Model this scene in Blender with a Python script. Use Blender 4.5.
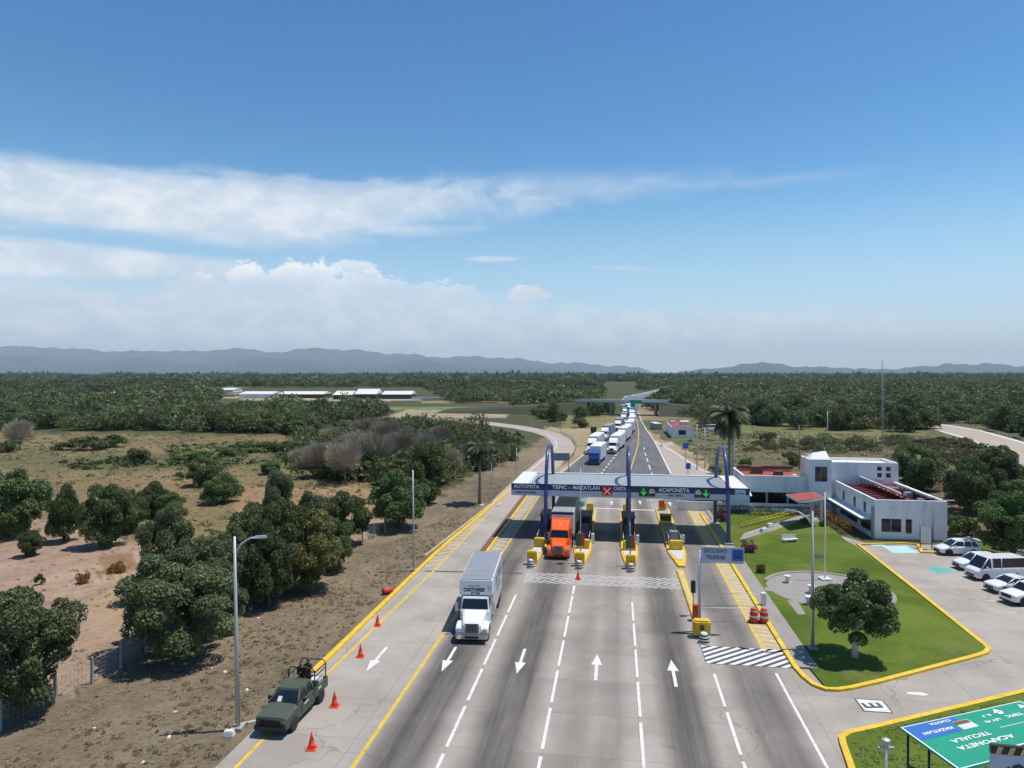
import bpy, math, random
import numpy as np
from mathutils import Vector, Matrix
for o in list(bpy.data.objects): bpy.data.objects.remove(o)
HAZE = True
SC = bpy.context.scene; COL = SC.collection
# ------------------------------------------------------------------ camera, sky, sun, exposure
F, HZ, HC = 700.0, 375.0, 20.0            # focal length in px, horizon row, camera height
cd = bpy.data.cameras.new('camera'); cam = bpy.data.objects.new('camera', cd); COL.objects.link(cam)
cam.location = (0, 0, HC); cam.rotation_euler = (math.pi/2, 0, 0)
cd.sensor_width = 36; cd.lens = F/1024*36; cd.shift_y = -(384-HZ)/1024
cd.clip_start = .3; cd.clip_end = 90000; SC.camera = cam
SV = Vector((.335, .05, .94)).normalized()
sl = bpy.data.lights.new('sun', 'SUN'); sl.energy = 4.7; sl.angle = math.radians(.53); sl.color = (1, .93, .84)
so = bpy.data.objects.new('sun', sl); COL.objects.link(so); so.rotation_euler = SV.to_track_quat('Z', 'Y').to_euler()
SC.view_settings.view_transform = 'Standard'; SC.view_settings.look = 'None'
SC.view_settings.exposure = 0.1; SC.view_settings.gamma = 1
SC.render.engine = 'CYCLES'
cy = SC.cycles; cy.use_denoising = True; cy.max_bounces = 5; cy.diffuse_bounces = 2; cy.glossy_bounces = 2
cy.transmission_bounces = 3; cy.transparent_max_bounces = 6; cy.volume_bounces = 0; cy.caustics_reflective = False; cy.caustics_refractive = False

class NT:
    def __init__(s, tree): s.t = tree; s.n = tree.nodes; s.l = tree.links
    def add(s, typ, **kw):
        nd = s.n.new(typ)
        for k, v in kw.items(): setattr(nd, k, v)
        return nd
    def put(s, sock, v):
        if isinstance(v, bpy.types.NodeSocket): s.l.new(v, sock)
        elif v is not None: sock.default_value = v
    def m(s, op, a, b=None, c=None, clamp=False):
        nd = s.add('ShaderNodeMath', operation=op, use_clamp=clamp)
        for i, v in enumerate((a, b, c)):
            if v is not None: s.put(nd.inputs[i], v)
        return nd.outputs[0]
    def mix(s, f, a, b, blend='MIX'):
        nd = s.add('ShaderNodeMix', data_type='RGBA', blend_type=blend)
        s.put(nd.inputs[0], f); s.put(nd.inputs[6], a); s.put(nd.inputs[7], b); return nd.outputs[2]
    def noise(s, vec, scale, detail=3, rough=.5, dist=0):
        nd = s.add('ShaderNodeTexNoise'); s.put(nd.inputs['Vector'], vec)
        nd.inputs['Scale'].default_value = scale; nd.inputs['Detail'].default_value = detail
        nd.inputs['Roughness'].default_value = rough; nd.inputs['Distortion'].default_value = dist; return nd.outputs[0]
    def scale(s, vec, sc):
        nd = s.add('ShaderNodeMapping'); s.put(nd.inputs[0], vec); nd.inputs[3].default_value = sc; return nd.outputs[0]
    def ramp(s, f, stops, interp='LINEAR'):
        nd = s.add('ShaderNodeValToRGB'); s.put(nd.inputs[0], f); cr = nd.color_ramp; cr.interpolation = interp
        while len(cr.elements) > 1: cr.elements.remove(cr.elements[0])
        cr.elements[0].position = stops[0][0]; cr.elements[0].color = c4(stops[0][1])
        for p, c in stops[1:]:
            e = cr.elements.new(p); e.color = c4(c)
        return nd.outputs[0]
    def rng(s, v, a, b, c=0, d=1, smooth=True):
        nd = s.add('ShaderNodeMapRange', interpolation_type='SMOOTHSTEP' if smooth else 'LINEAR')
        for i, x in enumerate((v, a, b, c, d)): s.put(nd.inputs[i], x)
        return nd.outputs[0]
def c4(c):
    if isinstance(c, (int, float)): c = (c, c, c)
    return (c[0], c[1], c[2], 1)

# world: physical sky with cirrus bands and cumulus
def build_world():
    w = bpy.data.worlds.new('World'); SC.world = w; w.use_nodes = True; t = NT(w.node_tree); t.n.clear()
    sky = t.add('ShaderNodeTexSky', sky_type='NISHITA'); sky.sun_disc = False
    sky.sun_elevation = math.asin(SV.z); sky.sun_rotation = math.atan2(SV.x, SV.y)
    sky.air_density = 1.0; sky.dust_density = .35; sky.ozone_density = 3.5; sky.altitude = 20
    co = t.add('ShaderNodeTexCoord').outputs['Generated']
    sp = t.add('ShaderNodeSeparateXYZ'); t.put(sp.inputs[0], co)
    x, y, z = sp.outputs
    az = t.m('MULTIPLY', t.m('ARCTAN2', x, y), 57.2958); el = t.m('MULTIPLY', t.m('ARCSINE', z), 57.2958)
    cb = t.add('ShaderNodeCombineXYZ'); t.put(cb.inputs[0], az); t.put(cb.inputs[1], el); v = cb.outputs[0]
    wisp = t.noise(t.scale(v, (.04, .30, 1)), 1.0, 8, .55, 1.6)          # long streaks
    fine = t.noise(t.scale(v, (.25, .6, 1)), 1.0, 7, .62, .4)
    puff = t.noise(t.scale(v, (.30, .52, 1)), 1.0, 9, .60, .25)
    def blob(a0, e0, ra, re, tilt=0, nz=None, amp=.8, lo=1.0, hi=.45):
        da = t.m('DIVIDE', t.m('SUBTRACT', az, a0), ra)
        de = t.m('SUBTRACT', t.m('SUBTRACT', el, e0), t.m('MULTIPLY', t.m('SUBTRACT', az, a0), tilt))
        de = t.m('DIVIDE', de, re)
        d = t.m('SQRT', t.m('ADD', t.m('MULTIPLY', da, da), t.m('MULTIPLY', de, de)))
        if nz is not None: d = t.m('SUBTRACT', d, t.m('MULTIPLY', t.m('SUBTRACT', nz, .5), amp))
        return t.rng(d, lo, hi)
    acc = None
    def add(b, k):
        nonlocal acc
        b = t.m('MULTIPLY', b, k); b = t.m('MINIMUM', b, .97)
        acc = b if acc is None else t.m('SUBTRACT', 1, t.m('MULTIPLY', t.m('SUBTRACT', 1, acc), t.m('SUBTRACT', 1, b)))
    acc2 = None
    CLOUDS(t, blob, add, wisp, fine, puff, az, el)
    puff2 = t.noise(t.scale(v, (.55, .95, 1)), 1.0, 9, .62, .3)
    for (px_, py_, rx_, ry_, am_, k_) in ((207, 292, 46, 24, 2.3, .95), (252, 280, 40, 18, 2.3, .85), (300, 284, 70, 27, 2.4, .97), (365, 290, 66, 23, 2.4, .95), (435, 297, 66, 18, 2.4, .85), (352, 266, 30, 8, 2.2, .5), (527, 293, 26, 10, 2.0, .9)):
        a_, e_ = AE(px_, py_); b_ = t.m('MULTIPLY', blob(a_, e_, rx_/F*57.3*.8, ry_/F*57.3*.93, 0, puff2, am_, .95, .72), k_); acc2 = b_ if acc2 is None else t.m('MAXIMUM', acc2, b_)
    ccol = t.mix(t.rng(puff, .35, .7), c4((5.6, 6.4, 7.2)), c4((7.8, 8.0, 8.3)))
    base = sky.outputs[0]
    base = t.mix(1.0, base, t.ramp(t.rng(el, -5, 45, 0, 1, False), [(0, (1.5, 1.42, 1.32)), (.12, (1.35, 1.38, 1.32)), (.22, (.92, 1.22, 1.26)), (.34, (.64, 1.08, 1.18)), (.5, (.46, .89, 1.10)), (.75, (.36, .76, 1.05)), (1, (.34, .73, 1.0))]), 'MULTIPLY')
    hz = t.rng(el, 17, 0)
    base = t.mix(t.m('MULTIPLY', hz, .55), base, c4((6.0, 7.0, 7.8)))
    out = t.mix(acc, base, ccol)
    low = t.rng(el, 4.5, 9.5); pc = t.mix(t.rng(t.m('ADD', t.m('MULTIPLY', puff, .6), t.m('MULTIPLY', low, .35)), .38, .72), c4((6.0, 6.6, 7.3)), c4((9.6, 9.5, 9.4)))
    out = t.mix(t.m('MULTIPLY', acc2, t.m('ADD', .35, t.m('MULTIPLY', low, .65))), out, pc)
    bg = t.add('ShaderNodeBackground'); t.put(bg.inputs[0], out); bg.inputs[1].default_value = .115
    t.put(t.add('ShaderNodeOutputWorld').inputs[0], bg.outputs[0])
def AE(px, py):
    a = math.atan((px-512)/F); return math.degrees(a), math.degrees(math.atan((HZ-py)/F*math.cos(a)))
def CLOUDS(t, blob, add, wisp, fine, puff, az, el):
    def B(px, py, rx, ry, tilt, nz, amp, k, lo=1.0, hi=.4):
        a, e = AE(px, py); add(blob(a, e, rx/F*57.3*.8, ry/F*57.3*.93, tilt, nz, amp, lo, hi), k)
    B(120, 203, 440, 36, 0, wisp, .9, .80, 1.0, .45)
    B(200, 215, 330, 16, 0, wisp, .6, .4)
    B(370, 204, 290, 25, .02, fine, 1.2, .6, 1.1, .1)
    B(330, 190, 300, 18, .02, fine, 1.6, .4)
    B(60, 195, 220, 30, -.02, fine, .8, .5)
    B(560, 188, 230, 20, .01, fine, 1.3, .38, 1.2, -.1)
    B(760, 182, 180, 8, .0, fine, 1.3, .16, 1.1, 0)
    B(0, 255, 310, 20, .0, wisp, .5, .85, 1.0, .5)
    B(20, 300, 240, 30, 0, fine, 1.0, .35)
    B(215, 300, 90, 26, 0, fine, .8, .3)
    B(300, 302, 160, 22, 0, fine, .8, .35)
    B(430, 304, 170, 18, 0, fine, 1.0, .35)
    B(350, 265, 40, 6, -.05, fine, 1.4, .5)
    B(528, 294, 30, 10, 0, puff, 1.6, .9, 1.0, .7)
    B(495, 259, 46, 4.5, 0, fine, .8, .62)
    B(620, 268, 60, 3, -.06, fine, 1.2, .25)
    B(250, 335, 700, 52, 0, fine, .6, .62)
    B(60, 332, 420, 46, 0, fine, .7, .3)
    B(620, 335, 520, 34, 0, fine, 1.0, .5)

# ------------------------------------------------------------------ frames
RA = math.atan((616-512)/F); CA, SA = math.cos(RA), math.sin(RA)
def W(s, t, z=0): return Vector((t*CA + s*SA, s*CA - t*SA, z))       # road frame -> world
def G(px, py, z=0):
    D = (HC-z)*F/(py-HZ); return Vector(((px-512)/F*D, D, z))
def ST(p): return (p.x*SA + p.y*CA, p.x*CA - p.y*SA)
def TS(px, s):                                                         # t of a picture column at road station s
    u = (px-512)/F; return s*(u*CA - SA)/(CA + u*SA)

# ------------------------------------------------------------------ objects
def tag(o, label=None, cat=None, group=None, kind=None):
    for k, v in (('label', label), ('category', cat), ('group', group), ('kind', kind)):
        if v: o[k] = v
    return o
def thing(name, label, cat, loc=(0, 0, 0), rz=0, group=None):
    o = bpy.data.objects.new(name, None); o.empty_display_size = .3; COL.objects.link(o)
    o.location = loc; o.rotation_euler = (0, 0, rz); return tag(o, label, cat, group)
KIDS = {}
def link(name, me, parent=None):
    o = bpy.data.objects.new(name, me); COL.objects.link(o)
    if parent is not None: o.parent = parent; KIDS.setdefault(parent.name, []).append(o)
    return o
def copy_tree(src, parent=None):
    c = src.copy(); COL.objects.link(c)
    for k in ('label', 'group'):
        if parent is None and k in c: del c[k]
    if parent is not None: c.parent = parent; KIDS.setdefault(parent.name, []).append(c)
    for ch in KIDS.get(src.name, []): copy_tree(ch, c)
    return c
def place(proto, loc, rz, label, group=None, used=set(), scale=None):
    o = proto if proto.name not in used else copy_tree(proto)
    used.add(proto.name); o.location = loc; o.rotation_euler = (0, 0, rz)
    if scale is not None: o.scale = scale if hasattr(scale, '__len__') else (scale,)*3
    o['label'] = label
    if group: o['group'] = group
    return o

class MB:
    def __init__(s): s.v = []; s.f = []; s.mi = []; s.cur = 0; s.smooth = []; s.sm = False
    def mat(s, i): s.cur = i; return s
    def add(s, vs, fs):
        n = len(s.v); s.v += [tuple(v) for v in vs]
        for f in fs: s.f.append([n+i for i in f]); s.mi.append(s.cur); s.smooth.append(s.sm)
    def box(s, x0, x1, y0, y1, z0, z1, tx=0, ty=0, rz=0, c=None):
        vs = [(x0, y0, z0), (x1, y0, z0), (x1, y1, z0), (x0, y1, z0),
              (x0+tx, y0+ty, z1), (x1-tx, y0+ty, z1), (x1-tx, y1-ty, z1), (x0+tx, y1-ty, z1)]
        if rz:
            cx, cy_ = c or ((x0+x1)/2, (y0+y1)/2); a, b = math.cos(rz), math.sin(rz)
            vs = [(cx+(x-cx)*a-(y-cy_)*b, cy_+(x-cx)*b+(y-cy_)*a, z) for x, y, z in vs]
        s.add(vs, [(0, 3, 2, 1), (4, 5, 6, 7), (0, 1, 5, 4), (1, 2, 6, 5), (2, 3, 7, 6), (3, 0, 4, 7)]); return s
    def tube(s, pts, rs, n=8, cap=True):
        pts = [Vector(p) for p in pts]
        if not hasattr(rs, '__len__'): rs = [rs]*len(pts)
        rings = []; up = None
        for i, p in enumerate(pts):
            d = (pts[min(i+1, len(pts)-1)] - pts[max(i-1, 0)]).normalized()
            if up is None: up = Vector((0, 0, 1)) if abs(d.z) < .9 else Vector((0, 1, 0))
            a = d.cross(up).normalized(); b = a.cross(d).normalized(); up = b
            rings.append([p + a*math.cos(2*math.pi*k/n)*rs[i] + b*math.sin(2*math.pi*k/n)*rs[i] for k in range(n)])
        vs = [v for r in rings for v in r]; fs = []
        for i in range(len(pts)-1):
            for k in range(n): fs.append((i*n+k, i*n+(k+1) % n, (i+1)*n+(k+1) % n, (i+1)*n+k))
        if cap: fs.append(tuple(range(n-1, -1, -1))); fs.append(tuple((len(pts)-1)*n+k for k in range(n)))
        o = s.sm; s.sm = True; s.add(vs, fs); s.sm = o; return s
    def lathe(s, prof, c=(0, 0, 0), n=16, axis='z'):
        vs = []; fs = []
        for r, h in prof:
            for k in range(n):
                a, b = r*math.cos(2*math.pi*k/n), r*math.sin(2*math.pi*k/n)
                v = (a, b, h) if axis == 'z' else (h, a, b) if axis == 'x' else (a, h, b)
                vs.append((v[0]+c[0], v[1]+c[1], v[2]+c[2]))
        for i in range(len(prof)-1):
            for k in range(n): fs.append((i*n+k, i*n+(k+1) % n, (i+1)*n+(k+1) % n, (i+1)*n+k))
        fs.append(tuple(range(n-1, -1, -1))); fs.append(tuple((len(prof)-1)*n+k for k in range(n)))
        s.add(vs, fs); return s
    def prism(s, poly, z0, z1):                 # polygon in xy, extruded in z
        n = len(poly); vs = [(p[0], p[1], z0) for p in poly] + [(p[0], p[1], z1) for p in poly]
        s.add(vs, [tuple(range(n-1, -1, -1)), tuple(range(n, 2*n))] + [(i, (i+1) % n, n+(i+1) % n, n+i) for i in range(n)]); return s
    def side(s, poly, x0, x1):                  # polygon in yz, extruded in x
        n = len(poly); vs = [(x0, p[0], p[1]) for p in poly] + [(x1, p[0], p[1]) for p in poly]
        s.add(vs, [tuple(range(n)), tuple(range(2*n-1, n-1, -1))] + [(i, n+i, n+(i+1) % n, (i+1) % n) for i in range(n)]); return s
    def sheet(s, poly, z=0): s.add([(p[0], p[1], z) for p in poly], [tuple(range(len(poly)))]); return s
    def strip(s, pts, w, z=0, z1=None):         # flat band (or kerb when z1) along a polyline
        P = [Vector((p[0], p[1])) for p in pts]; L = []; R = []
        for i, p in enumerate(P):
            d = (P[min(i+1, len(P)-1)] - P[max(i-1, 0)]).normalized(); nn = Vector((-d.y, d.x))*w/2
            L.append(p+nn); R.append(p-nn)
        for i in range(len(P)-1):
            q = [R[i], R[i+1], L[i+1], L[i]]
            if z1 is None: s.sheet(q, z)
            else:
                vs = [(a.x, a.y, z) for a in q] + [(a.x, a.y, z1) for a in q]
                fs = [(4, 5, 6, 7), (0, 1, 5, 4), (2, 3, 7, 6)]
                if i == 0: fs.append((3, 0, 4, 7))
                if i == len(P)-2: fs.append((1, 2, 6, 5))
                s.add(vs, fs)
        return s
    def quad(s, a, b, c, d): s.add([a, b, c, d], [(0, 1, 2, 3)]); return s
    def loft(s, rings, cap=True):
        n = len(rings[0]); vs = [v for r in rings for v in r]; fs = []
        for i in range(len(rings)-1):
            for k in range(n): fs.append((i*n+k, i*n+(k+1) % n, (i+1)*n+(k+1) % n, (i+1)*n+k))
        if cap: fs.append(tuple(range(n-1, -1, -1))); fs.append(tuple((len(rings)-1)*n+k for k in range(n)))
        s.add(vs, fs); return s
    def mesh(s, name, mats):
        me = bpy.data.meshes.new(name); me.from_pydata(s.v, [], s.f)
        for m in (mats if isinstance(mats, (list, tuple)) else [mats]): me.materials.append(m)
        me.polygons.foreach_set('material_index', s.mi); me.polygons.foreach_set('use_smooth', s.smooth); me.update(); return me
    def build(s, name, mats, parent=None, bevel=0, seg=2):
        me = s.mesh(name, mats)
        if bevel:
            import bmesh
            bm = bmesh.new(); bm.from_mesh(me); bmesh.ops.remove_doubles(bm, verts=bm.verts, dist=1e-4)
            bmesh.ops.recalc_face_normals(bm, faces=bm.faces)
            es = [e for e in bm.edges if len(e.link_faces) == 2 and e.calc_face_angle(0) > .5]
            bmesh.ops.bevel(bm, geom=es, offset=bevel, segments=seg, affect='EDGES', clamp_overlap=True); bm.to_mesh(me); bm.free()
        return link(name, me, parent)
def text_mb(mb, body, size, origin, right, up, squeeze=1.0, thick=0):
    cu = bpy.data.curves.new('t', 'FONT'); cu.body = body; cu.size = size; cu.align_x = 'CENTER'; cu.align_y = 'CENTER'
    cu.resolution_u = 2; cu.offset = thick
    ob = bpy.data.objects.new('t', cu); me = bpy.data.meshes.new_from_object(ob)
    o, r, u = Vector(origin), Vector(right), Vector(up)
    mb.add([o + r*v.co.x*squeeze + u*v.co.y for v in me.vertices], [tuple(p.vertices) for p in me.polygons])
    bpy.data.objects.remove(ob); bpy.data.curves.remove(cu); bpy.data.meshes.remove(me)

# ------------------------------------------------------------------ materials
M = {}
def mat(name):
    m = bpy.data.materials.new(name); m.use_nodes = True; t = NT(m.node_tree); t.n.clear()
    b = t.add('ShaderNodeBsdfPrincipled'); t.put(t.add('ShaderNodeOutputMaterial').inputs[0], b.outputs[0]); M[name] = m
    return m, t, b
def pm(name, col, rough=.6, metal=0, var=.12, scale=2.5, bump=0, grime=0, coat=0):
    m, t, b = mat(name); co = t.add('ShaderNodeTexCoord').outputs['Object']
    n1 = t.noise(co, scale, 5, .6); n2 = t.noise(co, scale*7, 3, .6)
    k = t.rng(t.m('ADD', t.m('MULTIPLY', n1, .7), t.m('MULTIPLY', n2, .3)), .3, .7, 1-var, 1+var, False)
    cc = t.add('ShaderNodeVectorMath', operation='SCALE'); t.put(cc.inputs[0], c4(col)[:3]); t.put(cc.inputs['Scale'], k)
    c = cc.outputs[0]
    if grime:
        g = t.noise(t.scale(co, (1, 1, .25)), scale*1.6, 6, .65)
        c = t.mix(t.m('MULTIPLY', t.rng(g, .5, .75), grime), c, c4((.10, .085, .07)))
    t.put(b.inputs['Base Color'], c); b.inputs['Roughness'].default_value = rough; b.inputs['Metallic'].default_value = metal
    if coat: b.inputs['Coat Weight'].default_value = coat; b.inputs['Coat Roughness'].default_value = .08
    if bump:
        bp = t.add('ShaderNodeBump'); bp.inputs['Strength'].default_value = bump; bp.inputs['Distance'].default_value = .03
        t.put(bp.inputs['Height'], n2); t.put(b.inputs['Normal'], bp.outputs[0])
    return m
pm('yellow_paint', (.70, .46, .025), .6, 0, .22, 1.7, .15, .5)
pm('line_yellow', (.60, .41, .05), .7, 0, .25, 1.6, 0, .5)
pm('faded_yellow', (.54, .42, .18), .8, 0, .3, .9, 0, .4)
pm('line_white', (.64, .64, .62), .7, 0, .2, 1.8, 0, .45)
pm('faded_white', (.45, .44, .43), .8, 0, .3, 1.1, 0, .55)
pm('line_black', (.06, .06, .065), .75, 0, .3, 1.1)
pm('white_wall', (.80, .80, .80), .85, 0, .07, .5, .05, .32)
pm('white_metal', (.72, .73, .75), .4, 0, .05, 1, 0, .12)
pm('white_paint', (.78, .79, .80), .22, 0, .03, .7, 0, .06, .5)
pm('truck_white', (.76, .77, .78), .35, 0, .04, .5, 0, .10, .3)
pm('navy', (.012, .022, .115), .45, 0, .15, .6)
pm('arch_blue', (.032, .060, .19), .38, 0, .3, .35, 0, .1, .3)
pm('orange', (.86, .13, .010), .25, 0, .05, .6, 0, .05, .6)
pm('safety_orange', (.80, .07, .015), .5, 0, .12, 3)
pm('barrel_red', (.50, .045, .02), .55, 0, .15, 3)
pm('cyan_paint', (.06, .50, .55), .35, 0, .05, 1)
pm('blue_paint', (.03, .11, .42), .35, 0, .05, 1)
pm('red_paint', (.40, .03, .025), .4, 0, .05, 1)
pm('olive', (.062, .082, .055), .55, 0, .12, 1.5, 0, .15)
pm('black_plastic', (.014, .014, .015), .55, 0, .2, 2)
pm('rubber', (.022, .022, .023), .85, 0, .2, 3)
pm('chrome', (.55, .56, .58), .22, 1, .05, 1)
pm('steel', (.42, .44, .46), .42, .6, .1, 1.5)
pm('galvanised', (.46, .48, .50), .5, .45, .08, .6)
pm('glass', (.012, .017, .022), .06, 0, .1, .5)
pm('window_glass', (.02, .028, .04), .08, 0, .2, .6)
pm('red_roof', (.30, .06, .045), .8, 0, .2, .8, .1, .25)
pm('concrete_grey', (.34, .33, .31), .9, 0, .15, 1.2, .2, .2)
pm('stone_white', (.62, .62, .60), .8, 0, .1, 3, .1, .15)
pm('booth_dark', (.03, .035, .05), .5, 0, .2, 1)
pm('sign_green', (.003, .28, .17), .7, 0, .12, .5, 0, .08)
pm('sign_blue', (.03, .13, .48), .45, 0, .1, .6)
pm('sign_grey', (.42, .48, .58), .5, 0, .06, 1)
pm('letter_white', (.80, .82, .82), .5, 0, .04, 3)
pm('bark', (.11, .085, .065), .95, 0, .3, 4, .5)
pm('bark_white', (.62, .60, .56), .9, 0, .1, 3, .3)
pm('palm_bark', (.24, .21, .18), .95, 0, .25, 6, .5)
pm('teal_paint', (.08, .38, .34), .7, 0, .2, 1, 0, .3)
pm('pale_blue_paint', (.38, .60, .66), .7, 0, .15, 1, 0, .3)
pm('brown_planter', (.16, .085, .055), .9, 0, .3, 1.5, .3)
pm('camo', (.06, .07, .04), .9, 0, .5, 14)
pm('skin', (.30, .17, .11), .6, 0, .05, 6)
pm('beige_paint', (.40, .34, .24), .85, 0, .15, .8, 0, .25)
pm('sand', (.40, .30, .19), .95, 0, .18, .12, .3)
pm('gravel_white', (.50, .51, .52), .95, 0, .2, 4, .4)
pm('beige_road', (.36, .31, .27), .9, 0, .1, .12, .1, .12)
pm('path_concrete', (.27, .25, .225), .9, 0, .12, .8, .2, .25)
pm('darkwood', (.05, .035, .03), .7, 0, .2, 2)
pm('tarp_grey', (.23, .25, .28), .6, 0, .08, .6, 0, .2)
pm('trailer_grey', (.33, .36, .375), .45, .1, .06, .5, 0, .12)
def emis(name, col, st):
    m, t, b = mat(name); b.inputs['Base Color'].default_value = c4(tuple(x*.5 for x in col))
    b.inputs['Emission Color'].default_value = c4(col); b.inputs['Emission Strength'].default_value = st
emis('led_green', (.02, .70, .12), .35); emis('led_red', (.95, .35, .40), .5)

def foliage(name, c0, c1, c2, tr=.22, hue=.10):
    m, t, b = mat(name)
    g = t.add('ShaderNodeNewGeometry'); oi = t.add('ShaderNodeObjectInfo')
    n = t.noise(t.add('ShaderNodeTexCoord').outputs['Object'], .9, 2, .5)
    f = t.m('ADD', t.m('MULTIPLY', g.outputs['Random Per Island'], .65), t.m('MULTIPLY', n, .45))
    c = t.ramp(f, [(.05, c0), (.5, c1), (.98, c2)])
    hs = t.add('ShaderNodeHueSaturation'); t.put(hs.inputs['Color'], c)
    t.put(hs.inputs['Hue'], t.rng(oi.outputs['Random'], 0, 1, .5-hue*.12, .5+hue*.12, False))
    t.put(hs.inputs['Value'], t.rng(oi.outputs['Random'], 0, 1, .72, 1.3, False))
    t.put(b.inputs['Base Color'], hs.outputs[0]); b.inputs['Roughness'].default_value = .55
    b.inputs['Specular IOR Level'].default_value = .35
    tl = t.add('ShaderNodeBsdfTranslucent'); t.put(tl.inputs[0], hs.outputs[0])
    mx = t.add('ShaderNodeMixShader'); mx.inputs[0].default_value = tr
    t.l.new(b.outputs[0], mx.inputs[1]); t.l.new(tl.outputs[0], mx.inputs[2])
    t.put(next(n for n in t.n if n.type == 'OUTPUT_MATERIAL').inputs[0], mx.outputs[0]); return m
foliage('leaf_mango', (.040, .070, .020), (.088, .134, .040), (.18, .225, .085), .35)
foliage('leaf_grey', (.062, .092, .036), (.122, .158, .064), (.21, .25, .118), .35)
foliage('leaf_yellow', (.045, .070, .022), (.105, .118, .036), (.27, .20, .06), .3)
foliage('leaf_bright', (.035, .075, .014), (.065, .12, .022), (.12, .17, .05))
foliage('leaf_scrub', (.090, .110, .042), (.125, .145, .056), (.17, .18, .078), .4, .3)
foliage('leaf_dark', (.052, .078, .026), (.072, .104, .035), (.10, .132, .050), .4, .2)
foliage('twig_grey', (.20, .17, .125), (.29, .25, .19), (.40, .35, .27), .05, .02)
foliage('leaf_magenta', (.10, .03, .05), (.16, .05, .09), (.24, .10, .15))
foliage('leaf_rust', (.12, .06, .02), (.20, .10, .03), (.26, .15, .05))
foliage('leaf_palm', (.022, .040, .018), (.045, .066, .026), (.10, .11, .05))
foliage('grass_dry', (.20, .16, .09), (.30, .24, .14), (.42, .35, .22), .35, .03)
foliage('grass_green', (.05, .085, .015), (.085, .13, .022), (.13, .17, .04), .3, .03)
build_world()
# ================================================================== THE SETTING
def poly_px(pts): return [np.array([G(x, y).x, G(x, y).y]) for x, y in pts]
def inside(px, py, poly):
    r = np.zeros(px.shape, bool); n = len(poly)
    for i in range(n):
        x0, y0 = poly[i]; x1, y1 = poly[(i+1) % n]
        c = ((y0 > py) != (y1 > py)) & (px < (x1-x0)*(py-y0)/((y1-y0) + 1e-12) + x0); r ^= c
    return r
FIELDS = []
_r = random.Random(77)
for _k in range(34):
    _x = _r.uniform(-100, 1080); _y = HZ + 8.5*2.9**_r.random() + 1.5; _w = _r.uniform(30, 130)*(_y-HZ)/20; _h = _r.uniform(.5, 1.6)*(_y-HZ)/18
    if 585 < _x+_w and _x < 690: continue
    FIELDS.append(([(_x, _y), (_x+_w*.4, _y-_h*.8), (_x+_w, _y-_h*.3), (_x+_w*.9, _y+_h), (_x+_w*.2, _y+_h*.8)], _r.choice(((.34, .28, .19), (.26, .22, .12), (.20, .22, .09), (.30, .24, .15)))))
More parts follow.
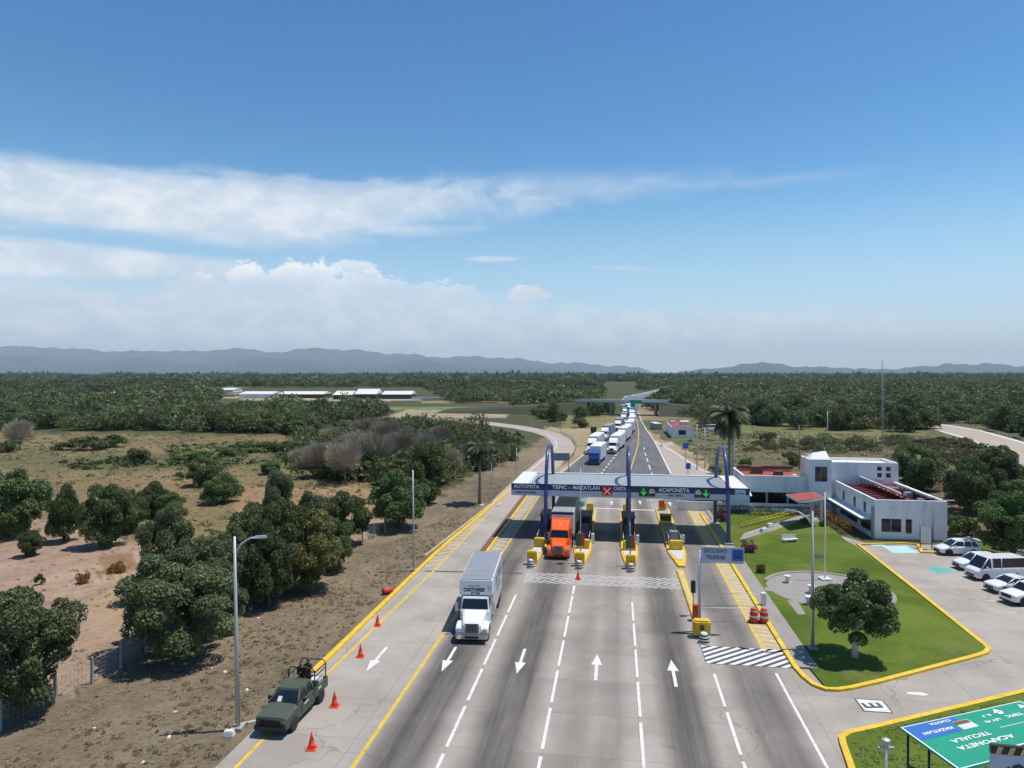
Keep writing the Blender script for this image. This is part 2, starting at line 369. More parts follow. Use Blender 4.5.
def ground():
    rng = np.random.default_rng(3)
    rr = np.concatenate([[0.0], np.geomspace(8, 33000, 330)]); aa = np.linspace(0, 2*math.pi, 361)[:-1]
    # finer in the viewed sector
    aa = np.concatenate([np.linspace(-50, 50, 420), np.linspace(50, 310, 60)[1:-1]])*math.pi/180
    R, A = np.meshgrid(rr, aa, indexing='ij'); X = R*np.sin(A); Y = R*np.cos(A)
    nx, ny = X.shape; V = np.stack([X, Y, np.zeros_like(X)], -1).reshape(-1, 3)
    i, j = np.meshgrid(np.arange(nx-1), np.arange(ny), indexing='ij'); jj = (j+1) % ny
    Fc = np.stack([i*ny+j, (i+1)*ny+j, (i+1)*ny+jj, i*ny+jj], -1).reshape(-1, 4)[:, ::-1]
    me = bpy.data.meshes.new('ground'); me.vertices.add(len(V)); me.vertices.foreach_set('co', V.ravel())
    me.loops.add(len(Fc)*4); me.loops.foreach_set('vertex_index', Fc.ravel().astype(np.int32))
    me.polygons.add(len(Fc)); me.polygons.foreach_set('loop_start', np.arange(0, len(Fc)*4, 4)); me.update(calc_edges=True)
    Yc = np.maximum(V[:, 1], 4); px = 512+V[:, 0]/Yc*F; py = HZ+HC*F/Yc
    dist = np.hypot(V[:, 0], V[:, 1])
    col = np.tile(np.array([.075, .080, .042]), (len(V), 1))
    def reg(poly, c, jit=1.0, rr=0):
        jx = (rng.normal(0, .35, len(V))+np.sin(V[:, 0]*.31+V[:, 1]*.17)+np.sin(V[:, 1]*.47+1)*.7)*jit*(py-HZ)/32; jy = (rng.normal(0, .35, len(V))+np.sin(V[:, 0]*.43+2)+np.cos(V[:, 1]*.29-V[:, 0]*.2)*.7)*jit*(py-HZ)/70
        k = inside(px+jx, py+jy, poly) & (V[:, 1] > 4); col[k] = c
    verge = (.185, .148, .100)
    reg([(-900, 2400), (-250, 800), (60, 700), (200, 620), (330, 560), (480, 470), (560, 430), (600, 420), (640, 420), (760, 2400)], verge)
    reg([(640, 415), (1100, 415), (1300, 480), (1300, 2400), (640, 2400)], (.12, .125, .06))
    reg([(-200, 520), (60, 512), (130, 540), (185, 535), (215, 560), (330, 505), (380, 515), (400, 490), (420, 500), (330, 560), (200, 620), (60, 702), (-300, 830)], (.315, .222, .160))
    reg([(-300, 431), (330, 436), (440, 462), (440, 480), (330, 505), (215, 545), (130, 540), (60, 516), (-200, 524)], (.170, .138, .064))
    reg([(-300, 455), (300, 452), (340, 462), (300, 470), (-300, 475)], (.105, .105, .048), 2)
    reg([(230, 486), (380, 488), (420, 500), (330, 520), (230, 520)], (.29, .19, .10), 1.2)
    reg([(60, 480), (210, 470), (230, 500), (120, 520), (60, 505)], (.20, .145, .075), 2)
    reg([(70, 598), (150, 570), (190, 585), (120, 640)], (.30, .215, .13), 1)
    reg([(90, 560), (130, 556), (140, 568), (95, 575)], (.22, .14, .08), 1)
    reg([(740, 426), (930, 432), (900, 442), (740, 440)], (.155, .155, .068), 1)
    reg([(740, 440), (980, 440), (960, 455), (740, 452)], (.14, .12, .075), 2)
    reg([(690, 440), (930, 455), (920, 470), (710, 478), (690, 462)], (.125, .125, .058), 1)
    reg([(640, 425), (662, 438), (700, 455), (715, 472), (655, 474), (650, 450)], (.33, .245, .16), 1)
    reg([(545, 428), (625, 428), (612, 448), (585, 470), (545, 480), (560, 450)], (.30, .235, .14), .8)
    reg([(565, 414), (625, 416), (622, 428), (560, 428)], (.19, .18, .085), .8)
    reg([(620, 404), (700, 404), (700, 420), (640, 420)], (.24, .19, .12), .8)
    reg([(420, 407), (512, 412), (505, 418), (380, 418)], (.30, .25, .17), .6)
    reg([(900, 470), (1060, 470), (1060, 560), (960, 560), (940, 500)], (.16, .11, .07), 1)
    # far strips of fields
    for (x0, x1, ya, yb, c) in ((240, 420, 398, 400.5, (.34, .28, .2)), (420, 560, 401, 403, (.22, .2, .1)), (0, 200, 404, 406, (.2, .17, .1)), (300, 480, 407, 410, (.16, .19, .07)), (455, 520, 391, 392.5, (.3, .26, .18)), (700, 800, 406, 409, (.22, .19, .12))):
        reg([(x0, ya), (x1, ya), (x1, yb), (x0, yb)], c, .2)
    for q_, c_ in FIELDS: reg(q_, c_, .15)
    k = dist > 650; f = np.clip((dist-800)/2600, 0, 1)[:, None]
    col = np.where(k[:, None], col*(1-f) + np.array([.060, .074, .036])*f, col)
    at = me.color_attributes.new('region', 'FLOAT_COLOR', 'POINT')
    at.data.foreach_set('color', np.concatenate([col, np.ones((len(V), 1))], 1).ravel())
    m, t, b = mat('soil'); a = t.add('ShaderNodeAttribute', attribute_name='region').outputs['Color']
    co = t.add('ShaderNodeTexCoord').outputs['Object']
    n1 = t.noise(co, .045, 6, .62, .5); n2 = t.noise(t.scale(co, (1.4, .8, 1)), .42, 6, .7); n3 = t.noise(co, 3.2, 4, .7)
    k = t.m('ADD', t.m('ADD', t.m('MULTIPLY', n1, .9), t.m('MULTIPLY', n2, .75)), t.m('MULTIPLY', n3, .55))
    k = t.rng(k, .80, 1.45, .50, 1.55, False)
    c = t.mix(1.0, a, c4(1)); sc = t.add('ShaderNodeVectorMath', operation='SCALE'); t.put(sc.inputs[0], a); t.put(sc.inputs['Scale'], k)
    tuft = t.rng(t.noise(t.scale(co, (1, 1.1, 1)), .9, 5, .75), .56, .68)
    c = t.mix(t.m('MULTIPLY', tuft, .55), sc.outputs[0], t.mix(.5, a, c4((.055, .055, .025)), 'MIX'))
    pale = t.rng(t.noise(co, .16, 6, .7, 1), .58, .75)
    c = t.mix(t.m('MULTIPLY', pale, .35), c, c4((.34, .27, .18)))
    t.put(b.inputs['Base Color'], c); b.inputs['Roughness'].default_value = 1; b.inputs['Specular IOR Level'].default_value = .1
    bp = t.add('ShaderNodeBump'); bp.inputs['Strength'].default_value = .9; bp.inputs['Distance'].default_value = .2
    t.put(bp.inputs['Height'], t.m('ADD', n2, t.m('MULTIPLY', n3, .5))); t.put(b.inputs['Normal'], bp.outputs[0])
    me.materials.append(m); tag(link('ground', me), kind='structure')
ground()

def plaza_mat(name, bands):
    m, t, b = mat(name); co = t.add('ShaderNodeTexCoord').outputs['Object']
    sp = t.add('ShaderNodeSeparateXYZ'); t.put(sp.inputs[0], co); x, y, z = sp.outputs
    base = t.mix(t.rng(t.noise(co, .22, 6, .62, .6), .3, .7), c4((.30, .268, .232)), c4((.385, .350, .308)))
    # slabs of slightly different age
    sx = t.m('FLOOR', t.m('DIVIDE', x, 5.2)); sy = t.m('FLOOR', t.m('DIVIDE', y, 4.6))
    cb = t.add('ShaderNodeCombineXYZ'); t.put(cb.inputs[0], sx); t.put(cb.inputs[1], sy)
    wn = t.add('ShaderNodeTexWhiteNoise', noise_dimensions='2D'); t.put(wn.inputs['Vector'], cb.outputs[0])
    sc = t.add('ShaderNodeVectorMath', operation='SCALE'); t.put(sc.inputs[0], base); t.put(sc.inputs['Scale'], t.rng(wn.outputs[0], 0, 1, .93, 1.06, False))
    c = sc.outputs[0]
    if bands:
        wob = t.m('MULTIPLY', t.m('SUBTRACT', t.noise(t.scale(co, (.15, .05, 1)), 1, 3), .5), 1.1)
        xx = t.m('ADD', x, wob)
        d = t.ramp(t.rng(xx, -20, 16, 0, 1, False), [((p+20)/36, v) for p, v in bands])
        streak = t.noise(t.scale(co, (2.6, .03, 1)), 1, 6, .65); streak2 = t.noise(t.scale(co, (9, .12, 1)), 1, 4, .6)
        pat = t.noise(t.scale(co, (.35, .07, 1)), 1, 4, .6)
        k = t.m('MULTIPLY', d, t.rng(streak, .25, .6, .8, 1.0, False)); k = t.m('MULTIPLY', k, t.rng(pat, .28, .6, .72, 1.05, False))
        k = t.m('MULTIPLY', k, t.rng(streak2, .3, .6, .86, 1.0, False), clamp=True)
        c = t.mix(k, c, c4((.058, .054, .050)))
    if bands:
        bl = t.m('MULTIPLY', t.rng(t.m('ABSOLUTE', t.m('SUBTRACT', xx, 8.7)), .75, .1), t.rng(t.noise(t.scale(co, (1.2, .25, 1)), 1, 6, .7), .50, .66))
        c = t.mix(t.m('MULTIPLY', bl, .6), c, c4((.10, .14, .19)))
        pl = t.rng(t.noise(t.scale(co, (.9, .10, 1)), 1, 7, .7), .62, .75); c = t.mix(t.m('MULTIPLY', pl, .25), c, c4((.46, .43, .39)))
    # transverse joints and cracks
    fy = t.m('ABSOLUTE', t.m('SUBTRACT', t.m('FRACT', t.m('DIVIDE', y, 4.6)), .5))
    j = t.m('GREATER_THAN', fy, .4935)
    fx = t.m('ABSOLUTE', t.m('SUBTRACT', t.m('FRACT', t.m('DIVIDE', t.m('ADD', x, 9.0), 5.15)), .5)); j2 = t.m('GREATER_THAN', fx, .4945)
    c = t.mix(t.m('MULTIPLY', t.m('MAXIMUM', j, j2), .38), c, c4((.12, .11, .10)))
    vo = t.add('ShaderNodeTexVoronoi', feature='DISTANCE_TO_EDGE'); wv = t.add('ShaderNodeVectorMath', operation='ADD')
    nz = t.add('ShaderNodeTexNoise'); t.put(nz.inputs['Vector'], co); nz.inputs['Scale'].default_value = .5; nz.inputs['Detail'].default_value = 5
    ns = t.add('ShaderNodeVectorMath', operation='SCALE'); t.put(ns.inputs[0], nz.outputs['Color']); ns.inputs['Scale'].default_value = 3.0
    t.put(wv.inputs[0], co); t.put(wv.inputs[1], ns.outputs[0]); t.put(vo.inputs['Vector'], wv.outputs[0]); vo.inputs['Scale'].default_value = .10
    crk = t.m('MULTIPLY', t.m('LESS_THAN', vo.outputs['Distance'], .0045), t.rng(t.noise(co, .07, 2), .48, .55))
    c = t.mix(t.m('MULTIPLY', crk, .4), c, c4((.10, .09, .08)))
    sp_ = t.rng(t.noise(co, 1.3, 5, .7), .68, .78)
    c = t.mix(t.m('MULTIPLY', sp_, .3), c, c4((.13, .12, .11)))
    big = t.rng(t.noise(co, .09, 5, .65, .8), .52, .72)
    c = t.mix(t.m('MULTIPLY', big, .22), c, c4((.20, .18, .16)))
    t.put(b.inputs['Base Color'], c); b.inputs['Roughness'].default_value = .85; b.inputs['Specular IOR Level'].default_value = .25
    return m
BANDS = [(-20, 0), (-13.9, .02), (-13.2, .12), (-12.5, .72), (-11.8, 1.0), (-10.9, .88), (-10.2, .95), (-9.6, .4), (-9.0, .06), (-8.3, .2), (-7.5, .76), (-6.9, 1.0), (-6.2, .95),
         (-5.5, .92), (-4.9, .45), (-4.2, .06), (-3.6, .06), (-2.8, .34), (-2.2, .42), (-1.3, .22), (-.6, .42), (0.1, .48), (.8, .12), (1.5, .02), (2.2, .12), (2.9, .7), (3.7, .92), (4.5, .84), (5.2, .35), (6.0, .05), (7.0, .12)]
BANDS = [q for q in BANDS if q[0] < 4 and q[0] != -3.6] + [(4.7, .84), (5.6, .1), (7.0, .1), (8.0, .72), (9.7, .72), (11.0, .03)]
plaza_mat('plaza_lanes', BANDS); plaza_mat('plaza_plain', None)
def road_obj(name, mb, mats, z=0, kind='structure'):
    o = mb.build(name, mats); o.rotation_euler = (0, 0, -RA); o.location = (0, 0, z); return tag(o, kind=kind)
def L(p): s, t = ST(p); return (t, s)           # world point -> road frame xy
def LP(pts, z=0): return [L(G(x, y, z)) for x, y in pts]
m = MB(); m.sheet([(-20.2, -30), (12.6, -30), (12.6, 119), (-18.0, 119), (-18.0, 108), (-18.9, 100), (-20.2, 84)]); road_obj('toll_plaza', m, M['plaza_lanes'], .012)
lot = [(12.6, -30), (75, -30), (75, 60)] + [L(G(1130, 600)), L(G(1045, 572)), L(G(985, 553)), L(G(952, 545)), L(G(870, 544)), (26, 95), (12.6, 112)]
m = MB(); m.sheet(lot); road_obj('parking_lot', m, M['plaza_plain'], .010)
# asphalt of the open road beyond the plaza
m_, t, b = mat('asphalt'); co = t.add('ShaderNodeTexCoord').outputs['Object']
c = t.mix(t.rng(t.noise(t.scale(co, (.6, .06, 1)), 1, 5, .6), .3, .7), c4((.085, .085, .088)), c4((.135, .133, .13)))
t.put(b.inputs['Base Color'], c); b.inputs['Roughness'].default_value = .85
far = [(553, 480), (572, 466), (586, 453), (603, 440), (615, 430), (622, 420), (625, 412), (626, 406), (624, 402), (628, 399), (640, 395.5), (655, 392), (672, 389), (674, 390.5), (664, 393), (652, 396.5), (644, 400), (639, 404), (638, 409), (641.5, 420), (646, 430), (654.5, 442), (671, 474), (674, 482)]
m = MB(); m.sheet(LP(far)[::-1]); m.sheet([(-13.5, 118.5), (13, 118.5)] + LP([(674, 482), (553, 480)])[::1]); road_obj('far_road', m, M['asphalt'], .02)
m = MB(); m.sheet(LP([(654.5, 441.5), (656, 440.5), (672, 449), (704, 470), (735, 482), (676, 483), (671, 474)])); road_obj('merging_lane', m, M['beige_road'], .028)
acc = [(480, 515), (496, 497), (513, 481), (529, 468), (546, 454), (552, 447), (551, 442), (546, 437), (533, 432.5), (512, 428.2), (470, 422.6), (440, 421), (400, 420.3), (400, 418.3), (440, 418.8), (475, 420.2), (512, 424.6), (530, 427), (546, 430.3), (561, 434.3), (571, 440), (575, 447), (572, 455), (562, 464), (548, 476), (535, 488), (521, 503), (514, 515)]
m = MB(); m.sheet(LP(acc)); road_obj('access_road', m, M['beige_road'], .024)
hw = [(925, 421.5), (936, 423.5), (958, 426), (980, 430), (1005, 436.5), (1030, 444), (1080, 462), (1160, 500), (1160, 560), (1085, 520), (1024, 474), (1008, 461), (985, 446), (962, 438), (945, 433.5), (930, 428), (915, 424)]
m = MB(); m.sheet(LP(hw)); road_obj('curved_highway', m, M['beige_road'], .024)

# painted markings --------------------------------------------------
lw, ly, fy_, fw, lb = MB(), MB(), MB(), MB(), MB()
def seg(mb, t0, s0, t1, s1, w): mb.strip([(t0, s0), (t1, s1)], w)
for tt, first in ((-9.0, 20.5), (-3.9, 21), (1.4, 20), (6.5, 22)):
    s = first
    while s < 60 + (2 if tt < 2 else -14):
        seg(lw, tt, s, tt, s+4.7, .18); s += 5.4

seg(lw, 10.8, -20, 10.6, 49, .17); seg(lw, -3.9, 64.0, -3.9, 66.6, .2)
seg(ly, -13.5, -20, -13.15, 62, .24); seg(ly, -19.2, -20, -19.15, 45, .24); seg(ly, -19.1, 45, -18.35, 71, .24)
seg(ly, -18.35, 71, -18.1, 112, .22)
for k in range(16):                              # hatching on the left shoulder
    s = 71+k*1.7; seg(fy_, -19.75, s, -18.45, s+1.2, .28)
for k in range(26): s = 70+k*1.8; seg(fy_, -14.15, s+.9, -12.75, s, .32)
seg(ly, -12.65, 69, -12.55, 118, .2)
for k in range(58): s = 53.3+k*.92; seg(fy_, 10.75, s, 11.95, s-.35, .34)
seg(ly, 10.6, 52.8, 10.6, 108, .25)
# rumble bars before the islands and at the right lane
def clip_t(q, lo, hi):
    for lim, sg in ((lo, 1), (hi, -1)):
        out = []
        for i in range(len(q)):
            a, b2 = q[i-1], q[i]; ia, ib = (a[0]-lim)*sg >= 0, (b2[0]-lim)*sg >= 0
            if ia != ib: f = (lim-a[0])/(b2[0]-a[0]); out.append((lim, a[1]+(b2[1]-a[1])*f))
            if ib: out.append(b2)
        q = out
        if len(q) < 3: return None
    return q
def stripes(mb, lo, hi, sa, sb, lean, wd, step):
    t0 = lo-lean
    while t0 < hi:
        q = clip_t([(t0, sa), (t0+wd, sa), (t0+wd+lean, sb), (t0+lean, sb)], lo, hi)
        if q: mb.sheet(q)
        t0 += step
for r in range(3): stripes(fw, -8.9, 6.2, 66.9+r*1.2, 68.0+r*1.2, 1.5 if r % 2 == 0 else 1.2, .36, .72)
stripes(lw, 6.2, 12.0, 50.0, 53.2, 3.7, .46, .86)
m9 = MB(); m9.sheet([(10.55, 53.26), (12.05, 53.26), (12.05, 107), (10.55, 107)]); road_obj('gore_paint', m9, M['beige_paint'], .0145)
m9 = MB(); m9.sheet([(6.15, 49.95), (12.05, 49.95), (12.05, 53.25), (6.15, 53.25)]); road_obj('crossing_base', m9, M['line_black'], .0165)
def arrow(mb, px, py, dr, ln=4.3, rot=0):
    x, y = L(G(px, py)); a = math.cos(rot); b_ = math.sin(rot)
    T_ = lambda u, v: (x+u*a-v*b_, y+u*b_+v*a)
    h = ln/2
    mb.sheet([T_(-.11, -h*dr), T_(.11, -h*dr), T_(.11, .3*dr), T_(-.11, .3*dr)][::int(dr)])
    mb.sheet([T_(-.38, .3*dr), T_(.38, .3*dr), T_(0, h*dr)][::int(dr)])
for a in ((377, 659, -1), (449, 659, -1), (521, 661, -1), (596.5, 667, 1), (673.5, 673, 1)): arrow(lw, *a)
for a in ((611.5, 503), (640, 502.5), (670, 504)): arrow(lw, *a, 1, 3.4)
x9, y9 = L(G(916.5, 693.8)); lw.sheet([(x9-.6, y9-.16), (x9+.35, y9-.3), (x9+.75, y9), (x9+.3, y9+.22), (x9-.55, y9+.1)])
lw.strip(LP([(575, 507.5), (655, 510.5)]), .5)
# E box
cx, cyy = L(G(873.5, 706))
lw.box(cx-.75, cx+.75, cyy-.75, cyy+.75, -.001, .0); lb.strip([(cx-.8, cyy-.8), (cx+.8, cyy-.8), (cx+.8, cyy+.8), (cx-.8, cyy+.8), (cx-.8, cyy-.8)], .1)
tm = MB(); text_mb(tm, 'E', 1.5, (cx, cyy, .004), (-.2, 1, 0), (-1, -.2, 0), 1, .03)
# far road lines
def fl(mb, pts, w, z=.0): mb.strip(LP(pts), w, z)
FZ = .03
fl(lw, [(671, 474), (655, 442), (646.5, 430), (641, 420), (638, 411)], .3, FZ); fl(lw, [(655, 441), (672, 451), (702, 470.5), (720, 477)], .3, FZ)
fl(ly, [(628, 478), (633, 462), (638, 445), (638.7, 432), (637, 420), (634, 411)], .25, FZ)
for a, b2 in (((653, 478), (651.5, 473)), ((650.5, 470), (648.8, 465)), ((648, 462), (646.7, 458.5)), ((646, 456), (645, 453)), ((644.5, 450), (643.8, 447.5))): fl(lw, [a, b2], .25, FZ)
for k in range(9):
    x0, y0 = 601+k*2.4, 474-k*3.0; fl(lw, [(x0, y0), (x0+1.1, y0-1.6)], .3, FZ)
fl(lw, [(560, 473), (586, 453)], .25, FZ)
fl(lw, [(511, 488), (530, 471), (551, 453), (557, 446), (555, 440), (547, 434), (530, 429.5), (512, 426.6)], .25, FZ)
fl(ly, [(930, 425.5), (960, 431), (990, 440), (1024, 455), (1080, 485)], .5, FZ); fl(lw, [(940, 431), (960, 436.6), (985, 445), (1008, 459.5), (1040, 480)], 1.0, FZ); fl(lw, [(934, 423.6), (980, 430.7), (1024, 443), (1060, 457)], 1.3, FZ)
road_obj('white_road_markings', lw, M['line_white'], .024); road_obj('yellow_road_markings', ly, M['line_yellow'], .020)
road_obj('yellow_hatching', fy_, M['faded_yellow'], .0165); road_obj('rumble_markings', fw, M['faded_white'], .0165)
road_obj('black_road_markings', lb, M['line_black'], .021); road_obj('entrance_letter', tm, M['line_black'], .024)
# dark transverse drain and teal parking paint
m = MB(); m.strip([(-19.3, 69.3), (-9.3, 69.9)], .35); m.strip([(6.9, 62.3), (10.4, 62.6)], .12); road_obj('drain_slot', m, M['line_black'], .018)
m = MB(); m.sheet(LP([(882, 546), (906, 546), (920, 553), (893, 553)])); m.sheet(LP([(866, 543), (880, 543), (886, 546), (872, 546)])); road_obj('accessible_bay_paint', m, M['pale_blue_paint'], .016)
m = MB(); c0 = G(940, 570)
pts = []
for k in range(14):
    r = (2.3, .9, 1.5, .8, 2.0, 1.0, 1.6, .7, 2.2, .9, 1.4, 1.0, 1.9, .8)[k]; a = k*2*math.pi/14+.3; pts.append((c0.x+r*math.cos(a)*.9, c0.y+r*math.sin(a)))
m.sheet([L(Vector((x, y, 0))) for x, y in pts]); road_obj('turtle_paint', m, M['teal_paint'], .016)
m = MB()
for (x, y) in ((969, 587), (986, 600), (1003, 612)): m.strip(LP([(x-10, y), (x+14, y+1)]), .18)
road_obj('bay_lines', m, M['faded_yellow'], .016)

# kerbs ------------------------------------------------------------
k1 = MB(); k1.strip([(-20.1, 44.5), (-20.05, 60), (-19.95, 76), (-19.3, 92), (-18.7, 108), (-18.2, 122)], .42, 0, .16); road_obj('left_kerb', k1, M['yellow_paint'])
k1 = MB()
bend = LP([(797, 668), (804, 678), (814, 686), (826, 690.5), (838, 691), (852, 689), (880, 682.5), (980, 656), (986, 653.5), (988.5, 650.5), (985.5, 647), (918, 592.5), (858, 545)])
k1.strip([(12.1, 104), (12.1, 50.0)] + bend[1:], .34, 0, .17); road_obj('lawn_kerb', k1, M['yellow_paint'])
k1 = MB(); k1.strip(LP([(858, 545), (905, 544), (918, 545.5), (922, 553), (942, 554), (950, 548)]), .35, 0, .17); road_obj('building_kerb', k1, M['yellow_paint'])
k1 = MB(); k1.strip(LP([(872, 830), (851, 768), (843, 745), (842, 739), (849, 734.5), (870, 730), (1024, 693), (1200, 650)]), .34, 0, .17); road_obj('verge_kerb', k1, M['yellow_paint'])
k1 = MB(); k1.strip([(-14.4, 69), (-14.4, 118)], .3, 0, .16); road_obj('median_kerb', k1, M['yellow_paint'])
k1 = MB(); k1.box(-15.3, -14.58, 69, 118, 0, .1); road_obj('median_bed', k1, M['brown_planter'])
k1 = MB()
for a, b2 in (((425, 556), (466, 524)), ((466, 524), (497, 499))):
    p, q = L(G(*a)), L(G(*b2)); k1.strip([p, q], .22, 0, .1)
road_obj('drainage_edge', k1, M['faded_yellow'])
k1 = MB(); k1.strip(LP([(1075, 562), (1024, 553), (985, 544), (966, 538)]), .3, 0, .25); road_obj('white_kerb', k1, M['stone_white'])

# lawns ------------------------------------------------------------
m_, t, b = mat('lawn'); co = t.add('ShaderNodeTexCoord').outputs['Object']
n1 = t.noise(co, .13, 5, .6, .6); n2 = t.noise(co, 2.2, 5, .75); n3 = t.noise(co, 14, 2, .6)
c = t.mix(t.rng(n1, .34, .68), c4((.066, .108, .014)), c4((.128, .170, .028)))
c = t.mix(t.m('MULTIPLY', t.rng(n2, .45, .75), .5), c, c4((.075, .11, .02)))
c = t.mix(t.m('MULTIPLY', t.rng(t.noise(co, .3, 5, .7, .5), .54, .72), .7), c, c4((.165, .145, .06)))
t.put(b.inputs['Base Color'], c); b.inputs['Roughness'].default_value = 1; b.inputs['Specular IOR Level'].default_value = .1
bp = t.add('ShaderNodeBump'); bp.inputs['Strength'].default_value = .5; bp.inputs['Distance'].default_value = .05; t.put(bp.inputs['Height'], t.m('ADD', n2, n3)); t.put(b.inputs['Normal'], bp.outputs[0])
lawnA = [(13.6, 99), (13.6, 60), (13.2, 54), (13.0, 50)] + LP([(826, 689), (838, 689.6), (852, 687.6), (880, 681), (979, 654.8), (984, 652.4), (986, 650.3), (983.5, 647.5), (916.5, 594), (857, 547.5), (845, 541), (826, 522), (806, 516), (775, 526), (745, 536)])
m = MB(); m.prism(lawnA[::-1] if False else lawnA, .03, .13); road_obj('lawn', m, M['lawn'])
m = MB(); m.prism(LP([(706, 506), (712, 514), (728, 531), (741, 534), (806, 513.5), (812, 509), (790, 507)]), .03, .12); road_obj('rear_lawn', m, M['lawn'])
m = MB(); m.prism(LP([(874, 830), (853, 768), (845, 745), (844.5, 739.5), (850, 736), (870, 731.5), (1024, 695), (1200, 652), (1400, 830)]), .02, .12); road_obj('corner_lawn', m, M['lawn'])
m = MB(); m.prism(LP([(952, 544), (985, 551), (1045, 570), (1075, 566), (1024, 556), (968, 538), (955, 537)]), .0, .06); road_obj('strip_lawn', m, M['lawn'])
# path, sidewalk and round terrace
cc = L(Vector((29.2, 64.8, 0)))
m = MB(); m.prism([(cc[0]+5.3*math.cos(k*math.pi/24), cc[1]+5.7*math.sin(k*math.pi/24)) for k in range(48)], .02, .145)
m.prism([(13.7, cc[1]-1.2), (cc[0]-4.6, cc[1]-1.2), (cc[0]-4.6, cc[1]-.1), (13.7, cc[1]-.1)], .02, .142)
m.prism(LP([(787, 602), (797, 602), (806, 616), (798, 616)]), .02, .143)
m.prism(LP([(740, 541), (742, 536.5), (775, 525), (806, 513.5), (815, 513), (806, 519), (775, 531)]), .02, .135); road_obj('garden_path', m, M['path_concrete'])
m = MB(); m.strip([(cc[0]+5.4*math.cos(k*math.pi/24-1.3), cc[1]+5.8*math.sin(k*math.pi/24-1.3)) for k in range(32)], .4, .02, .22); road_obj('terrace_kerb', m, M['path_concrete'])
m = MB(); m.box(12.3, 13.6, 50, 99, .02, .14); m.box(13.0, 13.6, 99, 112, .02, .14); road_obj('sidewalk', m, M['path_concrete'])

# mountains ----------------------------------------------------------
def ridge(name, pts, D, depth, col, seed):
    rng = random.Random(seed); m = MB(); xs = []
    x0, x1 = pts[0][0], pts[-1][0]; n = int((x1-x0)/2.2)
    P = []
    for i in range(n+1):
        x = x0+(x1-x0)*i/n
        for j in range(len(pts)-1):
            if pts[j][0] <= x <= pts[j+1][0]: f = (x-pts[j][0])/(pts[j+1][0]-pts[j][0]); f = f*f*(3-2*f); y = pts[j][1]*(1-f)+pts[j+1][1]*f; break
        y += .5*math.sin(x*.31+seed)+.7*math.sin(x*.113+seed*2)+.8*math.sin(x*.047+seed)+rng.uniform(-.4, .4) if D > 10000 else 0
        h = max(5, HC+(HZ-y)/F*D); P.append(((x-512)/F*D, h))
    rows = 9
    for r in range(rows+1):
        f = r/rows
        for i, (X, h) in enumerate(P):
            spur = math.sin(i*.42+math.sin(i*.13)*2+seed)*.5+math.sin(i*.16+seed*3)*.5
            z = h*(1-f)**(1.25+.35*spur) if r < rows else 0
            k = (D-depth*f*(1+.25*spur*f))/D
            m.v.append((X*k, D*k, z))
        m
    nn = len(P)
    for r in range(rows):
        for i in range(nn-1): m.f.append([r*nn+i, (r+1)*nn+i, (r+1)*nn+i+1, r*nn+i+1]); m.mi.append(0); m.smooth.append(True)
    b0 = len(m.v)                                                  # far side, so that the ridge is solid
    for X, h in P: m.v.append((X*1.12, D*1.12, 0))
    for i in range(nn-1): m.f.append([i, i+1, b0+i+1, b0+i]); m.mi.append(0); m.smooth.append(True)
    tag(m.build(name, M[col]), kind='structure')
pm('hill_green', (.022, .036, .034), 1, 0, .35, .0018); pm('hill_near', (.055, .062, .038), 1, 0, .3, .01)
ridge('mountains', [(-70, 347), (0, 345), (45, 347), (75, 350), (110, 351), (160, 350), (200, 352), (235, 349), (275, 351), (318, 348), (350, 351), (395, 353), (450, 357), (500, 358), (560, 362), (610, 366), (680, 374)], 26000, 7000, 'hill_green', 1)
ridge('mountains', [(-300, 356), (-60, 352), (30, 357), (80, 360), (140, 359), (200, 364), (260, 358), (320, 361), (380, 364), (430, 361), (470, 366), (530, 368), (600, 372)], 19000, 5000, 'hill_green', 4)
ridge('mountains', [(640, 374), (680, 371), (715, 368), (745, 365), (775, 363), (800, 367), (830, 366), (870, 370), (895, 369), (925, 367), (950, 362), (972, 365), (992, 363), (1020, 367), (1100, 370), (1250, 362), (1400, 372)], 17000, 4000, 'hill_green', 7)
ridge('hills', [(712, 375), (735, 374.4), (748, 372.6), (757, 371.5), (768, 372.8), (782, 374.4), (800, 375)], 6000, 900, 'hill_near', 2)
ridge('hills', [(80, 375), (105, 373.8), (125, 371.8), (140, 372.4), (165, 374), (190, 375)], 6500, 900, 'hill_near', 5)
ridge('hills', [(-60, 372), (-20, 369), (8, 373), (20, 375)], 6200, 900, 'hill_near', 9)
ridge('hills', [(505, 374.8), (530, 373.3), (548, 372.4), (575, 374), (600, 375)], 8000, 900, 'hill_near', 6)
# air
m = MB(); m.box(-34000, 34000, -34000, 34000, -1, 1290)
m_ = bpy.data.materials.new('air'); m_.use_nodes = True; t = NT(m_.node_tree); t.n.clear()
pv = t.add('ShaderNodeVolumePrincipled'); pv.inputs['Color'].default_value = (.74, .89, 1, 1); pv.inputs['Density'].default_value = 4.2e-5; pv.inputs['Anisotropy'].default_value = 0
t.l.new(pv.outputs[0], t.add('ShaderNodeOutputMaterial').inputs['Volume'])
if HAZE: tag(m.build('haze', m_), kind='stuff')
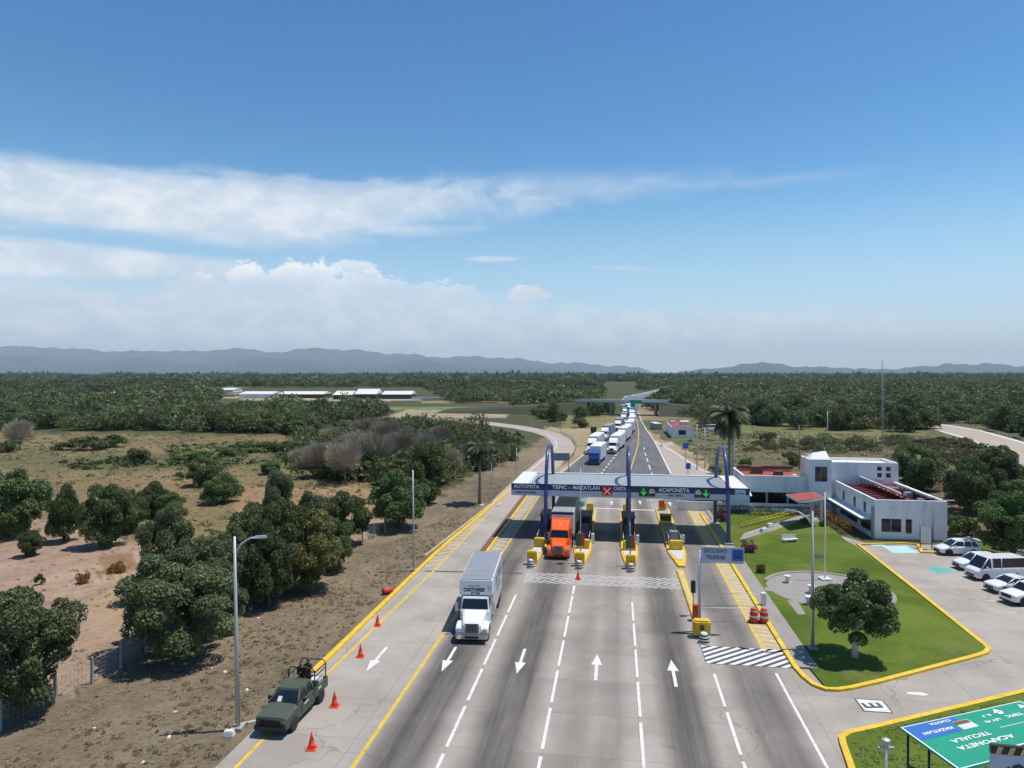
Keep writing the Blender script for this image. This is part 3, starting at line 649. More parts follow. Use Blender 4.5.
# ================================================================== TOLL CANOPY AND ISLANDS
HR = -RA                                                # heading of anything square to the road
def rthing(name, label, cat, s, t, group=None, rz=0): return thing(name, label, cat, W(s, t), HR+rz, group)
S0, S1, T0, T1 = 85.4, 96.2, -12.75, 15.5
cn = rthing('toll_canopy', 'long grey toll canopy with navy lettered fascia spanning all lanes', 'toll canopy', S0, 0)
m = MB(); D_ = S1-S0
m.box(T0+.05, T1-.05, .12, D_-.05, 5.25, 6.45); m.build('soffit', M['white_metal'], cn)
m = MB()
for k in range(96):                                     # standing seams run along the canopy's depth
    x = T0+2.2+k*(T1-T0-4.4)/96; w = (T1-T0-4.4)/96
    m.box(x+.03, x+w-.03, .1, D_-.1, 6.46, 6.5)
m.box(T0+2.1, T1-2.1, .1, D_-.1, 6.453, 6.47)
m.build('roof_sheet', M['trailer_grey'], cn)
m = MB(); m.box(T0, T0+2.0, .06, D_, 6.453, 6.62); m.box(T1-2.0, T1, .06, D_, 6.453, 6.62); m.box(T0+2, T1-2, D_-.5, D_, 6.455, 6.6); m.box(T0+2, T1-2, .06, .25, 6.455, 6.56); m.build('roof_edging', M['stone_white'], cn)
m = MB(); m.box(T0-.02, T1+.02, -.02, .05, 5.9, 6.66); m.box(T0-.04, T0+.03, .06, D_, 5.9, 6.64); m.box(T1-.03, T1+.04, .06, D_, 5.9, 6.64); m.build('fascia', M['navy'], cn)
m = MB(); m.box(T0-.02, T1+.02, -.015, .05, 5.2, 5.895); m.build('lower_fascia', M['sign_grey'], cn)
m = MB()
def ftxt(body, px0, px1, z=6.28, size=.62, yy=-.035):
    t0, t1 = TS(px0, S0), TS(px1, S0); n0 = len(m.v)
    text_mb(m, body, size, (0, yy, z), (1, 0, 0), (0, 0, 1), 1, .012)
    xs = [v[0] for v in m.v[n0:]]; a, b = min(xs), max(xs)
    for i in range(n0, len(m.v)): v = m.v[i]; m.v[i] = (t0+(v[0]-a)/(b-a)*(t1-t0), v[1], v[2])
for q_ in (('AUTOPISTA', 513.5, 539.5), ('TEPIC', 552, 567), ('-', 568.5, 571, 6.28, .5), ('MAZATLAN', 573, 599.5), ('CASETA', 613.5, 626), ('ACAPONETA', 658.5, 689.5, 6.24, .66)): m = MB(); ftxt(*q_); m.build('lettering', M['letter_white'], cn)
for q_ in (('KM 90+500', 516, 536, 5.55, .26, -.03), ('SEN. TEPIC', 668, 683, 5.6, .26, -.03)): m = MB(); ftxt(*q_); m.build('small_lettering', M['navy'], cn)
def led(px0, px1, kind):
    t0, t1 = TS(px0, S0), TS(px1, S0); c = (t0+t1)/2
    p = MB(); p.box(t0, t1, -.12, -.03, 5.45, 6.5); o = p.build('lane_signal', M['booth_dark' if kind != 'x' else 'red_paint'], cn)
    q = MB(); y = -.135
    if kind == 'x':
        for a in (1, -1): q.add([(c-.42, y, 5.97-.42*a-.06), (c-.42, y, 5.97-.42*a+.06), (c+.42, y, 5.97+.42*a+.06), (c+.42, y, 5.97+.42*a-.06)], [(0, 1, 2, 3)])
    elif kind == 'g':
        q.box(c-.09, c+.09, y, y+.01, 5.8, 6.4); q.add([(c-.4, y-.002, 6.0), (c+.4, y-.002, 6.0), (c, y-.002, 5.53)], [(0, 1, 2)])
    else:
        q.box(c-.3, c+.1, y, y+.01, 5.85, 6.15); q.box(c+.12, c+.34, y, y+.01, 5.85, 6.05); q.tube([(c-.38+.76*i/10, y-.004, 6.0+.3*math.sin(math.pi*i/10)) for i in range(11)], .04, 4)
    q.build('symbol', M[{'x': 'led_red', 'g': 'led_green', 'i': 'stone_white'}[kind]], o)
led(602.3, 611.7, 'x'); led(639, 648, 'g'); led(648.6, 655, 'i'); led(694.5, 701.5, 'i'); led(702, 709.5, 'g')
m = MB(); t0, t1 = TS(735, S0), TS(745.5, S0); m.box(t0, t1, -.06, -.03, 5.55, 6.5); o = m.build('emblem_panel', M['pale_blue_paint'], cn)
m = MB(); m.tube([(t0+.2+(t1-t0-.4)*i/8, -.07, 5.95+.2*math.sin(math.pi*i/8)) for i in range(9)], .045, 5); m.build('emblem', M['navy'], o)

for t_, side in ((-8.5, 'left'), (1.55, 'middle'), (13.05, 'right')):
    a = rthing('support_arch', {'left': 'blue steel arch rising through the canopy left of the orange truck', 'middle': 'blue steel arch over the canopy between the CASETA letters and the green arrow', 'right': 'blue steel arch over the right end of the canopy, its foot by the lawn'}[side], 'arch', 85.0, t_, 'blue arches carrying the toll canopy')
    pts = []; n = 34; z0 = .3
    for i in range(n+1):
        u = -math.cos(math.pi*i/n)
        y = 5.5+5.6*math.copysign(abs(u)**.9, u); z = 10.95*(1-abs(u)**2.7)**(1/2.0)
        pts.append((0, y, max(z, 0)))
    m = MB(); m.tube(pts, [.19+.05*min(1, abs(p[1]-5.5)/5.6) for p in pts], 12); m.build('arch_tube', M['arch_blue'], a)
    for yy in (-.1, 11.1): m = MB(); m.box(-.5, .5, yy-.5, yy+.5, 0, .35); m.build('footing', M['concrete_grey'], a)

def nose_stripes(mb0, mb1, c, r=.42, h=.85):
    for k in range(7):
        z0, z1 = h*k/7, h*(k+1)/7
        f = lambda z: r*math.sqrt(max(0, 1-(z/h)**2*.75))
        (mb0 if k % 2 == 0 else mb1).lathe([(f(z0), z0), (f(z1), z1)], c, 14)
def island(label, t_, s_nose, s_mid, s_end, w, booth=True, panel=True, nose=True, gravel=True):
    o = rthing('toll_island', label, 'toll island', s_nose, t_, 'toll booth islands')
    a = s_mid-s_nose; e = s_end-s_nose
    m = MB(); poly = [(-.35, .2), (.35, .2), (w/2, a-.5), (w/2, e), (-w/2, e), (-w/2, a-.5)]
    m.prism(poly, 0, .2); m.build('kerb', M['yellow_paint'], o, .04)
    if gravel:
        m = MB(); m.prism([(-.22, 2.6), (.22, 2.6), (w/2-.24, a-.4), (w/2-.24, a+.3), (-w/2+.24, a+.3), (-w/2+.24, a-.4)], .2, .235); m.build('gravel_bed', M['gravel_white'], o)
    m = MB(); m.box(-w/2+.25, w/2-.25, a+2.2, e-.3, .2, .22); m.build('deck', M['concrete_grey'], o)
    if nose:
        m0, m1 = MB(), MB(); nose_stripes(m0, m1, (0, -.15, .02)); m0.build('crash_nose', M['stone_white'], o); m1.build('nose_stripes', M['black_plastic'], o)
        m = MB(); m.box(-.5, .5, .8, 1.45, .2, 1.45); m.build('front_bollard', M['yellow_paint'], o, .09)
        m = MB(); m.box(-.13, .13, .75, .8, .5, .85); m.build('marker', M['safety_orange'], o)
    m = MB(); gw = min(.72, w/2-.15); m.box(-gw, gw, a+.5, a+1.2, .2, 1.2); m.build('guard_block', M['yellow_paint'], o, .09)
    m = MB(); m.box(-.5, .5, e-1.6, e-.9, .2, 1.3); m.build('rear_block', M['yellow_paint'], o, .09)
    if booth:
        b0 = a+7.2; b1 = b0+3.6; x = w/2-.22
        m = MB(); m.box(-x, x, b0, b1, .2, 1.35); bo = m.build('booth', M['booth_dark'], o)  # near-black booth colour has the canopy's shade put into it
        m = MB(); m.box(-x+.03, x-.03, b0+.03, b1-.03, 1.35, 2.45); m.build('booth_window', M['window_glass'], bo)
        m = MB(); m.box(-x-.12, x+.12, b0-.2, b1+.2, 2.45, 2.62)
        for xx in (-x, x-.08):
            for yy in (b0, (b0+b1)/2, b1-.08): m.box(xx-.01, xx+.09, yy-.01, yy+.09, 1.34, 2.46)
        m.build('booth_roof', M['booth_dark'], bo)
        m = MB(); m.box(-.45, .45, b0-2.2, b0-1.3, .2, 2.0); m.box(-.3, .3, b0-1.0, b0-.7, .2, 1.5); m.build('payment_cabinet', M['navy'], o, .03)
    m = MB()
    for sx in (-1, 1): m.tube([(sx*(w/2-.3), a+2.6, .2), (sx*(w/2-.3), a+2.6, 1.2), (sx*(w/2-.3), a+5.5, 1.2), (sx*(w/2-.3), a+5.5, .2)], .05, 6)
    m.build('guard_rail', M['steel'], o)
    m = MB(); m.box(w/2-.1, w/2+.25, a+3.9, a+4.3, .2, 1.15); m.build('barrier_box', M['white_metal'], o)
    if panel:
        m = MB(); m.tube([(0, 2.2, .2), (0, 2.2, 3.3)], .05, 6); pp = m.build('signal_post', M['steel'], o)
        m = MB(); m.box(-.5, .05, 2.05, 2.14, 1.85, 3.2); m.build('green_panel', M['booth_dark'] if False else M['sign_green_dark'], pp)
        m = MB(); m.box(.05, .45, 2.05, 2.14, 1.85, 3.2); m.build('red_panel', M['barrel_red'], pp)
    return o
pm('sign_green_dark', (.012, .10, .06), .5, 0, .1, 1)
island('leftmost toll island, yellow blocks and striped nose beside the orange truck', -8.75, 72.3, 79.6, 104, 1.5, panel=False)
island('toll island with white gravel wedge right of the orange truck', -3.75, 72.5, 79.6, 104, 1.9)
island('toll island with red striped nose under the middle blue arch', 1.5, 72.2, 79.6, 104, 1.9)
island('rightmost toll island, long pointed white gravel bed without a striped nose', 6.75, 74.3, 80.6, 106, 2.0, booth=False, panel=False, nose=False)
g = rthing('payment_cabinet', 'blue grey cabinet in the canopy shade on the rightmost island', 'cabinet', 83.6, 6.7); m = MB(); m.box(-.5, .5, 0, 1.0, .22, 1.7, .03, .03); m.build('housing', M['tarp_grey'], g, .04)
# narrow divider in front of the rightmost island with the gantry sign
o = rthing('lane_divider', 'narrow yellow divider ending in a yellow block and striped nose under the EXCLUSIVO sign', 'lane divider', 54.0, 6.45)
m = MB(); m.prism([(-.2, .3), (.25, .3), (.3, 19), (-.35, 19)], 0, .2); m.build('kerb', M['yellow_paint'], o, .04)
m = MB(); m.prism([(-.1, 2.2), (.12, 2.2), (.15, 18.7), (-.2, 18.7)], .2, .215); m.build('top_strip', M['faded_yellow'], o)
m0, m1 = MB(), MB(); nose_stripes(m0, m1, (.05, -.2, .02), .42, .75); m0.build('crash_nose', M['stone_white'], o); m1.build('nose_stripes', M['black_plastic'], o)
m = MB(); m.box(-.65, .65, .55, 1.35, .2, 1.35); m.build('end_block', M['yellow_paint'], o, .12)
m = MB(); m.box(-.16, .16, .5, .55, .7, 1.05); m.build('marker', M['brown_planter'], o)

def person_free_text(): pass
# gantry sign
g = rthing('lane_sign', 'grey EXCLUSIVO TELEPEAJE sign cantilevered from a grey post over the right lane', 'road sign', 56.2, 6.45)
m = MB(); m.tube([(0, 0, .2), (0, 0, 6.3)], .11, 10); m.tube([(0, 0, 5.4), (1.6, .05, 5.42), (3.3, .05, 5.42)], .06, 8); m.tube([(0, 0, 6.25), (3.3, .05, 6.25)], .05, 8); m.build('post', M['galvanised'], g)
m = MB(); m.box(.12, 3.35, -.16, -.08, 5.5, 6.65); pn = m.build('panel', M['sign_grey'], g, .02)
m = MB(); text_mb(m, 'EXCLUSIVO', .40, (1.18, -.17, 6.33), (1, 0, 0), (0, 0, 1), .82, .008); text_mb(m, 'TELEPEAJE', .40, (1.18, -.17, 5.85), (1, 0, 0), (0, 0, 1), .82, .008); m.build('lettering', M['navy'], pn)
m = MB(); m.box(2.42, 3.25, -.175, -.165, 5.63, 6.53); ic = m.build('symbol', M['sign_blue'], pn)
m = MB(); m.box(2.56, 3.1, -.185, -.178, 5.85, 5.97)
for x in (2.6, 2.82, 3.02): m.box(x, x+.07, -.185, -.178, 5.99, 6.37)
m.build('pictogram', M['navy'], ic)
# traffic light next to it
g = rthing('traffic_light', 'black traffic light on a short post above the narrow yellow divider', 'traffic light', 59.8, 6.35)
m = MB(); m.tube([(0, 0, .2), (0, 0, 2.2)], .05, 8); m.build('post', M['steel'], g)
m = MB(); m.box(-.18, .18, -.15, .15, 1.9, 2.9); m.build('housing', M['black_plastic'], g, .04)
m = MB()
for z in (2.1, 2.4, 2.7): m.lathe([(.13, -.22), (.12, -.16)], (0, 0, z), 12, 'y')
m.build('lens', M['booth_dark'], g)
g = rthing('barrier_cabinet', 'dull red barrier cabinet on the narrow divider by the sign post', 'cabinet', 58.6, 6.4)
m = MB(); m.box(-.22, .22, -.25, .25, .2, 1.3); m.build('housing', M['barrel_red'], g, .03)
m = MB(); m.tube([(.2, 0, 1.05), (3.6, .2, 1.1)], .035, 6); m.build('barrier_arm', M['stone_white'], g)
g = rthing('toll_barrier', 'thin white barrier arm on a grey cabinet beside the lawn kerb', 'barrier', 63.0, 12.6)
m = MB(); m.box(-.2, .2, -.2, .2, .14, 1.2); m.build('housing', M['white_metal'], g, .03)
m = MB(); m.tube([(-.2, 0, 1.0), (-3.4, 0, 1.02)], .035, 6); m.build('barrier_arm', M['stone_white'], g)
# yellow signs standing behind the canopy on the right island
g = rthing('hazard_board', 'yellow and brown board on the rightmost island just behind the canopy shade', 'board', 94.8, 6.5)
m = MB(); m.box(-.75, .75, -.05, .05, .6, 1.5); m.box(-.8, .8, -.4, .4, .2, .5); m.box(-.8, .8, -.07, -.05, 1.4, 1.65); m.build('frame', M['yellow_paint'], g)
m = MB(); m.box(-.62, .62, -.09, -.06, .65, 1.35); m.build('face', M['brown_planter'], g)
g = rthing('hazard_board', 'small orange board on a post behind the yellow board past the canopy', 'board', 104.4, 6.6)
m = MB(); m.box(-.42, .42, -.05, .05, .6, 1.7); m.build('face', M['safety_orange'], g)
m = MB(); m.tube([(0, .1, 0), (0, .1, 2.0)], .06, 6); m.build('post', M['yellow_paint'], g)

# cones and barrels ---------------------------------------------------
def cone():
    o = thing('traffic_cone', 'x', 'traffic cone', (0, 0, 0)); m = MB(); m.box(-.24, .24, -.24, .24, 0, .05); m.build('base', M['safety_orange'], o, .015)
    m = MB(); m.sm = True; m.lathe([(.19, .05), (.15, .22), (.135, .28)], (0, 0, 0), 16); m.lathe([(.105, .42), (.05, .66), (.035, .80), (.02, .81)], (0, 0, 0), 16); m.build('body', M['safety_orange'], o)
    m = MB(); m.lathe([(.137, .28), (.107, .42)], (0, 0, 0), 16); m.build('reflective_band', M['safety_orange'], o); return o
cn_ = cone()
for (x, y), lb in (((311.6, 749), 'orange cone nearest the front of the green pickup'), ((334.5, 706.5), 'orange cone beside the rear wheel of the green pickup'), ((360.5, 657), 'orange cone left of the smudged white arrow on the shoulder'), ((377.5, 626), 'orange cone farthest up the left shoulder on the yellow line'), ((578, 579.5), 'orange cone on the lane line in front of the second island nose')):
    place(cn_, G(x, y)+Vector((0, 0, .018)), 0, lb, 'orange traffic cones', scale=1.12)
g = thing('barrel', 'red barrel lying on its side in the dry verge by the left kerb', 'barrel', G(387.5, 594), .6)
m = MB(); m.sm = True; m.lathe([(.3, -.45), (.31, -.2), (.29, -.18), (.31, 0), (.29, .2), (.31, .22), (.28, .45)], (0, 0, .31), 16, 'x'); m.build('drum', M['barrel_red'], g)
def chan():
    o = thing('channelizer', 'x', 'traffic barrel'); m = MB(); m.box(-.42, .42, -.42, .42, 0, .07); m.build('base', M['rubber'], o)
    m = MB(); m.lathe([(.36, .07), (.36, .4), (.33, .42), (.33, .46)], (0, 0, 0), 18); m.lathe([(.34, .62), (.31, .9), (.29, .92)], (0, 0, 0), 18); m.lathe([(.28, 1.02), (.24, 1.15), (.1, 1.2)], (0, 0, 0), 18); m.build('drum', M['barrel_red'], o)
    m = MB(); m.lathe([(.335, .46), (.335, .62)], (0, 0, 0), 18); m.lathe([(.29, .92), (.28, 1.02)], (0, 0, 0), 18); m.build('reflective_band', M['stone_white'], o); return o
ch = chan()
place(ch, G(754, 622.5), HR, 'red and white traffic barrel in the hatched strip, the left of the pair'); place(ch, G(764, 623), HR, 'red and white traffic barrel touching the yellow kerb, the right of the pair')
# lamp posts -------------------------------------------------------------
def lamp(label, px, py, H, arm, head_dir, r=.11, name='street_lamp', lean=0):
    o = thing(name, label, 'street lamp', G(px, py)); m = MB(); m.tube([(0, 0, 0), (lean*.5, 0, H*.5), (lean, 0, H)], [r, r*.8, r*.55], 10); m.build('pole', M['galvanised'], o)
    m = MB(); m.box(-.3, .3, -.3, .3, 0, .22); m.build('footing', M['concrete_grey'], o)
    if arm:
        dx, dy = head_dir; m = MB(); z = H-.15
        m.tube([(lean, 0, z-.9), (lean+dx*arm*.35, dy*arm*.35, z-.25), (lean+dx*arm*.75, dy*arm*.75, z), (lean+dx*arm, dy*arm, z+.03)], .045, 8); m.build('arm', M['galvanised'], o)
        m = MB(); m.box(arm-.1, arm+.65, -.17, .17, -.08, .06, .06, .04); h = m.build('lamp_head', M['steel'], o, .03); h.location = (lean, 0, z+.05); h.rotation_euler = (0, 0, math.atan2(dy, dx)); return o
    return o
lamp('tall grey street lamp in the verge left of the green pickup', 238, 730, 10.9, 1.1, (.96, .28), .13, lean=-.2)
lamp('bare grey lamp pole beside the hatched left shoulder', 414, 571, 10.3, 0, None, lean=-.12)
lamp('thin grey lamp pole beside the trunk of the left palm', 491.5, 503, 8.0, 0, None, .08)
lamp('thin grey pole in the verge just left of the canopy end', 516.5, 484, 6.6, 0, None, .08)
lamp('tall grey street lamp rising in front of the dark round lawn tree', 812.5, 650, 10.1, 1.3, (-.85, .5), .13)
lamp('slim lamp pole with green globe rising from the second toll island', 580.5, 563, 10.1, 0, None, .06)
lamp('slim pole standing at the nose of the third toll island', 630, 566, 4.6, 0, None, .05)
m = MB(); m.sm = True; m.lathe([(.05, 4.7), (.3, 4.95), (.38, 5.2), (.3, 5.5), (.05, 5.65)], (0, 0, 0), 12)
gl = rthing('signal_globe', 'green rounded signal housing hung on the slim island pole', 'signal', 85.0-3, -3.3); gl.location = G(580.5, 563)+Vector((.1, .0, 1.2)); m.build('globe', M['teal_paint'], gl)
g = thing('flagpole', 'slim white flagpole standing on the round concrete terrace', 'flagpole', G(825, 581))
m = MB(); m.tube([(0, 0, 0), (0, 0, 8.6)], [.09, .045], 8); m.build('pole', M['white_metal'], g); m = MB(); m.box(-.5, .5, -.5, .5, .12, .3); m.build('plinth', M['stone_white'], g)
for i, (x, y, ty, lb) in enumerate(((568, 478, 452, ''), (697, 470, 424, 'slim pole among the shrubs right of the merging lane'), (705, 468, 430, 'second slim pole just left of the palm trunk'), (718, 470, 432, 'third slim pole beside the palm trunk'), (799, 470, 425, 'timber utility pole behind the left office wing'), (827.5, 452, 411, 'thin mast rising behind the roof dish'))):
    if not lb: continue
    D = HC*F/(y-HZ); H = HC-(ty-HZ)*D/F
    g = thing('utility_pole', lb, 'pole', G(x, y)); m = MB(); m.tube([(0, 0, 0), (0, 0, H)], [.14, .09], 7); m.build('pole', M['palm_bark' if i == 4 else 'galvanised'], g)
    m = MB(); m.box(-.9, .9, -.05, .05, H-.6, H-.48); m.build('crossarm', M['darkwood'], g)
g = thing('radio_mast', 'tall thin lattice mast rising above the treeline behind the offices', 'mast', G(882.5, 447))
m = MB(); H = 24.5
for a in range(3):
    x, y = .3*math.cos(a*2.094), .3*math.sin(a*2.094); m.tube([(x, y, 0), (x*.6, y*.6, H)], .05, 4)
for k in range(40):
    z = k*H/40
    for a in range(3):
        p = (.29*math.cos(a*2.094), .29*math.sin(a*2.094), z); q = (.29*math.cos((a+1)*2.094), .29*math.sin((a+1)*2.094), z+H/40); m.tube([p, q], .03, 3, False)
m.build('lattice', M['steel'], g)
# junction boxes etc.
g = thing('junction_box', 'white concrete block at the foot of the tall left street lamp', 'concrete block', G(229, 736)); m = MB(); m.box(-.32, .32, -.22, .22, 0, .34, .08, .06); m.build('block', M['stone_white'], g, .04)
rb = random.Random(5)
for k, (x, y) in enumerate(((169, 737), (225, 672), (247, 690), (175, 712), (185, 664), (212, 668), (143, 762), (258, 618), (94, 728), (448, 520), (460, 514), (540-20, 690))):
    if k == 11: continue
    g = tag(MB().box(-.11, .11, -.07, .07, 0, .05, .04, .03).build('litter', M['stone_white']), 'small pale scrap of litter lying in the dry verge', 'litter', 'scraps of litter in the verge')
    g.location = G(x, y); g.rotation_euler = (0, 0, rb.uniform(0, 3)); g.scale = (rb.uniform(.6, 1.5),)*3
g = thing('loose_plank', 'pale plank lying beside the kerb end by the green pickup', 'plank', G(252, 722), .55); m = MB(); m.box(-.7, .7, -.06, .06, 0, .06); m.build('board', M['stone_white'], g)

# ================================================================== OFFICE BUILDING
B = rthing('office_building', 'white toll office with red flat roofs, tower block and dark veranda', 'building', 0, 0); B.location = (0, 0, 0)
def bp(name, mb, mt, parent=None, bevel=0): return mb.build(name, M[mt] if isinstance(mt, str) else mt, parent or B, bevel)
A0, A1, AL, AR, AH = 90.6, 106.3, 31.1, 39.25, 4.85     # s and t limits of the front block
fs0 = (.65, 2.9)                                       # windows measured from the left corner
def wall_holes(mb, axis, c, a0, a1, z0, z1, holes, th=.25, sgn=1):
    """wall along x ('x': plane y=c) or y ('y': plane x=c) with rectangular openings"""
    xs = sorted({a0, a1} | {h[0] for h in holes} | {h[1] for h in holes}); zs = sorted({z0, z1} | {h[2] for h in holes} | {h[3] for h in holes})
    for i in range(len(xs)-1):
        for k in range(len(zs)-1):
            mx, mz = (xs[i]+xs[i+1])/2, (zs[k]+zs[k+1])/2
            if any(h[0] < mx < h[1] and h[2] < mz < h[3] for h in holes): continue
            if axis == 'x': mb.box(xs[i], xs[i+1], c, c+th*sgn, zs[k], zs[k+1]) if sgn > 0 else mb.box(xs[i], xs[i+1], c-th, c, zs[k], zs[k+1])
            else: mb.box(c, c+th, xs[i], xs[i+1], zs[k], zs[k+1])
def window(x0, x1, y0, y1, z0, z1, axis):
    fr = MB(); gl = MB(); d = .05
    if axis == 'x':
        fr.box(x0, x1, y0, y0+.09, z0, z0+d); fr.box(x0, x1, y0, y0+.09, z1-d, z1); fr.box(x0, x0+d, y0+.005, y0+.085, z0+d, z1-d); fr.box(x1-d, x1, y0+.005, y0+.085, z0+d, z1-d); mx = (x0+x1)/2
        if x1-x0 > 1.1: fr.box(mx-.03, mx+.03, y0+.005, y0+.085, z0+d, z1-d)
        gl.box(x0+d, x1-d, y0+.03, y0+.05, z0+d, z1-d)
    else:
        fr.box(x0, x0+.09, y0, y1, z0, z0+d); fr.box(x0, x0+.09, y0, y1, z1-d, z1); fr.box(x0+.005, x0+.085, y0, y0+d, z0+d, z1-d); fr.box(x0+.005, x0+.085, y1-d, y1, z0+d, z1-d)
        gl.box(x0+.03, x0+.05, y0+d, y1-d, z0+d, z1-d)
    w = bp('window', fr, 'steel'); gl.build('pane', M['window_glass'], w)
hf = [(AL+.75, AL+3.05, .95, 2.6), (AL+3.5, AL+4.25, .85, 2.6)]
m = MB(); wall_holes(m, 'x', A0, AL, AR, 0, AH, hf)
hl = [(A0+3.0, A0+4.1, 2.7, 4.0), (A0+6.8, A0+7.9, 2.7, 4.0), (A0+11.3, A0+12.4, 2.7, 4.0), (A0+1.3, A0+5.3, .6, 2.1), (A0+6.2, A0+13.5, .6, 2.1)]
wall_holes(m, 'y', AL, A0+.25, A1, 0, AH, hl); m.box(AR-.25, AR, A0+.25, A1, 0, AH); bp('wall', m, 'white_wall')
for h in hf: window(h[0], h[1], A0+.12, 0, h[2], h[3], 'x')
for h in hl: window(AL+.12, 0, h[0], h[1], h[2], h[3], 'y')
m = MB(); m.box(AL+.26, AR-.26, A0+.3, A1-.05, 4.15, 4.3); bp('roof', m, 'red_roof')
m = MB(); m.box(AL-1.3, AL-.005, A0+1.0, A1-.5, 2.25, 2.42); bp('awning', m, 'white_wall')
m = MB(); m.box(AL-1.28, AL-1.22, A0+1.1, A1-.6, 2.0, 2.24); bp('awning_edge', m, 'booth_dark')
m = MB(); m.box(AL-.18, AL-.01, A0+.1, A0+.7, 0, 3.9); bp('pilaster', m, 'concrete_grey')
m = MB(); m.tube([(AR-1.6, A0-.05, .1), (AR-1.6, A0-.05, 4.4)], .05, 6); bp('downpipe', m, 'concrete_grey')
m = MB(); m.box(AL-.02, AR+.02, A0-.03, A0-.004, 0, .18); bp('plinth', m, 'concrete_grey')
# pergola / collector rows on the front roof
def rack(x0, x1, y0, y1, zlo, zhi, n):
    m = MB(); m.add([(x0, y0, zhi), (x0, y1, zhi), (x1, y1, zlo), (x1, y0, zlo), (x0, y0, zhi-.08), (x0, y1, zhi-.08), (x1, y1, zlo-.08), (x1, y0, zlo-.08)], [(0, 3, 2, 1), (4, 5, 6, 7), (0, 1, 5, 4), (1, 2, 6, 5), (2, 3, 7, 6), (3, 0, 4, 7)])
    r = bp('roof_shade', m, 'tarp_grey'); m = MB(); m.box(x0-.14, x0+.05, y0-.1, y1+.1, zhi-.16, zhi+.08); m.build('edge_beam', M['stone_white'], r)
    for k in range(n):
        m = MB(); y = y0+.3+(y1-y0-.6)*k/(n-1); m.tube([(x0-.05, y, zhi-.1), (x0+.15, y, 4.3)], .05, 4); m.tube([(x0-.0, y, 4.4), (x1-.1, y, zlo-.1)], .05, 4)
        m.build('strut', M['red_paint'], r)
rack(AL+3.3, AL+5.2, A0+.9, A1-.4, 4.55, 5.55, 10)
rack(AL+6.5, AL+7.8, A0+.4, A1-4, 4.55, 5.3, 8)
m = MB()
for k in range(9): y = A0+1+k*1.6; m.box(AL+.26, AL+3.1, y, y+.16, 4.46, 4.6)
bp('roof_beam', m, 'red_paint')
m = MB(); m.box(AL+.3, AL+3.1, A0+.5, A1-.3, 4.303, 4.33); bp('opening_shade', m, 'booth_dark')  # dark sheet stands in for the shade of the opening under the beams
for q_ in ((AL+5.5, AL+6.3, A0+5, A0+6, 4.3, 5.0), (AL+5.5, AL+6.3, A0+9, A0+9.8, 4.3, 4.95), (AL+5.4, AL+6.1, A0+1, A0+1.7, 4.3, 4.9)): m = MB(); m.box(*q_); bp('air_conditioner', m, 'steel', bevel=.03)
m = MB(); m.tube([(AL+6.8, A0+.6, 4.85), (AR+.9, A0+.2, 4.95)], .06, 6); bp('roof_spar', m, 'stone_white')
# tall block
BT = 7.5; BR = 39.65
hb = [(36.8, 37.45, 5.35, 6.05), (38.0, 38.65, 5.35, 6.05), (38.0, 38.65, 6.35, 6.95), (36.8, 37.45, 6.35, 6.95)]
m = MB(); wall_holes(m, 'x', A1+.01, 30.51, BR, 0, BT, hb); m.box(BR-.25, BR, A1+.26, A1+6, 0, BT); m.box(30.51, BR-.25, A1+5.75, A1+6, 0, BT); m.box(30.51, BR-.25, A1+.26, A1+5.75, BT-.6, BT-.4); bp('upper_wall', m, 'white_wall')
for h in hb: window(h[0], h[1], A1+.13, 0, h[2], h[3], 'x')
m = MB(); m.box(36.7, 37.6, A1-.45, A1+.0, 4.85, 5.3); bp('wall_air_conditioner', m, 'stone_white', bevel=.03)
ht = [(28.2, 29.9, 4.7, 6.9)]
m = MB(); wall_holes(m, 'x', A1-.7, 27.4, 30.5, 0, 7.9, ht); m.box(27.4, 27.65, A1-.45, A1+4, 0, 7.9); m.box(30.25, 30.5, A1-.45, A1+4, 0, 7.9); m.box(27.65, 30.25, A1+3.75, A1+4, 0, 7.9); m.box(27.65, 30.25, A1-.45, A1+3.75, 7.2, 7.4); bp('tower_wall', m, 'white_wall')
window(28.2, 29.9, A1-.6, 0, 4.7, 6.9, 'x')
m = MB(); m.box(28.3, 28.95, A1-.64, A1-.61, 4.8, 6.0); m.box(29.15, 29.85, A1-.64, A1-.61, 5.3, 6.8); bp('blind', m, 'brown_planter')
m = MB(); m.add([(27.5, A1-.5, 7.9), (30.4, A1-.2, 7.9), (30.4, A1+2, 8.9), (28.6, A1+2, 8.6)], [(0, 1, 2, 3)]); m.add([(30.4, A1-.2, 7.9), (30.45, A1+2.2, 7.9), (30.4, A1+2, 8.9)], [(0, 1, 2)]); m.add([(27.5, A1-.5, 7.9), (28.6, A1+2, 8.6), (27.6, A1+2.2, 7.9)], [(0, 1, 2)]); m.box(27.5, 30.4, A1+2.02, A1+2.2, 7.9, 8.5); bp('skylight', m, 'stone_white')
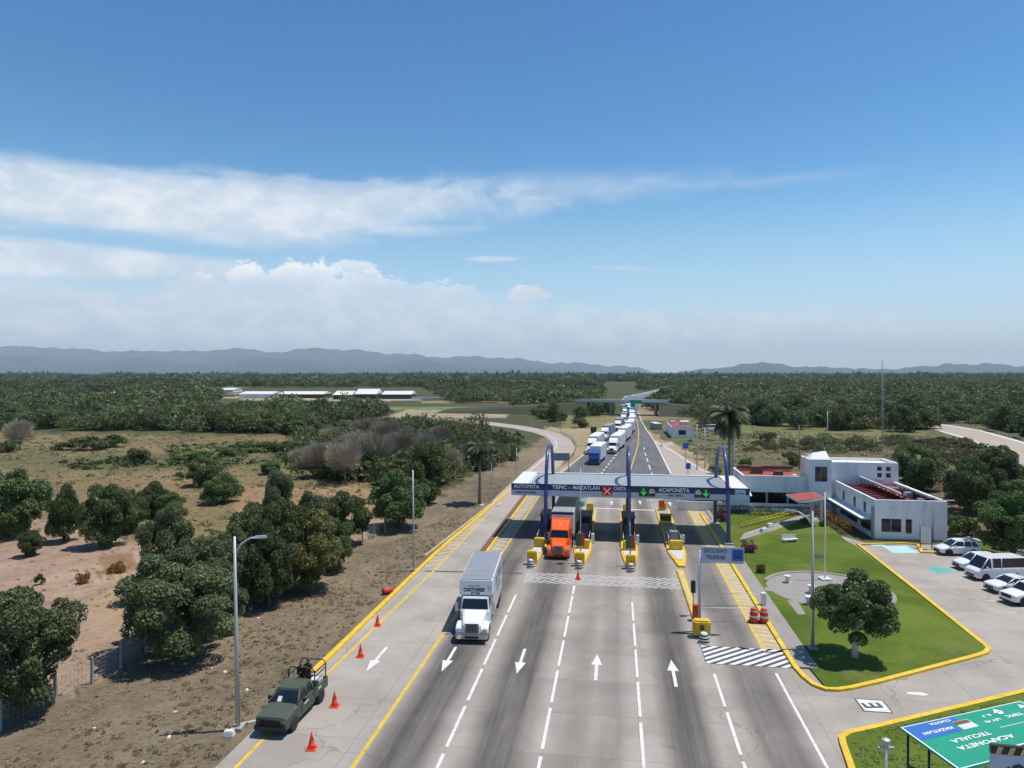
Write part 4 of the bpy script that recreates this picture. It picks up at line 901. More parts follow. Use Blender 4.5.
# left wing
m = MB(); m.box(18.4, 27.39, A1+.2, A1+.45, 2.9, 5.3); m.box(18.4, 18.65, A1+.45, A1+9.2, 0, 5.3); m.box(18.65, 27.39, A1+8.95, A1+9.2, 0, 5.3); bp('wing_wall', m, 'white_wall')
m = MB(); m.box(18.65, 27.39, A1+.46, A1+8.94, 4.75, 4.9); bp('wing_roof', m, 'red_roof')
m = MB(); m.box(9.0, 27.39, A1-.2, A1-.02, 0, 1.35); bp('veranda_wall', m, 'white_wall')
m = MB(); m.box(18.66, 27.39, A1+2.4, A1+2.5, 0, 4.7); bp('veranda_glazing', m, 'window_glass')
m = MB()
for x in (18.7, 21.6, 24.5, 27.05): m.box(x, x+.28, A1-.01, A1+.24, 0, 2.9)
bp('veranda_post', m, 'concrete_grey')
m = MB(); m.box(23.5, 24.7, A1+3, A1+4.2, 4.9, 5.6); bp('roof_box', m, 'brown_planter', bevel=.05); m = MB(); m.box(20.5, 22.2, A1+5, A1+6, 4.9, 6.0); bp('roof_box', m, 'brown_planter', bevel=.05)
m = MB(); m.sm = True; m.lathe([(.05, 0), (.3, .05), (.42, .3), (.3, .55), (.05, .6)], (25.8, A1+1.2, 4.9), 12); bp('water_tank', m, 'stone_white')
m = MB(); m.box(18.9, 27.3, A1+8.2, A1+8.9, 5.3, 5.75); bp('rear_parapet', m, 'brown_planter')
# entrance porch
def ptn(px, py, z): s, t = ST(G(px, py, z)); return (t, s)
m = MB(); P_ = [ptn(786, 494, 3.9), ptn(799, 501, 3.9), ptn(825, 497.5, 3.9), ptn(813, 491.5, 3.9)]
m.prism(P_, 3.6, 3.86); bp('porch_slab', m, 'stone_white'); m = MB(); m.prism([(x*.96+.04*24.4, y*.98+.02*94) for x, y in P_], 3.86, 3.9); bp('porch_roof', m, 'red_roof')
m = MB(); q = ptn(812, 494, 3.9); m.box(q[0]-.2, q[0]+.2, q[1]-.2, q[1]+.2, 0, 3.6); q = P_[2]; m.box(q[0]-.6, q[0]-.3, q[1]-.1, q[1]+.2, 0, 3.6); bp('porch_column', m, 'stone_white')
# rear garden walls and sheds right of the canopy
g = rthing('gate_house', 'low white cabin with blue base behind the right canopy end', 'cabin', 104.6, 17.9); m = MB(); m.box(-1.6, 1.1, 0, 3, 0, 2.6); m.build('wall', M['white_wall'], g); m = MB(); m.box(-1.62, 1.12, -.02, 3.02, .003, .7); m.build('plinth', M['sign_blue'], g)
m = MB(); m.add([(-1.9, -.4, 2.6), (1.4, -.4, 2.6), (1.4, 3.4, 3.3), (-1.9, 3.4, 3.3), (-1.9, -.4, 2.72), (1.4, -.4, 2.72), (1.4, 3.4, 3.42), (-1.9, 3.4, 3.42)], [(0, 3, 2, 1), (4, 5, 6, 7), (0, 1, 5, 4), (1, 2, 6, 5), (2, 3, 7, 6), (3, 0, 4, 7)]); m.build('roof', M['stone_white'], g)
# small objects on the lawn
def planter(label, px, py, sc=1):
    g = thing('garden_planter', label, 'planter', G(px, py)+Vector((0, 0, .13)), .2); m = MB(); m.lathe([(.22, 0), (.32, .12), (.2, .3), (.26, .6), (.42, .85), (.40, .9)], (0, 0, 0), 14); m.build('urn', M['stone_white'], g); g.scale = (sc,)*3
    m = MB(); m.lathe([(.55, -.02), (.55, .05)], (0, 0, 0), 14); m.build('base', M['concrete_grey'], g); return g
planter('white urn planter at the left rim of the round terrace', 787.5, 584, .75); planter('white urn planter behind the lamp post on the terrace', 811, 594.5, .8); planter('white planter beside the lamp post at the terrace edge', 808.5, 606, .8)
g = thing('garden_bench', 'white garden bench standing alone on the open lawn', 'bench', G(790, 543), .25)
m = MB(); m.box(-1.0, 1.0, -.3, .3, .42, .5); m.build('seat', M['stone_white'], g); m = MB(); m.box(-1.0, 1.0, .26, .34, .55, .95); m.build('backrest', M['stone_white'], g)
for x in (-.85, .7):
    m = MB(); m.box(x, x+.15, -.28, .3, .13, .42); m.build('leg', M['stone_white'], g)
for lb, x, y in (('pale rock beside the garden path, nearest the palms', 764, 533), ('pale rock on the lawn side of the garden path', 770, 528), ('white box by the hedge near the entrance porch', 778, 512), ('white box on the lawn below the entrance porch', 815, 523)):
    g = tag(MB().box(-.5, .5, -.35, .35, 0, .5, .12, .1).build('garden_block', M['stone_white'], None, .05), lb, 'garden block'); g.location = G(x, y)+Vector((0, 0, .12)); g.rotation_euler = (0, 0, .3)
g = thing('manhole', 'dark round manhole in the middle of the lawn', 'manhole', G(819, 557.5)+Vector((0, 0, .13))); m = MB(); m.lathe([(.75, 0), (.75, .05), (.5, .06)], (0, 0, 0), 20); m.build('cover', M['darkwood'], g)
g = thing('notice_board', 'white notice board on two legs by the car park kerb', 'notice board', G(926, 549), -.6)
m = MB(); m.box(-.55, .55, -.04, .04, .7, 2.4); m.build('face', M['stone_white'], g, .02); m = MB(); m.tube([(-.58, 0, 0), (-.58, 0, 2.6)], .05, 6); m.build('leg', M['darkwood'], g); m = MB(); m.tube([(.58, 0, 0), (.58, 0, 2.6)], .05, 6); m.build('leg', M['darkwood'], g)
# railing along the path (yellow) 
g = thing('path_railing', 'yellow painted railing along the garden path', 'railing', G(742, 532)); m = MB(); a, b = G(741, 529)-G(742, 532), G(800, 514)-G(742, 532)
for f in range(13): p = a.lerp(b, f/12); m.tube([(p.x, p.y, .1), (p.x, p.y, .8)], .04, 5)
for z in (.8, .45): m.tube([(a.x, a.y, z), (b.x, b.y, z)], .04, 5)
m.build('rail', M['yellow_paint'], g)

# ================================================================== BIG SIGNS AT THE LOWER RIGHT
c0, c1, c2 = G(900.5, 727.5, 7.0), G(1020, 701, 7.0), G(959, 769.5, 7.7)
ex = (c1-c0); ey = (c2-c0); wid = ex.length; hei = ey.length
ex.normalize(); ez = ex.cross(ey).normalized(); ez = ez if ez.z > 0 else -ez; ey = (ey - ex*ey.dot(ex)); shear = (c2-c0).dot(ex)
g = thing('highway_sign', 'large green highway board seen upside down with blue MAZATLAN CUOTA panel', 'highway sign', (c0.x, c0.y, 0))
eyn = (c2-c0).normalized()
def sp_(u, v, w=0): return (c0 - Vector((c0.x, c0.y, 0))) + ex*u + eyn*v + ez*w
m = MB(); q = [sp_(0, 0), sp_(wid+.0, 0), sp_(wid+1.5, hei*.55), sp_(wid+1.5, hei), sp_(0, hei)]; q = [sp_(0, 0), sp_(wid, 0), sp_(wid, hei), sp_(0, hei)]
top = [v + ez*.0 for v in q]; bot = [v - ez*.08 for v in q]
m.add(top+bot, [(0, 3, 2, 1), (4, 5, 6, 7)] + [(i, (i+1) % 4, 4+(i+1) % 4, 4+i) for i in range(4)]); pn = m.build('panel', M['sign_green'], g)
def pq(mb, u0, u1, v0, v1, w): mb.quad(sp_(u0, v0, w), sp_(u1, v0, w), sp_(u1, v1, w), sp_(u0, v1, w))
m = MB(); e = .06
for r in ((0, wid, 0, e), (0, wid, hei-e, hei), (0, e, e, hei-e), (wid-e, wid, e, hei-e)): pq(m, *r, .004)
m.build('border', M['letter_white'], pn)
m = MB(); pq(m, .1, 2.6, .1, .5, .006); pq(m, .1, 2.1, .56, 1.45, .006); pnb = m.build('blue_panel', M['sign_blue'], pn)
m = MB(); 
def stx(mb, body, u, v, size, sq=1, w=.012): text_mb(mb, body, size, sp_(u, v, w), -ex, eyn, sq, .01)
stx(m, 'MAZATLAN', 1.2, 1.0, .34, .80); stx(m, 'CUOTA', 1.75, .33, .27, 1.1); m.build('lettering', M['letter_white'], pnb)
m = MB(); pq(m, 2.2, 2.95, .56, 1.4, .008); em = m.build('toll_panel', M['stone_white'], pn); m = MB(); pq(m, 2.2, 2.9, .6, .92, .014); m.build('toll_symbol', M['brown_planter'], em)
m = MB(); stx(m, 'TECUALA', 2.0, 2.1, .42, 1.0); stx(m, 'ACAPONETA', 2.25, 2.72, .44, 1.0); stx(m, 'TEPIC', 4.95, 1.15, .34); stx(m, 'LEY 42', 3.8, 1.2, .27); stx(m, 'R. 3', 3.9, .65, .27); stx(m, 'LIBRE', 6.0, 2.6, .42)
pq(m, 4.5, 4.74, .5, .82, .012)
mq = MB(); P3 = [sp_(4.35, .62, .012), sp_(4.85, .62, .012), sp_(4.6, .22, .012)]; m.add(P3, [(0, 1, 2)]); m.add([sp_(5.9, .3, .012), sp_(6.1, .62, .012), sp_(5.7, .72, .012)], [(0, 1, 2)])
pq(m, 3.05, 3.65, 3.45, 4.05, .012); pq(m, 3.6, 6.2, 1.9, 1.94, .012); m.build('lettering', M['letter_white'], pn)
m = MB(); pq(m, 3.2, 3.5, 3.55, 3.9, .02); m.build('shield_symbol', M['booth_dark'], pn)
for (u, v) in ((.25, .15), (.6, 1.2), (wid-.4, .3), (wid-.4, 2.2), (3.4, .3)):
    p = sp_(u, v, -.1); m = MB(); m.tube([(p.x, p.y, 0), (p.x, p.y, p.z)], .045, 7); m.build('post', M['booth_dark'], g)
m = MB(); p, q = sp_(.25, .15), sp_(wid-.4, .3)
for z in (2.6, 4.8): m.tube([(p.x, p.y, z), (q.x, q.y, z+.5)], .05, 6)
p, q = sp_(.25, .15), sp_(.6, 1.2); m.tube([(p.x, p.y, 5.6), (q.x, q.y, 5.9)], .05, 6); m.build('brace', M['booth_dark'], g)
# grey roadside board in front
a0 = G(991, 745.5, 9.2); d = (G(1024, 748.5, 9.2)-a0).normalized()
g = thing('roadside_board', 'grey roadside board with striped top edge in front of the green board', 'roadside board', (a0.x, a0.y, 0))
m = MB(); L_ = 3.6
def bx(x0, x1, z0, z1, y0, y1, mb):
    vs = [];
    for z in (z0, z1):
        for (x, y) in ((x0, y0), (x1, y0), (x1, y1), (x0, y1)): vs.append((d.x*x-d.y*y, d.y*x+d.x*y, z))
    mb.add(vs, [(0, 3, 2, 1), (4, 5, 6, 7), (0, 1, 5, 4), (1, 2, 6, 5), (2, 3, 7, 6), (3, 0, 4, 7)])
bx(0, L_, 6.6, 9.2, 0, .1, m); pn = m.build('panel', M['sign_grey'], g)
m = MB(); bx(0, L_, 8.98, 9.22, -.02, .12, m); st = m.build('striped_edge', M['black_plastic'], pn)
m = MB()
for k in range(11): x = .1+k*.32; m.add([(d.x*x+d.y*.03, d.y*x-d.x*.03, 8.99), (d.x*(x+.14)+d.y*.03, d.y*(x+.14)-d.x*.03, 8.99), (d.x*(x+.22)+d.y*.03, d.y*(x+.22)-d.x*.03, 9.2), (d.x*(x+.08)+d.y*.03, d.y*(x+.08)-d.x*.03, 9.2)], [(0, 1, 2, 3)])
m.build('stripes', M['faded_yellow'], st)
m = MB(); text_mb(m, '\u00a1Quiero', .55, (d.x*1.15+d.y*.02, d.y*1.15-d.x*.02, 8.5), (d.x, d.y, 0), (0, 0, 1), .85, .02); m.build('lettering', M['black_plastic'], pn)
for x in (.6, 2.8):
    m = MB(); m.tube([(d.x*x, d.y*x+.2, 0), (d.x*x, d.y*x+.2, 9)], .09, 8); m.build('post', M['steel'], g)
# little camera post
g = thing('camera_post', 'slim pole with a small grey camera head on the corner verge', 'camera pole', G(886, 905)); zt = HC-(738-HZ)*(HC*F/(905-HZ))/F
m = MB(); m.tube([(0, 0, 0), (0, 0, zt-.1)], .05, 8); m.build('pole', M['galvanised'], g); m = MB(); m.lathe([(.05, zt-.3), (.14, zt-.25), (.15, zt-.05), (.04, zt)], (0, 0, 0), 12); m.box(-.3, .3, -.05, .05, zt-.42, zt-.34); m.build('camera_head', M['galvanised'], g)
# ================================================================== VEHICLES (front faces local -Y, y=0 at the front bumper)
WM = {}
def wheel(parent, x, y, r, w, rim='steel', dual=False):
    k = (r, w, rim)
    if k not in WM:
        m = MB(); m.sm = False; m.lathe([(r*.62, -w/2), (r*.93, -w/2), (r, -w*.36), (r, w*.36), (r*.93, w/2), (r*.62, w/2)], (0, 0, 0), 20, 'x'); a = m.mesh('tyre', M['rubber'])
        m = MB(); m.lathe([(r*.6, -w*.38), (r*.62, -w*.3), (r*.62, w*.3), (r*.6, w*.38), (r*.3, w*.2), (r*.12, w*.42)], (0, 0, 0), 16, 'x'); m.lathe([(r*.12, -w*.42), (r*.3, -w*.2), (r*.6, -w*.3)], (0, 0, 0), 16, 'x'); b = m.mesh('rim', M[rim]); WM[k] = (a, b)
    a, b = WM[k]; o = link('wheel', a, parent); o.location = (x, y, r); ri = link('rim', b, o)
    if x < 0: o.scale = (-1, 1, 1)
    return o
def subsurf(o, lv=2):
    md = o.modifiers.new('smooth', 'SUBSURF'); md.levels = lv; md.render_levels = lv
    for p in o.data.polygons: p.use_smooth = True
    return o
def ring(y, zb, zw, zt, hb, hw, ht):
    r = [(hb*.5, zb), (hb*.93, zb), (hb, zb+.12), (hw, (zb+zw)/2), (hw*.985, zw), (ht, zt), (ht*.55, zt+.025)]
    return [(x, y, z) for x, z in r] + [(-x, y, z) for x, z in r[::-1]]
def car(name, label, cat, kind, paint='white_paint'):
    o = thing(name, label, cat)
    P = dict(
        suv=dict(L=4.45, w=.92, hood=1.05, cowl=1.0, belt=1.02, roof=1.66, ws=1.85, re=3.75, tail=4.2, r=.36, wy=(.88, 3.5)),
        sedan=dict(L=4.5, w=.88, hood=1.1, cowl=1.15, belt=.93, roof=1.44, ws=2.0, re=3.2, tail=3.95, r=.32, wy=(.86, 3.45)),
        van=dict(L=5.35, w=.94, hood=.45, cowl=.55, belt=1.25, roof=2.25, ws=1.25, re=5.1, tail=5.3, r=.34, wy=(.95, 4.05)),
        pickup=dict(L=5.3, w=.93, hood=1.25, cowl=1.3, belt=1.12, roof=1.78, ws=1.95, re=3.15, tail=3.45, r=.39, wy=(.95, 4.15)))[kind]
    L_, w, b = P['L'], P['w'], P['belt']; zb = .24
    if kind == 'van': st = [(.0, .35, .62, .8, .82, .82, .75), (.06, zb, .8, .98, .9, .9, .82), (.5, zb, 1.1, 1.22, .93, .94, .88), (1.0, zb, b, b+.05, w, w, w*.93), (5.1, zb, b, b+.05, w, w, w*.93), (L_-.05, zb+.05, b, b+.04, .92, .92, .86), (L_, .4, b-.05, b, .88, .88, .82)]
    elif kind == 'pickup': st = [(0, .42, .75, .85, .8, .82, .75), (.07, .32, .9, 1.0, .9, .9, .8), (P['cowl']-.1, .32, 1.08, 1.16, w, w, .78), (P['cowl']+.1, .32, b, b+.04, w, w, .8), (3.5, .34, b, b+.03, w, w, .84), (3.55, .36, b, b+.03, w, w, .86), (L_-.04, .42, b, b+.03, w, w, .86), (L_, .5, b-.03, b, .9, .9, .82)]
    else: st = [(0, .40, .62, .68, .74, .76, .62), (.1, .26, .72, .80, .86, .86, .70), (.55, zb, .86, .93, w, w, .74), (P['cowl'], zb, b-.03, b+.04, w, w, .76), (P['ws'], zb, b, b+.05, w, w, .80), (P['re'], zb, b+.02, b+.07, w, w, .80), (P['tail']+.05, zb+.03, b+.03, b+.06, .9, .9, .76), (L_-.06, .3, b-.06, b, .86, .84, .70), (L_, .45, b-.18, b-.12, .78, .76, .62)]
    m = MB(); m.loft([ring(*s) for s in st]); body = subsurf(m.build('body', M[paint], o)); 
    gz0 = b-.04; rz_ = P['roof']; tw = w*.74 if kind != 'van' else w*.84; bw = w*.90 if kind != 'van' else w*.95
    ws0 = P['cowl']-.05; re1 = P['tail'] if kind != 'van' else L_-.08
    m = MB(); lo = [(-bw, ws0, gz0), (bw, ws0, gz0), (bw, re1, gz0+.03), (-bw, re1, gz0+.03)]; hi = [(-tw, P['ws'], rz_-.05), (tw, P['ws'], rz_-.05), (tw, P['re'], rz_-.05), (-tw, P['re'], rz_-.05)]
    m.add(lo+hi, [(0, 3, 2, 1), (4, 5, 6, 7), (0, 1, 5, 4), (1, 2, 6, 5), (2, 3, 7, 6), (3, 0, 4, 7)]); m.build('windows', M['glass'], o)
    m = MB(); e = .02; m.loft([[(-tw*.9, P['ws']-.04, rz_-.07), (tw*.9, P['ws']-.04, rz_-.07), (tw*.9, P['ws']-.0, rz_-.0), (-tw*.9, P['ws']-.0, rz_-.0)],
        [(-tw-e, P['ws']+.1, rz_-.08), (tw+e, P['ws']+.1, rz_-.08), (tw*.93, P['ws']+.3, rz_+.035), (-tw*.93, P['ws']+.3, rz_+.035)],
        [(-tw-e, P['re']-.1, rz_-.08), (tw+e, P['re']-.1, rz_-.08), (tw*.93, P['re']-.3, rz_+.035), (-tw*.93, P['re']-.3, rz_+.035)],
        [(-tw*.9, P['re']+.04, rz_-.08), (tw*.9, P['re']+.04, rz_-.08), (tw*.9, P['re'], rz_-.01), (-tw*.9, P['re'], rz_-.01)]])
    ys = {'suv': (2.55, 3.35), 'sedan': (2.45,), 'van': (1.55, 2.6), 'pickup': (2.45,)}[kind]
    for sx in (-1, 1):
        for a, c in ((lo[0], hi[0]), (lo[3], hi[3])): m.tube([(sx*abs(a[0])*1.0, a[1], a[2]), (sx*abs(c[0])*1.005, c[1], c[2])], .045, 6)
        for y in ys: m.tube([(sx*bw*1.002, y, gz0), (sx*tw*1.005, y, rz_-.05)], .04, 6)
    m.build('roof', M[paint], o, 0)
    if kind == 'van':                                   # lower glass limit: painted waist over the slanted body
        m = MB(); m.box(-bw-.012, bw+.012, 1.5, 1.7, gz0, rz_-.1, .11, .0); m.box(-bw*.9, bw*.9, re1-.25, re1+.03, gz0, rz_-.06, .05, .02); m.build('rear_panel', M[paint], o)
    m = MB(); hz = st[1][2]
    m.box(-w*.55, w*.55, -.025, .1, .42 if kind != 'pickup' else .62, .62 if kind != 'pickup' else .92); m.build('grille', M['black_plastic'], o, .02)
    m = MB(); m.box(-w*.8, w*.8, -.03, .12, .26, .38); m.build('lower_bumper', M['black_plastic'], o, .02)
    for sx in (-1, 1):
        m = MB(); a = sorted((sx*w*.58, sx*w*.86)); m.box(a[0], a[1], .0, .25, hz-.18, hz-.02); m.build('headlight', M['chrome'], o, .03)
        m = MB(); a = sorted((sx*w*1.0, sx*w*1.2)); m.box(a[0], a[1], ws0+.42, ws0+.58, b+.02, b+.18); m.build('mirror', M[paint] if kind != 'pickup' else M['black_plastic'], o, .03)
        m = MB(); a = sorted((sx*w*.7, sx*w*.9)); m.box(a[0], a[1], L_-.1, L_+.0, b-.3, b-.08); m.build('tail_light', M['barrel_red'], o, .02)
        m = MB()
        for y in (ys[0],): m.box(*sorted((sx*(w+.004), sx*(w-.05))), y+.12, y+.3, b-.17, b-.13)
        m.build('door_handle', M['chrome'], o)
    for y in P['wy']: m = MB(); m.lathe([(P['r']+.07, -w-.004), (P['r']+.07, w+.004)], (0, y, P['r']+.02), 20, 'x'); m.build('wheel_arch', M['black_plastic'], o)
    for y in P['wy']:
        for sx in (-1, 1): wheel(o, sx*(w-.10), y, P['r'], .23)
    return o
HW = math.radians(-90)
PROT = {}
lot_grp = 'white vehicles parked in front of the offices'
a = car('parked_car', 'x', 'car', 'suv'); c0 = G(936, 553.5); a.location = c0; place(a, G(936.5, 554), HW-.06, 'white hatchback parked alone by the notice board', None)
place(a, G(956, 569), HW-.02, 'white car mostly hidden behind the white passenger van', lot_grp)
v = car('passenger_van', 'x', 'van', 'van'); place(v, G(970, 579), HW+.08, 'white passenger van with a long dark window band', None)
s_ = car('parked_car', 'x', 'car', 'sedan'); place(s_, G(989, 592), HW+.10, 'white sedan between the passenger van and the pickup', lot_grp)
pk = car('parked_pickup', 'x', 'pickup', 'pickup'); place(pk, G(1006, 604), HW+.14, 'white pickup at the near end of the parked row, cut by the photo edge', None)
rc = car('red_car', 'dark red car driving away on the asphalt beyond the toll', 'car', 'sedan', 'red_paint'); rc.location = G(642, 436) ; rc.rotation_euler = (0, 0, HR-.12)
dk = [G(772, 0+450)]
# --- trucks
def hooded_cab(o, paint, sleeper, fair_h, w=1.22):
    c = M[paint]
    m = MB(); m.loft([[(-w*.55, .12, .62), (w*.55, .12, .62), (w*.52, .12, 1.40), (-w*.52, .12, 1.40)], [(-w*.62, .5, .62), (w*.62, .5, .62), (w*.58, .45, 1.62), (-w*.58, .45, 1.62)], [(-w*.8, 2.05, .8), (w*.8, 2.05, .8), (w*.74, 2.05, 1.95), (-w*.74, 2.05, 1.95)]]); m.build('hood', c, o, .09, 3)
    for sx in (-1, 1):
        pr = [(.22, .62), (.16, .85), (.25, 1.12), (.6, 1.30), (1.25, 1.34), (1.75, 1.15), (1.95, .8), (1.78, .72), (1.66, 1.0), (1.2, 1.16), (.72, 1.0), (.6, .62)]
        m = MB(); a = sorted((sx*.62, sx*w)); m.side(pr, a[0], a[1]); m.build('fender', c, o, .05)
        m = MB(); a = sorted((sx*.78, sx*1.12)); m.box(a[0], a[1], .10, .3, .86, 1.08); m.build('headlight', M['chrome'], o, .04)
        m = MB(); x = sx*(w+.22); m.box(x-.1, x+.1, 2.05, 2.2, 1.75, 2.45); m.tube([(sx*w*.95, 2.15, 2.3), (x, 2.12, 2.3)], .03, 5); m.tube([(sx*w*.95, 2.15, 1.9), (x, 2.12, 1.9)], .03, 5); m.build('mirror', M['chrome'] if paint != 'orange' else M['black_plastic'], o, .02)
        m = MB(); m.sm = True; m.lathe([(.28, 3.0), (.31, 3.05), (.31, 4.1), (.28, 4.15)], (sx*.95, 0, .75), 16, 'y'); m.build('fuel_tank', M['chrome'], o)
    m = MB(); m.box(-w, w, -.02, .3, .38, .78); m.build('bumper', M['chrome'] if paint != 'orange' else c, o, .07)
    m = MB(); m.box(-.5, .5, -.035, -.0, .45, .62); m.build('bumper_intake', M['black_plastic'], o)
    m = MB(); m.box(-.52, .52, .06, .16, .82, 1.52); g = m.build('grille', M['chrome'], o, .05)
    m = MB(); m.box(-.45, .45, .03, .07, .88, 1.46); m.build('grille_mesh', M['booth_dark'], g)
    m = MB()
    for k in range(7): m.box(-.42+k*.135, -.39+k*.135, .015, .035, .9, 1.44)
    m.build('grille_bars', M['chrome'], g)
    ce = 3.5
    m = MB(); m.loft([[(-w*.9, 1.9, .85), (w*.9, 1.9, .85), (w*.9, 1.9, 1.86), (-w*.9, 1.9, 1.86)], [(-w*.92, 2.0, .85), (w*.92, 2.0, .85), (w*.9, 2.0, 1.92), (-w*.9, 2.0, 1.92)], [(-w*.92, 2.42, .85), (w*.92, 2.42, .85), (w*.82, 2.42, 2.78), (-w*.82, 2.42, 2.78)], [(-w*.92, ce, .85), (w*.92, ce, .85), (w*.84, ce, 2.85), (-w*.84, ce, 2.85)]]); cb = m.build('cab', c, o, .05)
    m = MB(); y_ = lambda z: 2.0+(z-1.92)*.488
    m.quad((-w*.84, y_(1.98)-.03, 1.98), (w*.84, y_(1.98)-.03, 1.98), (w*.76, y_(2.66)-.03, 2.66), (-w*.76, y_(2.66)-.03, 2.66)); m.build('windshield', M['glass'], o)
    for sx in (-1, 1):
        m = MB(); m.quad((sx*(w*.915+.01), 2.35, 1.95), (sx*(w*.915+.01), 3.3, 1.95), (sx*(w*.855+.01), 3.3, 2.6), (sx*(w*.855+.01), 2.5, 2.6)); m.build('side_window', M['glass'], cb)
        m = MB(); a = sorted((sx*.75, sx*w*.98)); m.box(a[0], a[1], 2.1, 2.9, .45, .85); m.build('step', M['steel'], o)
    if sleeper:
        m = MB(); m.loft([[(-w*.7, 2.25, 2.72), (w*.7, 2.25, 2.72), (w*.66, 2.30, 2.80), (-w*.66, 2.30, 2.80)], [(-w*.9, 3.0, 2.72), (w*.9, 3.0, 2.72), (w*.78, 3.0, fair_h-.3), (-w*.78, 3.0, fair_h-.3)], [(-w*.95, 4.0, 2.72), (w*.95, 4.0, 2.72), (w*.86, 4.0, fair_h), (-w*.86, 4.0, fair_h)], [(-w*.97, 5.3, 2.72), (w*.97, 5.3, 2.72), (w*.90, 5.3, fair_h+.02), (-w*.90, 5.3, fair_h+.02)]]); rf = m.build('roof_fairing', c, o, .05)
        m = MB(); m.box(-w*.97, w*.97, 3.5, 5.3, .85, 2.75); m.build('sleeper', c, o, .04)
        return rf
def chassis(o, y1):
    m = MB(); m.box(-.42, .42, .6, y1, .55, .85); m.box(-1.15, 1.15, y1-2.6, y1, .62, .78); m.build('chassis', M['black_plastic'], o)
def box_body(o, name, y0, y1, z0, z1, side='truck_white', roof='trailer_grey', w=1.28):
    m = MB(); m.box(-w, w, y0, y1, z0, z1); b = m.build(name, M[side], o, .04)
    m = MB(); m.box(-w+.06, w-.06, y0+.06, y1-.06, z1+.004, z1+.03)
    b2 = m.build('roof_panel', M[roof], b)
    m = MB()
    for y in np.arange(y0+.5, y1-.3, .62):
        for sx in (-1, 1): m.box(*sorted((sx*(w+.0), sx*(w+.018))), y, y+.04, z0+.1, z1-.1)
    m.box(-w-.02, w+.02, y0+.1, y1-.05, z0-.08, z0+.06); m.build('side_rails', M['steel'], b)
    return b
# white straight truck on the left lane
wt = rthing('box_truck', 'white hooded box truck with CASTORES lettering heading toward the camera', 'truck', 50.9, -10.6, rz=.075)
hooded_cab(wt, 'white_paint', False, 0); chassis(wt, 11.3)
b = box_body(wt, 'cargo_box', 3.55, 11.4, 1.02, 4.05, 'truck_white', 'tarp_grey', 1.28)
m = MB(); m.box(-1.28, 1.28, 2.62, 3.545, 2.84, 4.05); m.build('box_nose', M['truck_white'], b, .06)
m = MB(); m.box(-1.22, 1.22, 2.68, 3.56, 4.055, 4.08); m.build('nose_roof', M['tarp_grey'], b)
m = MB(); m.loft([[(-1.0, 2.75, 3.0), (1.0, 2.75, 3.0), (1.0, 2.8, 3.15), (-1.0, 2.8, 3.15)], [(-1.27, 3.5, 2.85), (1.27, 3.5, 2.85), (1.27, 3.5, 3.9), (-1.27, 3.5, 3.9)]]); m.build('wind_deflector', M['truck_white'], b, .04) if False else None
m = MB(); text_mb(m, 'CASTORES', .37, (-.15, 2.60, 3.26), (1, 0, 0), (0, 0, 1), .92, .02); text_mb(m, 'TRANSPORTES', .17, (-.15, 2.60, 3.56), (1, 0, 0), (0, 0, 1), .9); text_mb(m, '27 TM', .26, (-.05, 2.60, 2.98), (1, 0, 0), (0, 0, 1), 1, .01); m.build('lettering', M['booth_dark'], b)
m = MB(); m.box(.95, 1.2, 2.59, 2.605, 3.2, 3.6); m.build('emblem', M['pale_blue_paint'], b)
m = MB(); text_mb(m, 'CASTORES', 1.0, (1.324, 7.6, 3.1), (0, 1, 0), (0, 0, 1), 1, .02); text_mb(m, 'TRANSPORTES', .42, (1.324, 7.6, 2.2), (0, 1, 0), (0, 0, 1), 1, .01); m.build('side_lettering', M['booth_dark'], b)
for y in (1.15, 8.6, 9.9):
    for sx in (-1, 1): wheel(wt, sx*(1.05 if y < 2 else .98), y, .51, .28 if y < 2 else .55, 'steel')
# orange tractor with grey trailer
ot = rthing('semi_truck', 'orange tractor with a long grey trailer stopped in the toll lane', 'truck', 75.5, -6.2)
rf = hooded_cab(ot, 'orange', True, 3.55); chassis(ot, 7.6)
m = MB(); m.box(-.62, .62, 2.93, 2.97, 3.0, 3.14); m.add([(-.16, 2.9, 3.17), (.16, 2.9, 3.17), (.0, 2.97, 3.3)], [(0, 1, 2)]); m.build('fairing_emblem', M['letter_white'], rf)
b = box_body(ot, 'trailer', 6.6, 21.6, 1.1, 3.95, 'truck_white', 'trailer_grey')
m = MB(); m.box(-1.25, 1.25, 6.57, 6.597, 3.62, 3.93); m.build('trailer_cap', M['navy'], b)
for y in (1.15, 5.9, 7.2, 18.6, 19.9):
    for sx in (-1, 1): wheel(ot, sx*(1.05 if y < 2 else .98), y, .51, .28 if y < 2 else .55, 'steel')
